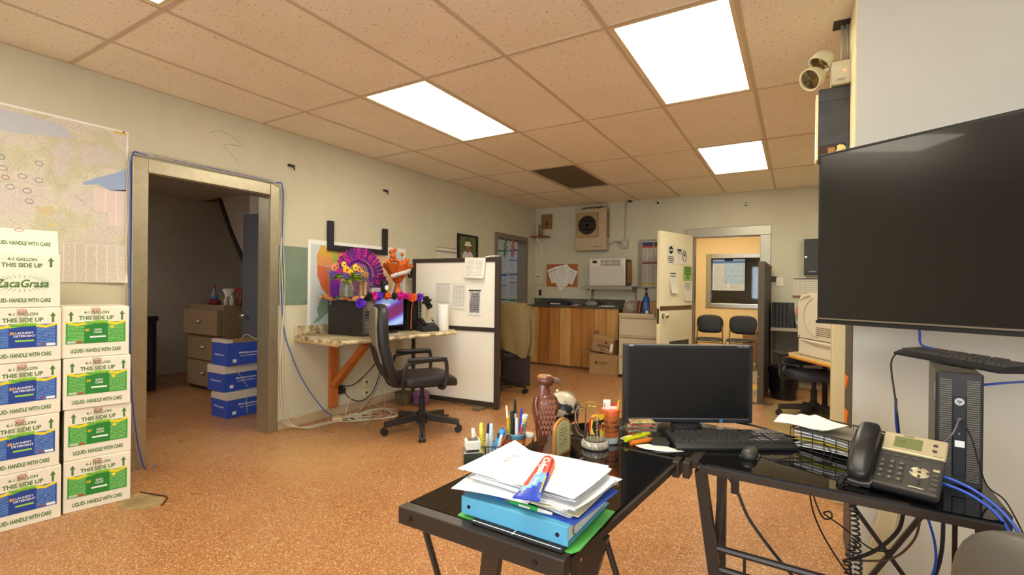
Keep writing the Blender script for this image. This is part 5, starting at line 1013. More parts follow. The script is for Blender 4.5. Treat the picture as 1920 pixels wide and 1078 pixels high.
ob = MB().box(0, 0, 0, .06, .003, .1).build('sticky_notes', mat('pink_notes', (220, 130, 130), .7)); ob.location = (.0, 6.85, .97); ob.rotation_euler = (0, .1, .2); tag(ob, 'pink sticky notes on the last black binder', 'sticky notes')
o = thing('letter_tray', 'grey mesh letter tray on the nook desk beside the binders', 'tray', (.06, 6.82, .8), .2); gy = mat('grey_tray', (130, 126, 124), .5)
MB().box(-.05, 0, 0, .1, .25, .006).build('floor_plate', gy, o); MB().prism([(0, .006), (.25, .006), (.25, .2), (.14, .2), (.1, .08), (0, .05)], -.05, -.045, 'x').build('side', gy, o); MB().prism([(0, .006), (.25, .006), (.25, .2), (.14, .2), (.1, .08), (0, .05)], .095, .1, 'x').build('side', gy, o)
for k in range(3): MB().sheet(lambda u, v: (-.04+.13*u, .02+.2*v, .012+.02*k+.03*v*v), 3, 4, (0, 0, .0006)).build('paper', paper, o)
MB().tube([(.0, .02, .14), (-.03, -.02, .2), (.01, .0, .26), (.05, .1, .18)], .005, 6, sm=5).build('cord', black, o)
o = thing('flat_monitor', 'black monitor edge on the nook desk behind the large printer', 'monitor', (.16, 6.9, .8), -.5); MB().box(-.06, -.015, .05, .3, .02, .36, .004).build('panel', black, o); MB().box(-.05, -.0165, .07, .29, -.015, .35).build('screen', mat('dark_screen', (16, 16, 18), .15), o); MB().box(.0, .02, 0, .06, .05, .2).build('stand', black, o); MB().box(-.05, -.06, 0, .16, .12, .012).build('foot', black, o)
o = thing('key_box', 'black metal key box with small lock on the back wall', 'key box', (.22, YB, 1.47)); MB().box(-.135, -.09, 0, .14, 0, .455, .004).build('case', mat('key_box_black', (48, 48, 48), .45), o); MB().box(-.13, -.096, .006, .135, -.09, .449, .003).build('door', mat('key_box_door', (56, 55, 54), .4), o)
MB().cyl((-.115, -.1, .225), (-.115, -.096, .225), .012, n=12).build('lock', chrome, o); MB().tube([(.055+.016*math.cos(a*PI/6), -.1, .31+.02*math.sin(a*PI/6)) for a in range(10)], .005, 6, sm=2).build('key_ring', mat('brass', (200, 160, 80), .3, 1.), o); MB().box(-.08, -.0965, .035, .0, -.0955, .045).build('label_mark', mat('print_line_grey', (150, 150, 150), .6), o)
o = thing('light_switch', 'ivory light switch on the back wall right of the doorway', 'switch', (-.188, YB, 1.317)); MB().box(-.042, -.008, 0, .042, 0, .115, .003).build('plate', mat('switch_ivory', (236, 228, 204), .4), o); MB().box(-.009, -.02, .045, .009, -.008, .07, .002).build('toggle', white, o)
ob = MB().box(-.04, -.006, 0, .045, 0, .075, .001).build('wall_plate', mat('plate_dark', (74, 70, 66), .5)); ob.location = (-.265, YB-.001, 1.375); tag(ob, 'small dark plate on the wall between doorway trim and light switch', 'plate')
o = thing('wall_calendar', 'white month calendar with wooden base on the wall behind the printer', 'calendar', (.14, YB, 1.2)); MB().box(-.17, -.004, 0, .2, 0, .235).build('sheet', mat_print('calendar_month', (226, 220, 200), (170, 162, 150), rows=9, cols=7, fill=.3, margin=.03, head=[(.9, .95, (90, 86, 84))], wordscale=26), o); MB().box(-.18, -.02, -.02, .21, 0, .0).build('ledge', wc, o)
# printer stand, printer, task chair, bin
o = thing('printer_table', 'table with orange wood edge carrying the white printer', 'table', (.32, 5.72, 0), 0)
pts = [(-.42, -.12), (.02, -.86), (1.0, -.5), (.6, .35), (-.2, .35)]
MB().prism(pts, .6, .625, 'z').build('top', mat('table_laminate', (196, 176, 140), .4), o)
MB().tube([(-.42, -.12, .612), (.02, -.86, .612)], .016, 8).build('edge_band', mat('orange_edge', (222, 156, 64), .45), o, SM); MB().tube([(-.42, -.12, .612), (-.2, .35, .612)], .016, 8).build('edge_band', mat('orange_edge', (1, 1, 1)), o, SM)
for x, y in ((.1, -.6), (.5, .2), (-.05, .25), (.8, -.4)): MB().cyl((x, y, 0), (x, y, .6), .025, n=12).build('leg', dkmetal, o, SM)
pw = mat('printer_ivory', (228, 220, 196), .42)
o = thing('printer', 'large ivory laser printer with curved side standing on the wood-edged table', 'printer', (.02, 5.62, .625), math.radians(-60))
# local x runs along the visible side, -y faces the camera
MB().box(0, 0, .0, .62, .46, .17, .02).build('paper_cassette', pw, o)
MB().prism([(0, .175), (.62, .175), (.62, .6), (.2, .62), (.05, .6), (.0, .52)], 0, .46, 'y').build('body', pw, o); MB().box(.0, .01, .168, .615, .45, .178).build('seam', mat('printer_seam', (120, 112, 96), .6), o)
MB().prism([(.05, .16), (.25, .145), (.5, .14), (.6, .15), (.6, .11), (.3, .115), (.1, .14)], -.004, .0, 'y').build('handle_recess', mat('printer_shadow', (180, 172, 150), .5), o)
MB().tube([(.32+.22*math.cos(a), -.001, .39+.19*math.sin(a)) for a in [PI*.6+q*PI*.9/12 for q in range(13)]], .004, 6).build('curve_seam', mat('printer_shadow', (1, 1, 1)), o, SM)
b = MB()
for i in range(12):
    for j in range(5): b.cbox((.3+.018*i, -.001, .22+.018*j), (.009, .004, .009))
for i in range(4):
    for j in range(6): b.cbox((.33+.018*i, -.001, .47+.018*j), (.009, .004, .009))
b.build('vent_holes', mat('vent_hole', (120, 110, 92), .7), o, kind='stuff')
MB().prism([(.02, .54), (.12, .585), (.2, .6), (.2, .58), (.1, .56)], -.004, 0, 'y').build('lid_crease', mat('printer_shadow', (1, 1, 1)), o); MB().ball((.03, -.002, .19), (.012, .003, .008), 10, 6).build('badge', mat('badge_grey', (140, 136, 126), .4), o)
o = thing('task_chair', 'dark blue-black task chair under the printer table', 'chair', (.16, 5.55, 0), math.radians(20))
star_base(o, .3, .1, math.radians(-60)); MB().lathe([(.028, .16), (.028, .3), (.02, .3), (.02, .41)], 16).build('gas_lift', black, o, SM)
MB().ball((0, -.02, .44), (.25, .25, .045), 28, 10, .6, .7).build('seat', mat('navy_fabric', (50, 54, 64), .9, bump=.4, bs=300), o, SM); MB().box(-.12, -.12, .385, .12, .12, .41, .01).build('mechanism', basem, o)
MB().tube([(-.2, 0, .41), (-.3, 0, .42), (-.31, 0, .62)], .018, 8, sm=4).build('arm_post', basem, o, SM); MB().ball((-.31, -.02, .645), (.05, .13, .022), 18, 8, .7, .7).build('arm_pad', blackm, o, SM)
MB().tube([(.2, 0, .41), (.3, 0, .42), (.31, 0, .52)], .018, 8, sm=4).build('arm_post', basem, o, SM)
MB().tube([(0, .12, .4), (0, .29, .44), (0, .31, .5)], .02, 8, sm=4).build('back_bar', basem, o, SM); MB().ball((0, .3, .54), (.18, .03, .05), 20, 10, .6, .5).build('back_pad', mat('navy_fabric', (1, 1, 1)), o, SM)
o = thing('waste_bin', 'round bin lined with a shiny black bag beside the dark panel', 'bin', (-.115, 6.45, 0))
MB().lathe([(.13, 0), (.15, .36), (.145, .36), (.125, .01), (0, .01)], 24).build('bucket', black, o, SM)
MB().lathe([(.135, .06), (.155, .16), (.15, .25), (.168, .33), (.158, .375), (.143, .365), (.13, .3)], 40).build('liner_bag', mat('glossy_black_bag', (20, 20, 21), .18, bump=1., bs=28), o, SM)
ob = MB().prism([(-.12, 4.6), (.3, 4.5), (.75, 4.9), (.75, 6.2), (-.2, 6.25), (-.27, 5.6)], .0, .004, 'z').build('chair_mat', mat('chair_mat_olive', (176, 150, 100), .3, var=.1, vs=5)); tag(ob, 'olive translucent chair mat under the task chair', 'mat')
for i, (z0, z1) in enumerate(((.88, .8), (.72, .5))):
    ob = MB().prism([(0, 0), (.03, -.012), (.012, -.07-.05*i)], -.002, .002, 'y').build('orange_tag', mat('tag_orange', (230, 120, 30), .6)); ob.location = (.2, 2.72+.0*i, z0); ob.rotation_euler = (0, 0, -1.2); tag(ob, ('upper', 'lower')[i]+' orange plastic tag hanging at the dark wall edge below the television', 'tag')
# ---------------------------------------------------------------- emergency light and box on the wall end above the television
o = thing('emergency_light', 'beige twin-head emergency light high on the wall end above the television', 'emergency light', (.19, 2.88, 2.29)); eb = mat('beige_light_case', (206, 196, 164), .5)
MB().box(-.05, -.03, 0, .03, .05, .115, .004).build('case', eb, o); MB().box(.0, -.032, .06, .012, -.03, .068).build('indicator_lamp', mat('red_lamp', (255, 110, 90), .3, emis=(1, .15, .1), est=3), o); lettering('lettering', '1483', mat('case_ink', (110, 100, 84), .6), o, (-.012, -.0305, .022), h=.012, w=.035)
for c, d in (((-.09, -.0, .135), (-.55, -.25, -.8)), ((-.13, -.03, .05), (-.6, -.62, -.5))):
    d = Vector(d).normalized(); q = d.to_track_quat('Z', 'Y').to_matrix().to_4x4(); T = Matrix.Translation(c) @ q
    h = MB().lathe([(.012, -.06), (.035, -.05), (.052, -.02), (.056, .01), (.056, .02), (.05, .02), (.046, .004), (0, -.02)], 22, T=T).build('lamp_head', mat('beige_lamp', (196, 186, 152), .4), o, SM)
    MB().lathe([(.0, .018), (.03, .0165), (.049, .013)], 22, T=T).build('lens', mat('lamp_lens', (150, 140, 104), .1, .9), h, SM); MB().tube([Vector(c)-d*.05, (-.05, .01, .1)], .012, 8).build('swivel', eb, h)
for x in (.0, .02): MB().cyl((x, .03, .115), (x, .06, .33), .008, n=8).build('conduit', mat('galvanised', (1, 1, 1)), o, SM)
MB().ball((-.002, .03, .125), (.014, .014, .016), 10, 8).build('connector', chrome, o); MB().box(-.04, .0, .325, .03, .1, .335).build('ceiling_bracket', dkmetal, o)
o = thing('wall_box', 'tall black metal box with white scuffs below the emergency light', 'box', (.15, 2.87, 1.93))
MB().box(-.06, 0, .07, .068, .11, .355, .003).build('case', mat('scuffed_black', (62, 62, 62), .4, var=.3, vs=11), o); MB().box(-.062, -.003, .29, .07, .012, .35, .002).build('lid', mat('scuffed_black', (1, 1, 1)), o); MB().box(-.072, .0, .0, -.0615, .1, .33).build('cream_edge', mat('cream_edge', (1, 1, 1)), o)
MB().box(-.06, .0, .0, .055, .1, .07).build('open_bottom', mat('brown_inside', (64, 48, 34), .7), o); MB().box(-.02, -.004, .02, .01, .001, .055).build('terminal_block', mat('terminal_tan', (170, 120, 70), .6), o); MB().ball((.035, -.0, .04), (.02, .008, .026), 10, 8, f=lambda v: v+Vector((.004*math.sin(v.z*300), 0, .004*math.sin(v.x*300)))).build('yellow_paper', mat('pale_yellow_paper', (236, 214, 140), .7), o)
MB().box(.056, -.002, .0, .066, .0, .09).build('blue_strip', mat('navy_strip', (60, 70, 100), .5), o)

# ---------------------------------------------------------------- television
o = thing('television', 'large black flat television swung out from the white wall on the right', 'television', (.077, 2.402, 1.132), -.545)
MB().box(0, 0, 0, 1.235, .045, .711, .004).build('housing', black, o); MB().box(.3, .045, .1, .95, .075, .55, .01).build('rear_cover', blackm, o)
MB().box(.012, -.0022, .028, 1.223, 0, .699).build('screen', mat('tv_screen', (24, 23, 23), .2, coat=.2), o); MB().box(.01, -.006, .018, 1.225, -.001, .0235).build('lower_bezel_strip', mat('bezel_strip', (150, 140, 120), .3, .6), o); MB().box(-.002, -.004, 0, 1.237, .01, .012).build('lower_bezel', black, o)
MB().box(.5, .075, .2, .8, .09, .5).build('mount_plate', dkmetal, o); MB().bar((.65, .09, .35), (.44, .42, .35), .04, .06).build('mount_arm', dkmetal, o); MB().box(.26, .6, .22, .3, .61, .3).build('cable_clip', black, o)
# ---------------------------------------------------------------- glass corner desk
gl_ = mat('black_glass', (12, 12, 14), .045, spec=.6, coat=.4); fr = mat('desk_frame_black', (60, 52, 46), .36, .3); H = .71
o = thing('glass_desk', 'black glass L-shaped desk on dark metal trestle legs in the foreground', 'desk', (0, 0, 0))
MB().prism([(-.857, .935), (-.409, .932), (-.336, 1.62), (-.798, 1.655)], H-.008, H, 'z').build('left_glass', gl_, o)
MB().prism([(-.796, 1.685), (-.338, 1.652), (-.318, 1.64), (-.302, 1.652), (-.272, 2.12), (-.374, 2.131), (-.62, 2.05), (-.786, 1.815)], H-.008, H, 'z').build('corner_glass', gl_, o)
MB().prism([(-.268, 1.64), (.44, 1.615), (.475, 1.75), (.495, 2.12), (-.246, 2.122)], H-.008, H, 'z').build('right_glass', gl_, o)
MB().box(-.862, .898, H-.042, -.402, .932, H+.001, .003).build('end_rail', fr, o)
for p, q in (((-.858, .93), (-.796, 1.83)), ((-.408, .93), (-.333, 1.62)), ((-.262, 1.636), (.44, 1.612))): MB().bar((p[0], p[1], H-.018), (q[0], q[1], H-.018), .016, .02).build('side_rail', fr, o)
MB().bar((-.798, 1.67, H-.012), (-.33, 1.634, H-.012), .028, .02).build('cross_rail', fr, o); MB().bar((-.284, 1.64, H-.012), (-.258, 2.12, H-.012), .028, .02).build('cross_rail', fr, o); MB().bar((-.78, 1.82, H-.018), (-.37, 2.133, H-.018), .016, .02).build('rear_rail', fr, o); MB().bar((-.26, 2.125, H-.018), (.49, 2.125, H-.018), .016, .02).build('rear_rail', fr, o)
MB().box(-.34, 1.6, H-.05, -.318, 1.66, H+.001, .002).build('corner_bracket', fr, o); MB().box(-.31, 1.61, H-.05, -.288, 1.67, H+.001, .002).build('corner_bracket', fr, o)
MB().bar((.47, 1.7, H-.03), (.485, 2.1, H-.03), .02, .04).build('end_plate', fr, o)
for x, z in ((-.82, H-.02), (-.47, H-.022)): MB().cyl((x, .893, z), (x, .898, z), .006, n=12).build('bolt', dkmetal, o)
# legs
MB().bar((-.592, .925, H-.04), (-.80, 1.15, 0), .045, .022, (0, 1, 0)).build('leg', fr, o); MB().bar((-.40, 1.1, H-.03), (-.62, 1.28, 0), .045, .022, (0, 1, 0)).build('leg', fr, o)
MB().cyl((-.82, .94, H-.035), (-.66, 1.05, 0), .008, n=8).build('brace_rod', fr, o, SM); MB().cyl((-.405, 1.13, H-.03), (-.2, 1.2, 0), .008, n=8).build('brace_rod', fr, o, SM); MB().cyl((-.43, .95, H-.03), (-.56, 1.1, 0), .008, n=8).build('brace_rod', fr, o, SM)
MB().bar((-.262, 1.66, H-.03), (-.165, 1.66, 0), .034, .034).build('leg', fr, o); MB().bar((-.19, 1.7, H-.03), (-.26, 1.72, 0), .012, .012).build('brace_rod', fr, o); MB().bar((-.205, 1.69, H-.03), (-.225, 1.72, .35), .012, .012).build('brace_rod', fr, o)
MB().box(-.182, 1.76, H-.125, -.157, 1.775, H-.02).build('hanger', fr, o)
for z in (.44, .375): MB().cyl((-.21, 1.66, z), (.44, 1.64, z), .011, n=8).build('stretcher', fr, o, SM)
MB().cyl((-.13, 1.66, .375), (-.13, 1.66, .44), .005, n=6).build('stretcher_link', fr, o)
MB().bar((.44, 1.65, H-.03), (.52, 1.6, 0), .03, .03).build('leg', fr, o); MB().bar((.06, 2.08, H-.03), (.5, 2.1, .05), .014, .014).build('brace_rod', fr, o); MB().bar((.46, 2.09, H-.03), (.12, 2.1, .05), .014, .014).build('brace_rod', fr, o); MB().bar((.49, 2.1, H-.03), (.62, 2.1, 0), .03, .03).build('leg', fr, o); MB().bar((-.25, 2.1, H-.03), (-.25, 2.1, 0), .034, .034).build('leg', fr, o); MB().bar((-.78, 1.78, H-.03), (-.72, 1.74, 0), .04, .03).build('leg', fr, o)
# ---------------------------------------------------------------- monitor, keyboard, mouse
o = thing('computer_monitor', 'black widescreen monitor switched off on the glass desk', 'monitor', (-.362, 1.972, H), .536)
MB().box(-.252, -.008, .036, .252, .03, .34, .004).build('bezel', mat('monitor_bezel', (40, 42, 46), .4), o); MB().box(-.235, -.0095, .056, .235, -.008, .328).build('screen', mat('matte_screen', (22, 21, 21), .35), o); MB().box(-.235, -.011, .05, .235, -.008, .054).build('lower_lip', mat('lip_grey', (100, 100, 102), .35), o)
lettering('lettering', 'NEC', mat('logo_white', (215, 215, 215), .5), o, (-.225, -.0086, .337), h=.006, w=.021, bold=.02); lettering('lettering', 'MultiSync E222W', mat('logo_white', (1, 1, 1)), o, (.212, -.0086, .335), h=.004, w=.045)
MB().box(.122, -.009, .039, .134, -.008, .05).build('blue_sticker', mat('sticker_sky', (60, 140, 200), .5), o)
for k in range(6): MB().box(.145+.012*k, -.009, .043, .151+.012*k, -.008, .0455).build('button', mat('lip_grey', (1, 1, 1)), o)
MB().box(-.04, .03, .015, .04, .05, .25, .005).build('neck', black, o); MB().ball((-.005, .0, .02), (.06, .045, .014), 24, 6, .4, .8).build('neck_collar', blackm, o, SM)
MB().lathe([(.1, 0), (.115, .004), (.115, .012), (.1, .018), (0, .019)], 40, T=Matrix.Scale(.92, 4, (0, 1, 0))).build('base', mat('base_black', (50, 47, 43), .35), o, SM)
def keyboard(name, lab, loc, rz, rx=0, ry=0, L=.432, D=.16, km=black, keym=None, wave=0.):
    o = thing(name, lab, 'keyboard', loc, rz, None, rx, ry); keym = keym or mat('key_black', (62, 61, 59), .36)
    MB().prism([(0, 0), (D, 0), (D, .026), (.03, .018), (0, .008)], 0, L, 'x').build('case', km, o)
    def key(x, y, w, d=.0155):
        z = .0165+.052*y
        MB().add([(x, y, z), (x+w, y, z), (x+w, y+d, z+.0008), (x, y+d, z+.0008), (x+.0018, y+.002, z+.0075), (x+w-.0018, y+.002, z+.0075), (x+w-.0018, y+d-.002, z+.0083), (x+.0018, y+d-.002, z+.0083)], [(4, 5, 6, 7), (0, 1, 5, 4), (1, 2, 6, 5), (2, 3, 7, 6), (3, 0, 4, 7)]).build('key', keym, o)
    u = .0187*L/.432; y0 = .03; p = .0185
    rows = [(0, [1.25, 1.25, 1.25, 6, 1.25, 1.25, 1.25, 1.5]), (1, [2.25]+[1]*10+[2.75]), (2, [1.75]+[1]*11+[2.25]), (3, [1.5]+[1]*12+[1.5]), (4, [1]*13+[2]), (5.25, [1, -.9]+[1]*4+[-.45]+[1]*4+[-.45]+[1]*4)]
    for r, ws in rows:
        x = .008
        for w in ws:
            if w < 0: x += -w*u*.95; continue
            key(x, y0+p*r, w*u-.0015); x += w*u
    for r in (3, 4, 5.25):
        for c in range(3): key(.008+15.3*u+c*u, y0+p*r, u-.0015)
    for c in range(3): key(.008+15.3*u+c*u, y0, u-.0015)
    key(.008+16.3*u, y0+p, u-.0015)
    for r in range(5):
        for c in range(4):
            if r == 0 and c == 1: continue
            if c == 3 and r in (1, 3): continue
            key(.008+18.6*u+c*u, y0+p*r, (2 if r == 0 and c == 0 else 1)*u-.0015, .0155 if not (c == 3 and r in (0, 2)) else .034)
    return o
keyboard('keyboard', 'black keyboard lying in front of the monitor on the glass desk', (-.348, 1.715, H+.001), .567)
o = thing('computer_mouse', 'dark grey mouse in front of the keyboard', 'mouse', (-.128, 1.79, H), -.05); o.scale = (.82, .82, .82)
MB().ball((0, 0, .014), (.033, .055, .024), 22, 12, .8, .9, f=lambda v: Vector((v.x*(1-.12*math.cos(v.y*55)), v.y, max(0, v.z)))).build('shell', mat('mouse_grey', (62, 60, 56), .4), o, SM); MB().ball((0, .03, .036), (.005, .012, .006), 10, 8).build('scroll_wheel', black, o, SM); MB().box(-.037, -.03, 0, .037, .045, .006, .003).build('side_grip', black, o)
MB().tube([(0, .055, .012), (.03, .11, .03), (.09, .16, .04), (.16, .2, .03), (.24, .22, .045), (.28, .16, .02), (.25, .1, .002), (.12, .02, .002), (.06, .01, .002)], .002, 6, sm=6).build('cord', black, o, SM)
cable('monitor_cable', [(-.2, 2.1, .74), (-.12, 2.1, .735), (-.03, 2.09, .72), (.02, 2.1, .712), (.05, 2.14, .7)], .0045, black_cable, 'black monitor cable running right behind the keyboard')
# coasters, highlighter, scraps
cc = [mat('coaster_red', (190, 70, 50), .6, var=.4, vs=60), mat('coaster_green', (110, 120, 80), .6, var=.3, vs=60), mat('coaster_grey', (150, 144, 130), .6, var=.3, vs=60), mat('coaster_top', (222, 190, 130), .6, var=.5, vs=45)]
random.seed(4)
for k in range(9):
    o = thing('coaster', 'printed card coaster, %s in the coaster pile left of the monitor' % ('lowest', 'second from the bottom', 'third from the bottom', 'fourth from the bottom', 'middle one', 'fourth from the top', 'third from the top', 'second from the top', 'topmost')[k], 'coaster', (-.525+random.uniform(-.006, .006), 1.875+random.uniform(-.006, .006), H+.0055*k), .5+random.uniform(-.25, .25), 'coasters piled on the glass desk')
    MB().box(-.046, -.046, 0, .046, .046, .0045, .001).build('card', cc[3] if k == 8 else cc[k % 3], o); MB().box(-.04, -.04, .0045, .04, .04, .005).build('printed_face', cc[3] if k == 8 else paper, o)
o = thing('highlighter', 'yellow highlighter lying on torn paper beside the coasters', 'highlighter', (-.5, 1.74, H+.016), 1.15)
MB().tube([(-.055, 0, 0), (.05, 0, 0)], .0095, 14).build('barrel', mat('fluo_yellow', (226, 232, 40), .4), o, SM); MB().tube([(.05, 0, 0), (.075, 0, 0)], .008, 14, r1=.006).build('cap', mat('fluo_yellow', (1, 1, 1)), o, SM); MB().box(-.02, -.005, .0085, .03, .005, .0105).build('print', mat('olive_print', (150, 150, 40), .6), o)
o = thing('marker', 'orange marker half hidden under the yellow highlighter', 'marker', (-.475, 1.72, H+.009), 1.0); MB().tube([(-.02, 0, 0), (.05, 0, 0)], .008, 12).build('barrel', mat('marker_orange', (236, 130, 40), .4), o, SM); MB().tube([(-.045, 0, 0), (-.02, 0, 0)], .0085, 12).build('cap', mat('marker_orange', (1, 1, 1)), o, SM)
def scrap(loc, w, d, rz, lab, seed, dz=.0):
    random.seed(seed); N = 12; pts = [(w*(.5+.06*random.uniform(-1, 1))*math.cos(2*PI*k/N)*(1.2 if k % 3 == 0 else 1), d*(.5+.06*random.uniform(-1, 1))*math.sin(2*PI*k/N)*(1.2 if k % 3 == 1 else 1)) for k in range(N)]
    ob = MB().prism(pts, 0, .0015, 'z').build('torn_paper', paper); ob.location = loc; ob.rotation_euler = (0, dz, rz); return tag(ob, lab, 'paper')
scrap((-.51, 1.77, H+.003), .1, .06, .8, 'torn white paper under the yellow highlighter', 1); scrap((-.41, 1.7, H+.002), .13, .06, .25, 'torn white paper strip in front of the keyboard corner', 2, .03)
ob = MB().prism([(-.62, 1.86), (-.47, 1.78), (-.42, 1.9), (-.55, 2.0)], H+.0002, H+.0012, 'z').build('desk_pad', mat('dark_pad', (58, 54, 48), .5)); tag(ob, 'dark flat card on the glass desk under the coaster pile', 'card')
o = thing('sticky_pad', 'small black note pad between the highlighter and the keyboard', 'pad', (-.42, 1.76, H), .4); MB().box(-.03, -.035, 0, .03, .035, .012, .001).build('pages', black, o); MB().box(-.031, -.036, .012, .031, .036, .014).build('cover', mat('dark_pad', (1, 1, 1)), o)
# ---------------------------------------------------------------- eagle, globe, plaque, mugs
ew = mat('carved_dark_wood', (104, 56, 38), .3, var=.3, vs=30, coat=.4); ew2 = mat('carved_light_wood', (150, 108, 82), .38, var=.2, vs=30, coat=.2)
o = thing('eagle_carving', 'dark carved wooden eagle looking right on the glass desk', 'carving', (-.728, 1.455, H), .536)
MB().loft([(-.012, 0, .0, .011, .016), (-.01, 0, .03, .013, .018), (-.006, 0, .07, .019, .022), (-.003, 0, .1, .033, .03), (0, 0, .135, .043, .03), (.001, 0, .16, .045, .031), (.001, 0, .185, .04, .029), (-.003, 0, .203, .028, .025), (-.007, 0, .214, .0215, .02), (-.007, 0, .224, .02, .018), (-.005, 0, .235, .018, .016)], 24).build('body', ew, o, 1.2)
MB().ball((.001, 0, .244), (.0315, .0225, .0225), 22, 14).build('head', ew, o, SM); MB().ball((-.003, 0, .2565), (.026, .018, .0105), 18, 10).build('crown', mat('carved_gold_wood', (160, 112, 66), .35), o, SM)
MB().tube([(.016, 0, .243), (.03, 0, .245), (.042, 0, .2435), (.051, 0, .237), (.0535, 0, .226)], .0145, 12, sm=3, r1=.003).build('beak', mat('beak_brown', (118, 90, 78), .3), o, SM)
for s in (-1, 1):
    w_ = MB().loft([(-.022, s*.012, .03, .004, .003), (-.016, s*.02, .07, .016, .008), (-.004, s*.03, .11, .03, .012), (.006, s*.033, .15, .036, .013), (.006, s*.031, .18, .033, .012), (.002, s*.027, .197, .02, .01), (0, s*.024, .204, .008, .005)], 18).build('wing', ew, o, 1.2)
    for r in range(7):
        for q in range(5):
            z = .185-.017*r; x = -.02+.011*q+(r % 2)*.005
            if abs(x-.006) > .028*math.sin(max(.2, (z-.05)/.14*PI*.8)): continue
            yy = s*(.0465-9*(x-.006)**2-(abs(z-.155)*.05))
            MB().prism([(x-.006, z), (x, z+.005), (x+.006, z), (x+.003, z-.009), (x, z-.014), (x-.003, z-.009)], yy-s*.002, yy+s*.0016, 'y').build('feather', mat('carved_feather_edge', (148, 92, 68), .35), w_)
    for q in range(5): MB().tube([(.012-.008*q, s*.034, .085), (.004-.007*q, s*.028, .06), (-.006-.004*q, s*.018, .03)], .0035, 6, r1=.0012).build('flight_feather', mat('carved_feather_edge', (1, 1, 1)), w_, SM)
    MB().ball((.012, s*.0165, .246), (.004, .003, .0035), 10, 8).build('eye', black, o, SM); MB().tube([(.004, s*.016, .254), (.014, s*.0165, .2525), (.022, s*.012, .25)], .003, 6).build('brow', ew, o, SM)
MB().tube([(-.03, -.03, .195), (-.034, -.034, .17), (-.027, -.036, .135)], .0035, 8, sm=4).build('wing_ridge', ew2, o, SM)
b = MB(); b.loft([(.02, 0, 0, .034, .03), (.024, 0, .02, .033, .028), (.024, 0, .045, .027, .024), (.016, 0, .065, .02, .019), (.01, 0, .078, .012, .013)], 9, .8).build('rock', ew2, o)
for s in (-1, 1): MB().tube([(.008, s*.012, .1), (.012, s*.013, .085), (.02, s*.013, .072)], .009, 8, r1=.006).build('leg', ew, o, SM)
gd_ = mat('globe_silver', (170, 164, 150), .3); t = NT(gd_); tc = t.n('TexCoord'); n1 = t.noise(tc.outputs['Object'], 22, 5)
sz_ = t.n('SeparateXYZ'); t.l(tc.outputs['Object'], sz_.inputs[0]); n1 = t.math('ADD', n1, t.math('MULTIPLY', t.math('SUBTRACT', sz_.outputs[2], .105), 3.))
t.l(t.ramp(n1, [(.52, lin((34, 36, 38))), (.57, lin((196, 184, 160)))], False), t.b.inputs['Base Color'])
o = thing('desk_globe', 'small dark and silver globe on a stand behind the eagle', 'globe', (-.765, 1.675, H), .536)
MB().ball((0, 0, .1), .062, 28, 18).build('ball', gd_, o, SM); MB().lathe([(.04, 0), (.042, .006), (.02, .012), (.012, .03), (.02, .04)], 20).build('stand', chrome, o, SM); MB().tube([(.066*math.cos(a), 0, .1+.066*math.sin(a)) for a in [-2.0+q*.2 for q in range(18)]], .0028, 6).build('meridian_arc', chrome, o, SM); MB().ball((-.02, 0, .165), .006, 10, 8).build('finial', white, o)
pq = mat('oak_plaque', (190, 134, 72), .4, var=.12, vs=40)
o = thing('plaque', 'small arched wooden plaque with printed verse right of the eagle', 'plaque', (-.666, 1.468, H), PI/2-.1)
arch = lambda r, h, z0: [(-r, z0), (r, z0)]+[(r*math.cos(a), h+r*.75*math.sin(a)) for a in [q*PI/14 for q in range(15)]]
MB().prism(arch(.05, .085, 0), 0, .012, 'y').build('board', pq, o); MB().prism(arch(.041, .084, .008), -.001, 0, 'y').build('paper_panel', mat_print('verse_print', (206, 204, 150), (110, 110, 70), rows=11, fill=.35, margin=.2, wordscale=8), o); MB().box(-.05, .012, 0, .05, .02, .01, .001).build('foot', pq, o)
gm2 = mat('mug_glass', (255, 255, 252), .03, trans=1., ior=1.14)
o = thing('glass_stein', 'clear glass beer stein with black, red and gold crest on the glass desk', 'mug', (-.603, 1.598, H), .536)
MB().lathe([(0, .0272), (.037, .0275), (.0375, .03), (.037, .05), (.0355, .1), (.0345, .15), (.0325, .151), (.033, .1), (.0345, .05), (.0345, .0295), (.03, .029), (0, .029)], 40).build('body', gm2, o, SM)
b = MB(); n_ = 36; prof = [(.0, .0015), (.042, .0015), (.0468, .006), (.0472, .015), (.0445, .023), (.038, .027), (0, .0265)]
vs = [((r+(.0016 if 0 < i < 5 and k % 2 else 0))*math.cos(2*PI*k/n_), (r+(.0016 if 0 < i < 5 and k % 2 else 0))*math.sin(2*PI*k/n_), z) for i, (r, z) in enumerate(prof) for k in range(n_)]
b.add(vs, [(i*n_+k, i*n_+(k+1) % n_, (i+1)*n_+(k+1) % n_, (i+1)*n_+k) for i in range(len(prof)-1) for k in range(n_)]); bmesh.ops.remove_doubles(b.bm, verts=b.bm.verts, dist=1e-6)
b.build('foot_facets', mat('facet_glass', (206, 200, 182), .08, alpha=.8, spec=.9, var=.4, vs=140), o)  # pale blotchy colour stands in for light refracted in the foot
MB().tube([(-.034, 0, .128), (-.05, 0, .136), (-.064, 0, .128), (-.066, 0, .1), (-.064, 0, .07), (-.052, 0, .05), (-.036, 0, .042)], .0065, 10, sm=4).build('handle', gm2, o, SM); MB().ball((-.055, 0, .14), (.009, .008, .006), 10, 8).build('thumb_rest', gm2, o, SM)
MB().tube([(.0338*math.cos(a*PI/18), .0338*math.sin(a*PI/18), .151) for a in range(36)], .0009, 5, closed=True).build('gold_rim', mat('gold_rim', (220, 180, 90), .25, 1.), o)
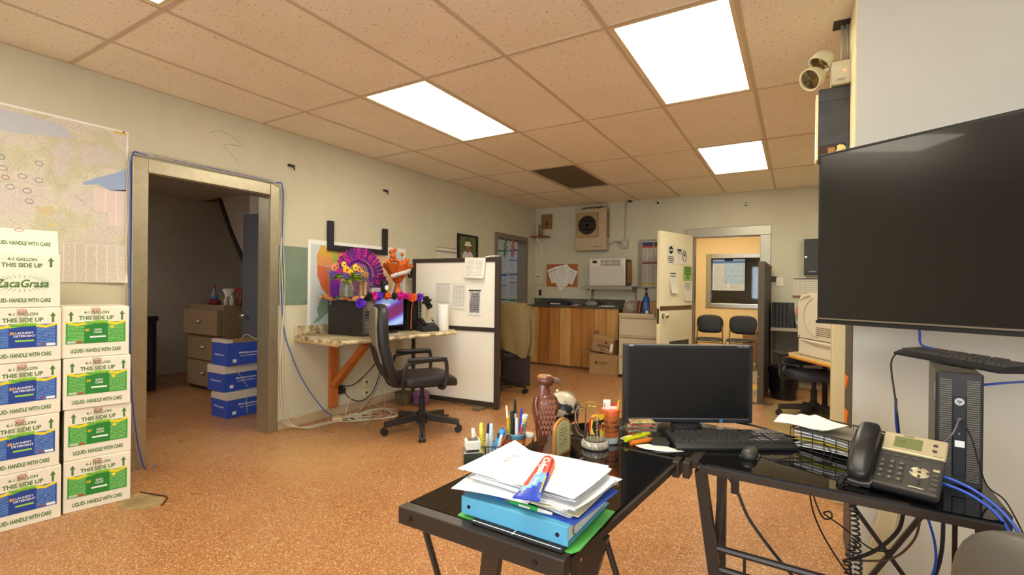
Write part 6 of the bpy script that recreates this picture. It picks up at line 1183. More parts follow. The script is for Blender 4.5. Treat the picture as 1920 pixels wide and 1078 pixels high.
def wrap(pts, r, d=.0006):   # shape on the mug's outside, seen from -y
    return [(r*math.sin(x/r)*1.0, -r*math.cos(x/r)-d, z) for x, z in pts]
def decal(name, pts, r, m_, par, d=.0006):
    b = MB(); P = wrap(pts, r, d); Q = wrap(pts, r, d+.0004); n = len(P); b.add(P+Q, [tuple(range(n)), tuple(range(n, 2*n))[::-1]]+[(i, (i+1) % n, n+(i+1) % n, n+i) for i in range(n)]); return b.build(name, m_, par)
for k in range(7): a = -.035+.0115*k; decal('white_flute', [(a, .032), (a+.0022, .032), (a+.0022, .06+.012*(k % 2)), (a, .06+.012*(k % 2))], .0368, mat('facet_glass', (1, 1, 1)), o)
for z in (.068, .078, .088, .098, .108): decal('white_leaf', [(-.003, z), (.0015, z+.002), (.004, z+.008), (-.001, z+.006)], .0362, mat('facet_glass', (1, 1, 1)), o)
gk, gr_, gy_ = mat('crest_black', (28, 26, 24), .5), mat('crest_red', (190, 40, 30), .5), mat('crest_gold', (238, 200, 40), .5)
R_ = .0365
for nm, z0, z1, mm_, dx in (('gold_band', .105, .125, gy_, .001), ('black_band', .09, .107, gk, 0), ('red_band', .07, .09, gr_, 0), ('gold_shield', .045, .075, gy_, .002)):
    decal(nm, [(.008+dx, z0+.006*(nm == 'gold_shield')), (.018, z0), (.03, z0+.004), (.03, z1), (.008+dx, z1)], R_, mm_, o, .0006+.0002*(nm == 'gold_shield'))
sh = decal('crest_shield', [(.017, .096), (.029, .096), (.029, .07), (.023, .058), (.017, .07)], R_, gy_, o, .0013)
for pts in ([(.0222, .062), (.0238, .062), (.0245, .088), (.023, .093), (.0215, .088)], [(.0175, .09), (.019, .078), (.0215, .074), (.0215, .086)], [(.0285, .09), (.027, .078), (.0245, .074), (.0245, .086)], [(.019, .07), (.0215, .068), (.0222, .074)], [(.027, .07), (.0245, .068), (.0238, .074)]): decal('crest_eagle', pts, R_, gk, sh, .0018)
decal('flag_ribbon', [(-.028, .1), (-.022, .108), (-.016, .1), (-.02, .08), (-.016, .06), (-.026, .055), (-.03, .075)], R_, gr_, o); decal('flag_ribbon', [(-.02, .106), (-.014, .1), (-.017, .08), (-.012, .062), (-.006, .056), (-.02, .054), (-.021, .075)], R_, gy_, o, .001); decal('gold_banner', [(-.02, .112), (-.005, .118), (.01, .114), (.012, .122), (-.004, .127), (-.02, .12)], R_, mat('banner_gold', (226, 170, 50), .4), o)
terra = mat('terracotta_glaze', (190, 100, 46), .4, var=.15, vs=40); orng = mat('orange_rim', (226, 104, 50), .35)
o = thing('ceramic_tumbler', 'orange ceramic tumbler with black lettering holding pencil and papers behind the stein', 'cup', (-.578, 1.682, H), .536)
MB().lathe([(.028, 0), (.029, .006), (.033, .1), (.033, .118), (.03, .119), (.028, .02), (0, .018)], 28).build('body', terra, o, SM); MB().lathe([(.0335, .1), (.0345, .11), (.033, .12), (.0305, .12)], 28).build('rim', orng, o, SM); MB().lathe([(.0292, .001), (.0302, .022)], 28).build('base_band', mat('pale_blue_band', (176, 196, 196), .5), o, SM)
for k, (z, s_) in enumerate(((.08, 'LA CAPI'), (.06, 'Antigua'), (.045, 'restaurante'))):
    for q, ch in enumerate(s_):
        if ch == ' ': continue
        a = (q-(len(s_)-1)/2)*.32*(7/len(s_)); r = .0318; lettering('lettering', ch, ink, o, (r*math.sin(a), -r*math.cos(a), z), h=.013 if k < 2 else .005, rot=(PI/2, 0, a), bold=.02)
MB().tube([(.012, .0, .03), (.03, -.01, .155)], .0038, 6).build('pencil', mat('pencil_yellow', (236, 180, 40), .4), o); MB().box(-.025, -.005, .02, -.0, -.003, .155).build('paper_tag', paper, o); MB().box(-.002, .005, .02, .028, .007, .14).build('card', mat('red_card', (200, 70, 60), .5), o); MB().box(.0, .0, .03, .024, .002, .13).build('card', paper, o)
# pen cup with blue rim
o = thing('ceramic_pen_cup', 'orange ceramic cup with blue rim and black lettering full of pens', 'cup', (-.797, 1.378, H), .536); blr = mat('blue_rim_glaze', (96, 140, 164), .35)
MB().lathe([(.03, 0), (.031, .004), (.0315, .06), (.029, .075), (.027, .075), (.028, .01), (0, .008)], 28).build('body', terra, o, SM); MB().lathe([(.0315, .06), (.0335, .066), (.033, .074), (.029, .077), (.027, .07)], 28).build('rim', blr, o, SM)
for k, (z, s_) in enumerate(((.04, 'aya e'), (.022, 'Tana'))):
    for q, ch in enumerate(s_):
        if ch == ' ': continue
        a = (q-(len(s_)-1)/2)*.36; lettering('lettering', ch, ink, o, (.0318*math.sin(a), -.0318*math.cos(a), z), h=.014, rot=(PI/2, 0, a), bold=.03)
b = MB(); b.lathe([(.0316, .012), (.0319, .014), (.0319, .05), (.0316, .052)], 28).build('gold_band', mat('amber_band', (226, 150, 40), .5), o, SM)
cx, cy = -.797, 1.378
def pen(dx, dy, top, lean, r, m1, m2, lab, cat='pen', nm='pen', eraser=None, cup=(cx, cy), z0=.02):
    o = thing(nm, lab, cat, (cup[0]+dx*math.cos(.536)-dy*math.sin(.536), cup[1]+dx*math.sin(.536)+dy*math.cos(.536), H+z0), .536); o.rotation_euler = (lean[1], lean[0], .536); L = top-z0
    MB().tube([(0, 0, 0), (0, 0, L*.72)], r, 10).build('barrel', m1, o, SM); MB().tube([(0, 0, L*.72), (0, 0, L*.95), (0, 0, L)], r*1.02, 10, r1=r*.6).build('tip', m2, o, SM); return o
W_, K_ = white, black
pen(-.018, .005, .165, (-.1, 0), .0042, mat('pencil_yellow', (1, 1, 1)), mat('eraser_pink', (236, 226, 210), .6), 'yellow pencil with pale eraser in the blue-rimmed cup', 'pencil', 'pencil')
pen(-.012, -.002, .14, (-.08, 0), .004, mat('pen_green', (90, 140, 40), .4), mat('gold_rim', (1, 1, 1)), 'green pencil beside the yellow pencil in the blue-rimmed cup', 'pencil', 'pencil')
pen(-.004, .006, .185, (.0, 0), .0055, W_, K_, 'tall black-capped white marker in the blue-rimmed cup', 'marker', 'marker'); pen(-.006, -.008, .15, (-.06, 0), .0075, K_, K_, 'thick black pen in the blue-rimmed cup')
pen(.002, -.012, .128, (0, 0), .006, W_, W_, 'white pen at the front of the blue-rimmed cup'); pen(.01, -.006, .158, (.06, 0), .005, mat('pen_blue', (36, 60, 190), .35), mat('pen_blue', (1, 1, 1)), 'bright blue pen in the blue-rimmed cup'); pen(.013, -.012, .1, (.06, 0), .005, mat('pen_red', (210, 50, 40), .4), mat('pen_red', (1, 1, 1)), 'short red pen in the blue-rimmed cup'); pen(.02, .0, .12, (.1, 0), .0045, mat('fluo_yellow', (1, 1, 1)), mat('fluo_yellow', (1, 1, 1)), 'yellow pen at the right edge of the blue-rimmed cup')
o = thing('marker', 'fat grey metal marker with white cap and black lettering in the blue-rimmed cup', 'marker', (cx+.012, cy, H+.02), .536); o.rotation_euler = (-.05, .16, .536); MB().tube([(0, 0, 0), (0, 0, .1)], .0115, 18).build('barrel', mat('marker_silver', (190, 186, 178), .35, .3), o, SM); MB().lathe([(.0118, .098), (.0118, .103)], 18).build('yellow_ring', yel, o, SM); MB().lathe([(.0125, .104), (.013, .107), (.013, .116), (.011, .118), (.009, .114), (0, .114)], 18).build('cap', white, o, SM)
lettering('lettering', 'KING SIZE', ink, o, (0, -.0118, .058), h=.008, w=.06, rot=(PI/2, -PI/2, 0), bold=.03)
o = thing('binder_clip_loop', 'bent wire clip loop standing at the front of the blue-rimmed cup', 'clip', (-.80, 1.335, H), .536); MB().tube([(-.006, 0, .002), (-.007, 0, .07), (0, 0, .082), (.007, 0, .07), (.006, 0, .002)], .0018, 6, sm=5).build('wire', chrome, o, SM); MB().box(-.01, -.004, 0, .01, .004, .004).build('clamp', chrome, o)
# mesh organiser with pens
o = thing('pen_organizer', 'black mesh desk organizer full of pens left of the blue-rimmed cup', 'organizer', (-.852, 1.3, H), .536)
b = MB(); w_, d_, h_ = .042, .03, .05
for z in (0.002, .025, h_): b.tube([(-w_, -d_, z), (w_, -d_, z), (w_, d_, z), (-w_, d_, z)], .0016, 5, closed=True)
for k in range(9): x = -w_+2*w_*k/8; b.box(x-.0008, -d_-.0005, 0, x+.0008, -d_+.0005, h_).box(x-.0008, d_-.0005, 0, x+.0008, d_+.0005, h_)
for k in range(1, 6): y = -d_+2*d_*k/6; b.box(-w_-.0005, y-.0008, 0, -w_+.0005, y+.0008, h_).box(w_-.0005, y-.0008, 0, w_+.0005, y+.0008, h_)
b.build('wire_mesh', black, o); MB().box(-w_, -d_, 0, w_, d_, .003).build('floor_plate', black, o); MB().box(-.012, -d_, .003, -.01, d_, .045).build('divider', black, o)
for x, m_ in ((-.02, white), (.008, mat('sticker_sky', (1, 1, 1)))): MB().box(x, -d_-.002, .02, x+.008, -d_-.001, .03).build('sticker', m_, o)
og_ = (-.852, 1.3)
pen(-.035, -.01, .105, (-.18, 0), .008, W_, W_, 'white highlighter leaning left in the mesh organizer', 'highlighter', 'highlighter', cup=og_, z0=.006); pen(-.022, .01, .115, (-.05, 0), .0075, mat('pale_yellow_pen', (240, 230, 90), .4), mat('pale_yellow_pen', (1, 1, 1)), 'yellow highlighter in the mesh organizer', 'highlighter', 'highlighter', cup=og_, z0=.006)
pen(-.01, -.005, .118, (.06, 0), .005, W_, K_, 'white pen with black clip in the mesh organizer', cup=og_, z0=.006); pen(.004, .0, .115, (.02, 0), .0085, mat('pale_blue_pen', (206, 226, 232), .4), mat('pale_blue_pen', (1, 1, 1)), 'thick pale blue marker in the mesh organizer', 'marker', 'marker', cup=og_, z0=.006)
pen(.022, -.008, .085, (.25, 0), .006, W_, W_, 'short white pen leaning right in the mesh organizer', cup=og_, z0=.006); pen(.03, .005, .085, (.0, 0), .005, mat('pen_mid_blue', (70, 110, 170), .4), K_, 'blue pen with dark tip in the mesh organizer', cup=og_, z0=.006); pen(.03, .012, .09, (.4, 0), .004, mat('pen_red', (1, 1, 1)), mat('pen_red', (1, 1, 1)), 'red pen leaning at the back of the mesh organizer', cup=og_, z0=.006)
o = thing('open_blue_cap', 'big light blue open cap leaning in the mesh organizer', 'marker', (-.84, 1.315, H+.03), .536); o.rotation_euler = (-.1, .42, .536); MB().lathe([(.0105, 0), (.012, .07), (.0105, .07), (.009, .01), (0, .01)], 18).build('cap', mat('light_blue_cap', (80, 160, 220), .35), o, SM); MB().box(-.003, -.0145, .02, .003, -.011, .055, .001).build('clip', mat('light_blue_cap', (1, 1, 1)), o)  # only a big open cap, without a marker body
o = thing('glass_jar', 'small clear cup with white rim between the pen cup and the eagle', 'cup', (-.78, 1.43, H), .5); MB().lathe([(.018, 0), (.022, .06), (.02, .06), (.016, .004), (0, .004)], 20).build('cup', GLASS, o, SM); MB().lathe([(.0222, .052), (.0235, .058), (.0205, .062)], 20).build('rim', white, o, SM)
o = thing('paperweight', 'white and chrome cube paperweight at the left edge of the glass desk', 'paperweight', (-.858, 1.215, H), .75)
MB().box(-.03, -.03, 0, .03, .03, .055, .002).build('base_cube', mat('chrome_white', (200, 196, 190), .12, .85), o); MB().box(-.0305, -.031, .002, .0305, -.0302, .053).build('mirror_face', chrome, o); MB().box(-.018, -.018, .055, .018, .018, .06).build('neck', dkmetal, o); MB().box(-.023, -.023, .06, .023, .023, .086, .003).build('top_cube', white, o); MB().box(-.016, -.016, .086, .016, .016, .0885).build('silver_plate', chrome, o)
# ---------------------------------------------------------------- folders, binder, papers, toothpaste
def on(o, x, y, z, rz=0): o.location = (x, y, z); o.rotation_euler = (0, 0, rz); return o
g_ = mat('folder_green', (96, 196, 90), .45)
tag(on(MB().prism([(-.15, 0), (.155, 0), (.165, .02), (.165, .23), (-.15, .24)], 0, .0025, 'z').build('folder', g_), -.555, .935, H+.0005, -.03), 'bright green folder sticking out under the blue binder', 'folder')
o = thing('portfolio', 'black portfolio with white stitching under the blue binder', 'portfolio', (-.53, .918, H+.0035), -.02); MB().box(-.125, 0, 0, .115, .2, .006, .001).build('cover', mat('portfolio_black', (36, 36, 38), .6), o); MB().tube([(-.12, .004, .0065), (.11, .004, .0065)], .0009, 4).build('stitching', paper, o); MB().box(-.01, .0, .006, -.008, .03, .0065).build('seam', paper, o)
bb = mat('binder_blue', (94, 174, 210), .38); o = thing('ring_binder', 'light blue ring binder under the paper pile in the foreground', 'binder', (-.552, .936, H+.0102), -.02)
MB().box(-.142, 0, 0, .142, .004, .042, .0015).build('spine', bb, o); MB().box(-.142, .002, 0, .142, .245, .0025).build('lower_cover', bb, o); MB().box(-.142, .002, .0395, .142, .245, .042, .001).build('upper_cover', bb, o)
MB().box(-.136, .01, .004, .136, .238, .037).build('page_block', mat_print('page_edges', (240, 240, 238), (206, 206, 206), rows=22, fill=.3, margin=0., wordscale=1), o)
for x in (-.118, .118): k = MB().cyl((x, -.0015, .021), (x, 0, .021), .0085, n=20).build('rivet_ring', mat('binder_blue_light', (110, 190, 222), .4), o); MB().cyl((x, -.003, .021), (x, -.0014, .021), .005, n=16).build('rivet', black, k)
MB().tube([(.138, .05, .004), (.1405, .03, .02), (.138, .05, .037)], .002, 6, sm=4).build('ring', chrome, o)
tag(on(MB().box(-.13, 0, 0, .15, .22, .003, .001).build('folder', mat('folder_royal_blue', (36, 76, 176), .4)), -.55, .965, H+.0525, -.12), 'royal blue folder on top of the blue binder under the white papers', 'folder')
random.seed(21)
ps = [mat('paper_a', (246, 246, 244), .75), mat('paper_b', (236, 238, 242), .75), mat('paper_cream', (244, 236, 196), .75)]
pp_ = mat_print('sheet_print', (245, 245, 243), (214, 210, 206), rows=26, fill=.3, margin=.12, wordscale=18, flat=True)
labs = ['lowest', 'second', 'third', 'fourth', 'fifth', 'sixth', 'seventh', 'eighth', 'ninth', 'tenth', 'eleventh', 'uppermost']
for k in range(12):
    a = random.uniform(-.07, .07)-.06; w, d = .272, .215; z = H+.057+.0032*k; sx, sy = random.uniform(-.012, .012), random.uniform(-.012, .012)
    cu, cv = random.uniform(.0, .006), random.uniform(.0, .008)
    if k == 11: a = -.06
    b = MB(); b.sheet(lambda u, v: ((u-.5)*w, (v-.5)*d, cu*math.sin(u*4+k)+cv*(2*v-1)**2*(.5+u*.5)+(.02*max(0, v-.6)*(1-u) if k > 8 else 0)), 8, 8, (0, 0, .0012))
    ob = on(b.build('paper_sheet', pp_ if k == 11 else ps[2] if k in (1, 3) else ps[k % 2]), -.548+sx+.004*(k % 3), 1.083+sy, z, a)
    tag(ob, '%s, %s from the bottom of the pile on the blue binder' % ('cream sheet' if k in (1, 3) else 'white sheet', labs[k]), 'paper', 'loose papers piled on the blue binder')
o = thing('paper_sheet', 'white sheet with boxed letters fanned out to the far left of the pile', 'paper', (-.627, 1.112, H+.092), -.06); MB().sheet(lambda u, v: ((u-.5)*.216, (v-.5)*.265-.12*u*v, .004*v**2*(1-u)+.003*math.sin(u*4)-.01*u*v), 6, 6, (0, 0, .0012)).build('sheet', ps[0], o)
for q, ch in enumerate('AFG'): lettering('lettering', ch, mat('faint_red_ink', (170, 130, 120), .7), o, (-.03, -.03+.022*q, .0075), h=.014, rot=(0, 0, PI/2), ext=.0003)
o = thing('paper_sheet', 'white sheet poking out at the left of the pile under the others', 'paper', (-.625, 1.02, H+.07), .12); MB().sheet(lambda u, v: ((u-.5)*.2, (v-.5)*.17, .004*math.sin(u*3)), 4, 4, (0, 0, .001)).build('sheet', ps[0], o)
for k in range(4):
    o = thing('paper_sheet', 'white sheet sticking out at the right of the pile, %s' % ('lowest of these', 'just above the lowest', 'just below the highest', 'highest of these')[k], 'paper', (-.518+.006*k, 1.085+.01*k, H+.06+.006*k), -.2-.04*k, 'sheets sticking out at the right of the pile'); MB().sheet(lambda u, v: ((u-.5)*.2, (v-.5)*.21, .005*math.sin(u*3+k)), 5, 5, (0, 0, .0012)).build('sheet', ps[k % 2], o)
# toothpaste tube
o = thing('toothpaste', 'red and blue toothpaste tube lying on the white papers', 'toothpaste', (-.522, 1.012, H+.105), math.radians(-75.7)); o.scale = (1.2, 1.15, 1.1); tb = mat('tube_red', (222, 68, 40), .3); tu = mat('tube_blue', (40, 70, 190), .3)
# local x from cap (-x) to crimp (+x)
def tb_sec(b, x0, x1, n=8):
    secs = []
    for i in range(n+1):
        x = x0+(x1-x0)*i/n; q = (x+.09)/.18; secs.append((x, .016+.009*q, .016*(1-q)**.7+.0016))
    vs = []; fs = []
    for x, ry, rz in secs:
        for k in range(16): vs.append((x, ry*math.cos(2*PI*k/16), rz*math.sin(2*PI*k/16)))
    for i in range(n):
        for k in range(16): fs.append((i*16+k, i*16+(k+1) % 16, (i+1)*16+(k+1) % 16, (i+1)*16+k))
    fs += [tuple(range(16)), tuple(n*16+k for k in range(16))]; b.add(vs, fs)
b = MB(); tb_sec(b, -.09, .09, 18); tube_o = b.build('tube', [tb, tu, mat('tube_sky', (120, 180, 236), .3)], o, SM)
for p in tube_o.data.polygons:
    c = p.center; dgl = c.x+.9*c.y
    p.material_index = 0 if dgl < -.002 or c.y < -.008 and c.x < .05 else (2 if dgl < .055 and c.y < .012 else 1)
MB().tube([(-.112, 0, 0), (-.094, 0, 0)], .009, 14, r1=.0125).build('cap', white, o, SM); MB().box(.088, -.026, -.0012, .098, .026, .0012).build('crimp', tu, o)
lettering('lettering', 'Colgate', wink, o, (-.035, 0, .0145), h=.018, w=.08, rot=(0, .07, 0), ext=.0008, bold=.02, shear=.1); lettering('lettering', 'Cavity', wink, o, (.032, .002, .0095), h=.009, w=.032, rot=(0, .07, 0), ext=.0008)
b = MB(); b.bar((-.0, .016, .008), (.07, .02, .0045), .0022, .0008).bar((.08, -.012, .0035), (.045, -.02, .004), .0022, .0008); b.build('yellow_swoosh', yel, o)
o = thing('ballpoint_pen', 'green and white ballpoint pen on the edge of the blue binder', 'pen', (-.512, .957, H+.0605), -.05); MB().tube([(-.055, 0, 0), (.02, 0, 0)], .0052, 12).build('barrel', mat('pen_bright_green', (50, 160, 70), .35), o, SM); MB().tube([(.02, 0, 0), (.055, 0, 0)], .005, 12, r1=.003).build('grip', white, o, SM); MB().tube([(-.07, 0, 0), (-.055, 0, 0)], .003, 10).build('button', chrome, o, SM); MB().box(-.03, -.0056, -.002, .0, -.005, .002).build('print', white, o)
# ---------------------------------------------------------------- wire basket with papers
o = thing('wire_basket', 'black wire letter basket full of papers behind the phone', 'basket', (-.012, 1.985, H), -.46); bw, bd, bh = .33, .22, .07
b = MB(); 
for z, r in ((bh, .0028), (.004, .002)): b.tube([(0, 0, z), (bw, 0, z), (bw, bd, z), (0, bd, z)], r, 6, closed=True)
b.build('rim_wire', black, o)
for k in range(10): x = bw*k/9; MB().tube([(x, 0, bh), (x, 0, .004), (x, bd, .004), (x, bd, bh)], .0015, 5).build('wire', black, o)
for k in range(5): y = bd*(k+.5)/5; MB().tube([(0, y, bh), (0, y, .004), (bw, y, .004), (bw, y, bh)], .0015, 5).build('wire', black, o)
ca, sa = math.cos(-.46), math.sin(-.46)
def bk_(x, y, z): return (-.012+x*ca-y*sa, 1.985+x*sa+y*ca, H+z)
for k, (z, m_, lift, lab) in enumerate(((.007, ps[0], .01, 'white sheet lowest in the wire basket'), (.012, ps[1], .012, 'white curled sheet low in the wire basket'), (.018, mat('yellow_pad_paper', (214, 200, 80), .7), .02, 'yellow sheet in the middle of the wire basket'), (.03, ps[1], .018, 'white sheet above the yellow sheet in the wire basket'), (.046, ps[0], .012, 'thick white sheet near the top of the wire basket'), (.056, mat('grey_folder', (120, 116, 104), .5), .006, 'grey folder lying across the wire basket'))):
    b = MB(); b.sheet(lambda u, v: (.01+u*.3, .006+v*.2, lift*math.sin(u*2.6+.3*k)*(1-v*.4)), 10, 5, (0, 0, .0035 if k > 3 else .0016)); on(tag(b.build('paper_sheet', m_), lab, 'paper'), *bk_(0, 0, z), -.46)
for k, (x, y, a, lab) in enumerate(((.0, .03, -.2, 'white note slip at the left end on top of the wire basket'), (.03, .05, -.5, 'white note slip overlapping on top of the wire basket'), (.05, .06, -.75, 'white note slip lying rightmost on the wire basket pile'))):
    b = MB(); b.sheet(lambda u, v: ((u-.5)*.13, (v-.2)*.1, .004*math.sin(u*4+k)+.01*v), 5, 4, (0, 0, .001)); on(tag(b.build('paper_slip', paper), lab, 'paper', 'note slips on the wire basket'), *bk_(x, y, .075+.003*k), a)
# ---------------------------------------------------------------- foreground desk phone
o = thing('desk_phone', 'large dark grey desk phone with coiled cord in the right foreground', 'phone', (.135, 1.70, H), -.31); ph = mat('phone_grey', (66, 63, 58), .45); TH = .62
T = Matrix.Translation((0, 0, .012)) @ Matrix.Rotation(TH, 4, 'X')
MB().box(.055, 0, -.006, .2, .185, .018, .006, T=T).build('body', ph, o); MB().prism([(.02, 0), (.17, 0), (.165, .1), (.14, .11)], .02, .19, 'x').build('rear_stand', blackm, o)
MB().box(-.002, -.012, -.006, .056, .188, .012, .006, T=T).build('cradle', ph, o); MB().tube([T @ Vector(p) for p in ((.0, .02, .01), (.0, -.008, .016), (.027, -.014, .016), (.055, -.008, .016), (.056, .02, .012))], .003, 6, sm=3).build('cradle_rim', mat('rim_light_grey', (110, 106, 98), .4), o, SM)
MB().ball((.028, .09, .04), (.03, .105, .024), 24, 16, .6, .5, T=T, f=lambda v: v+Vector((0, 0, .008*math.cos((v.y-.09)*26)))).build('handset', mat('handset_black', (36, 35, 34), .33), o, SM)
dp = MB().box(.062, .118, .016, .203, .186, .026, .004, T=T).build('display_panel', mat('phone_silver', (196, 182, 146), .4, .3), o)
MB().box(.088, .134, .0255, .15, .172, .0275, T=T).build('display', mat('lcd_green', (116, 122, 74), .3), dp)
def on_face(x, y, z): return T @ Vector((x, y, z))
lettering('lettering', '10:45', mat('lcd_ink', (66, 74, 48), .5), dp, on_face(.105, .156, .0278), h=.006, rot=(TH, 0, 0), ext=.0002); lettering('lettering', 'Yealink', mat('panel_ink', (70, 66, 60), .5), dp, on_face(.118, .179, .0263), h=.005, w=.026, rot=(TH, 0, 0), ext=.0002, bold=.02); lettering('lettering', 'SIP-T20', mat('panel_ink', (1, 1, 1)), dp, on_face(.186, .125, .0263), h=.003, w=.018, rot=(TH, 0, 0), ext=.0002)
for y in (.162, .142): MB().cbox((.178, y, .0275), (.01, .007, .004), .0015, T).build('line_button', ph, dp)
km_ = mat('phone_key', (84, 80, 74), .4)
for i in range(4):
    for j in range(3):
        c = (.072+.021*j, .082-.0185*i, .02); q = MB().cbox(c, (.014, .0095, .006), .002, T).build('key', km_, o); lettering('lettering', ['1', '2', '3', '4', '5', '6', '7', '8', '9', '*', '0', '#'][i*3+j], mat('key_ink', (210, 205, 190), .5), q, on_face(c[0], c[1], .0233), h=.0042, rot=(TH, 0, 0), ext=.0002)
for j in range(4): MB().cbox((.078+.021*j, .107, .0195), (.015, .005, .004), .001, T).build('soft_key', km_, o)
MB().ball((.154, .066, .018), (.022, .018, .003), 20, 6, T=T).build('navigation_plate', mat('phone_silver', (1, 1, 1)), o, SM)
for dx, dy in ((0, 0), (.018, 0), (-.018, 0), (0, .014), (0, -.014), (.0, -.028), (.0, -.037)): MB().ball((.154+dx, .066+dy, .021), (.0042, .004, .0025), 10, 6, T=T).build('round_button', ph, o, SM)
for k in range(5): MB().cbox((.188, .082-.0155*k, .0195), (.014, .008, .004), .0015, T).build('feature_key', mat('phone_silver', (1, 1, 1)) if k == 0 else km_, o)
MB().cbox((.152, .014, .0185), (.034, .003, .003), .001, T).build('microphone_bar', mat('mic_silver', (190, 182, 160), .3, .5), o)
# coiled handset cord
def coil(path, r, turns, sm=14):
    P = catmull([Vector(p) for p in path], sm); out = []; N = len(P)
    for i in range(N-1):
        for q in range(5):
            t = (i+q/5); p = P[i].lerp(P[i+1], q/5); d = (P[i+1]-P[i]).normalized(); sx = d.cross(Vector((.3, 1, .1))).normalized(); sy = d.cross(sx); a = 2*PI*turns*t/(N-1); out.append(p+sx*r*math.cos(a)+sy*r*math.sin(a))
    return out
hc = MB(); hc.tube(coil([(.135, 1.69, .74), (.115, 1.68, .715), (.14, 1.655, .68), (.15, 1.64, .6), (.155, 1.63, .5), (.15, 1.62, .42), (.165, 1.61, .39), (.185, 1.61, .41), (.175, 1.61, .45), (.15, 1.61, .455), (.13, 1.615, .5), (.145, 1.63, .58)], .0085, 75), .0026, 5)
tag(hc.build('phone_cord', black_cable, None, SM), 'black coiled phone cord hanging over the front edge of the glass desk', 'cord')
# ---------------------------------------------------------------- computer tower with keyboard
o = thing('computer_tower', 'slim black computer standing on the glass desk with a keyboard lying on top', 'computer', (.357, 1.846, H), -.12)
MB().box(0, .02, 0, .1, .27, .325, .003).build('case', mat('tower_side', (84, 80, 72), .4), o); MB().box(-.001, 0, 0, .101, .022, .327, .005).build('front_bezel', mat('tower_front', (40, 38, 36), .45), o)
gsm = [MB().box(.008, -.0015, 0, .034, 0, .003).build('grille_slat', mat('grille_light', (112, 106, 92), .5), o), MB().box(.066, -.0015, 0, .093, 0, .003).build('grille_slat', mat('grille_light', (1, 1, 1)), o)]
for q in gsm:
    q.location.z = .02
    for k in range(1, 46): c = q.copy(); COL.objects.link(c); c.location.z = .02+.0063*k
pl_ = MB().box(.036, -.003, .03, .065, 0, .26, .002).build('port_column', black, o); MB().cyl((.05, -.0055, .245), (.05, -.003, .245), .0105, n=20).build('round_badge', mat('badge_silver', (196, 196, 190), .3, .6), pl_); lettering('lettering', 'hp', ink, pl_, (.05, -.006, .245), h=.011, w=.011, bold=.02, shear=.3)
for z, m_, w in ((.215, dkmetal, .006), (.2, dkmetal, .005), (.192, chrome, .012), (.165, black, .01), (.15, mat('port_grey', (120, 118, 112), .5), .004)): MB().box(.05-w/2, -.0055, z, .05+w/2, -.003, z+.006).build('port', m_, pl_)
MB().box(.041, -.004, .115, .062, -.003, .133).build('white_label', paper, pl_); MB().box(-.0012, .025, .24, 0, .04, .29).build('sticker', mat('sticker_pale_blue', (150, 176, 190), .5), o)
kb2 = keyboard('keyboard', 'black keyboard lying across the top of the slim computer', (.312, 2.235, H+.328), math.radians(-62), L=.4, D=.15); kb2.scale = (1, .74, 1)
cable('usb_cable', [(.405, 1.83, H+.2), (.385, 1.8, H+.16), (.36, 1.815, H+.12), (.34, 1.85, H+.09)], .002, mat('grey_cable', (1, 1, 1)), 'thin grey cable looping left from the front port of the slim computer', r'front port cables')
cable('usb_cable', [(.41, 1.828, H+.195), (.425, 1.8, H+.15), (.438, 1.795, H+.09), (.455, 1.79, H+.03), (.48, 1.75, H+.01), (.5, 1.7, H-.05)], .002, black_cable, 'thin black cable dropping right from the front port of the slim computer')
cable('keyboard_cable', [(.31, 2.19, H+.332), (.29, 2.13, H+.3), (.285, 2.0, H+.2), (.295, 2.0, H+.1), (.3, 2.02, H+.01)], .0028, black_cable, 'thin black cable hanging from the keyboard on top of the slim computer')
cable('network_cable', [(.43, 2.628, 1.2), (.42, 2.45, 1.12), (.4, 2.3, 1.075), (.42, 2.22, 1.068)], .0042, blue_cable, 'blue cable slanting down from behind the television to the upper keyboard'); cable('network_cable', [(.48, 2.1, .96), (.6, 2.2, .97), (.75, 2.4, .955), (1.0, 2.55, .93), (1.3, 2.6, .9)], .0042, blue_cable, 'blue cable running right along the white wall behind the slim computer')
cable('network_cable', [(.31, 1.73, .765), (.36, 1.72, .765), (.41, 1.69, .75), (.45, 1.64, .72), (.475, 1.6, .67), (.49, 1.58, .6)], .0042, blue_cable, 'upper blue cable curving from the phone over the right end of the glass desk'); cable('network_cable', [(.31, 1.72, .752), (.36, 1.705, .75), (.405, 1.675, .738), (.44, 1.63, .712), (.46, 1.595, .65), (.475, 1.57, .55)], .0042, blue_cable, 'lower blue cable curving from the phone over the right end of the glass desk')
cable('network_cable', [(.3, 2.1, .9), (.31, 2.15, .8), (.32, 2.15, .72)], .0042, blue_cable, 'short blue cable left of the slim computer behind the phone')
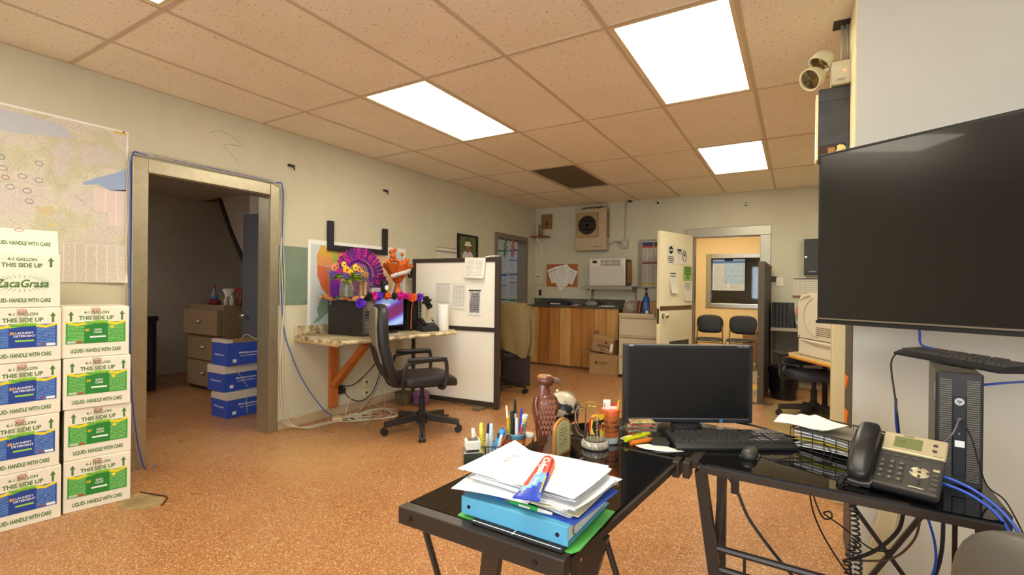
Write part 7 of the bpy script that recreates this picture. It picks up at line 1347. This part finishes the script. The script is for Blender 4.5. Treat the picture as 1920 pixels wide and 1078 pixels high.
# cables under the desk
for pts, r, lab in (([(-.24, 1.8, .68), (-.17, 1.78, .6), (-.12, 1.77, .5), (0, 1.77, .36), (.1, 1.77, .28), (.2, 1.78, .27), (.3, 1.8, .33), (.36, 1.8, .5), (.37, 1.82, .68)], .005, 'thick black cable sagging in a long curve below the right half of the glass desk'), ([(.04, 1.72, .69), (.06, 1.72, .62), (.08, 1.73, .58), (.1, 1.74, .585), (.095, 1.74, .6), (.08, 1.74, .59), (.12, 1.76, .56), (.2, 1.78, .5), (.25, 1.8, .5)], .0025, 'thin black cable with a small loop under the glass desk'), ([(.04, 1.72, .69), (.05, 1.73, .6), (.09, 1.75, .5), (.16, 1.77, .4), (.25, 1.8, .36)], .0025, 'thin black cable curving down beside the looped one under the glass desk'), ([(.26, 1.68, .67), (.25, 1.7, .6), (.2, 1.72, .52), (.13, 1.74, .46)], .005, 'black cable passing behind the coiled cord under the glass desk'), ([(.3, 1.7, .67), (.29, 1.72, .58), (.24, 1.74, .5), (.15, 1.76, .46)], .003, 'brown-black cable between the coiled cord and the blue cable under the desk'), ([(.37, 1.7, .67), (.375, 1.72, .5), (.39, 1.74, .3), (.395, 1.74, .1), (.4, 1.74, .01)], .006, 'straight black cable hanging to the floor below the phone'), ([(.41, 1.7, .67), (.43, 1.75, .55), (.46, 1.8, .4), (.48, 1.82, .2), (.5, 1.82, .01)], .003, 'thin brown cable hanging right of the straight black cable')):
    cable('black_cable', pts, r, mat('brown_cable', (84, 56, 30), .5) if 'brown' in lab else black_cable, lab)
cable('network_cable', [(.31, 1.7, .67), (.335, 1.73, .58), (.34, 1.75, .5), (.315, 1.76, .4), (.32, 1.76, .3), (.36, 1.76, .2), (.4, 1.76, .05)], .0035, blue_cable, 'blue cable hanging in an S-bend under the glass desk')
ob = MB().bar((.41, 2.615, .62), (.28, 2.54, .0), .06, .018, (0, 1, 0)).build('wood_strip', mat('cream_strip', (206, 190, 146), .5, var=.1, vs=8)); tag(ob, 'loose cream painted strip leaning against the white wall under the desk', 'strip')
# ---------------------------------------------------------------- nearest chair
o = thing('desk_chair', 'grey padded desk chair back cut off at the bottom right corner', 'chair', (.60, 1.26, 0), math.radians(125)); star_base(o, .3, .1, .4); MB().lathe([(.028, .16), (.028, .3), (.02, .3), (.02, .42)], 16).build('gas_lift', black, o, SM)
ga = mat('grey_leather', (92, 88, 80), .42, bump=.15, bs=60); MB().ball((0, 0, .46), (.25, .25, .055), 24, 10, .55, .5).build('seat', ga, o, SM); MB().ball((0, .2, .63), (.27, .06, .2), 32, 18, .75, .6, f=lambda v: v+Vector((0, -.5*v.x*v.x, 0))).build('backrest', ga, o, SM); MB().tube([(0, .05, .42), (0, .26, .42), (0, .27, .5)], .025, 8, sm=4).build('back_bar', basem, o, SM)
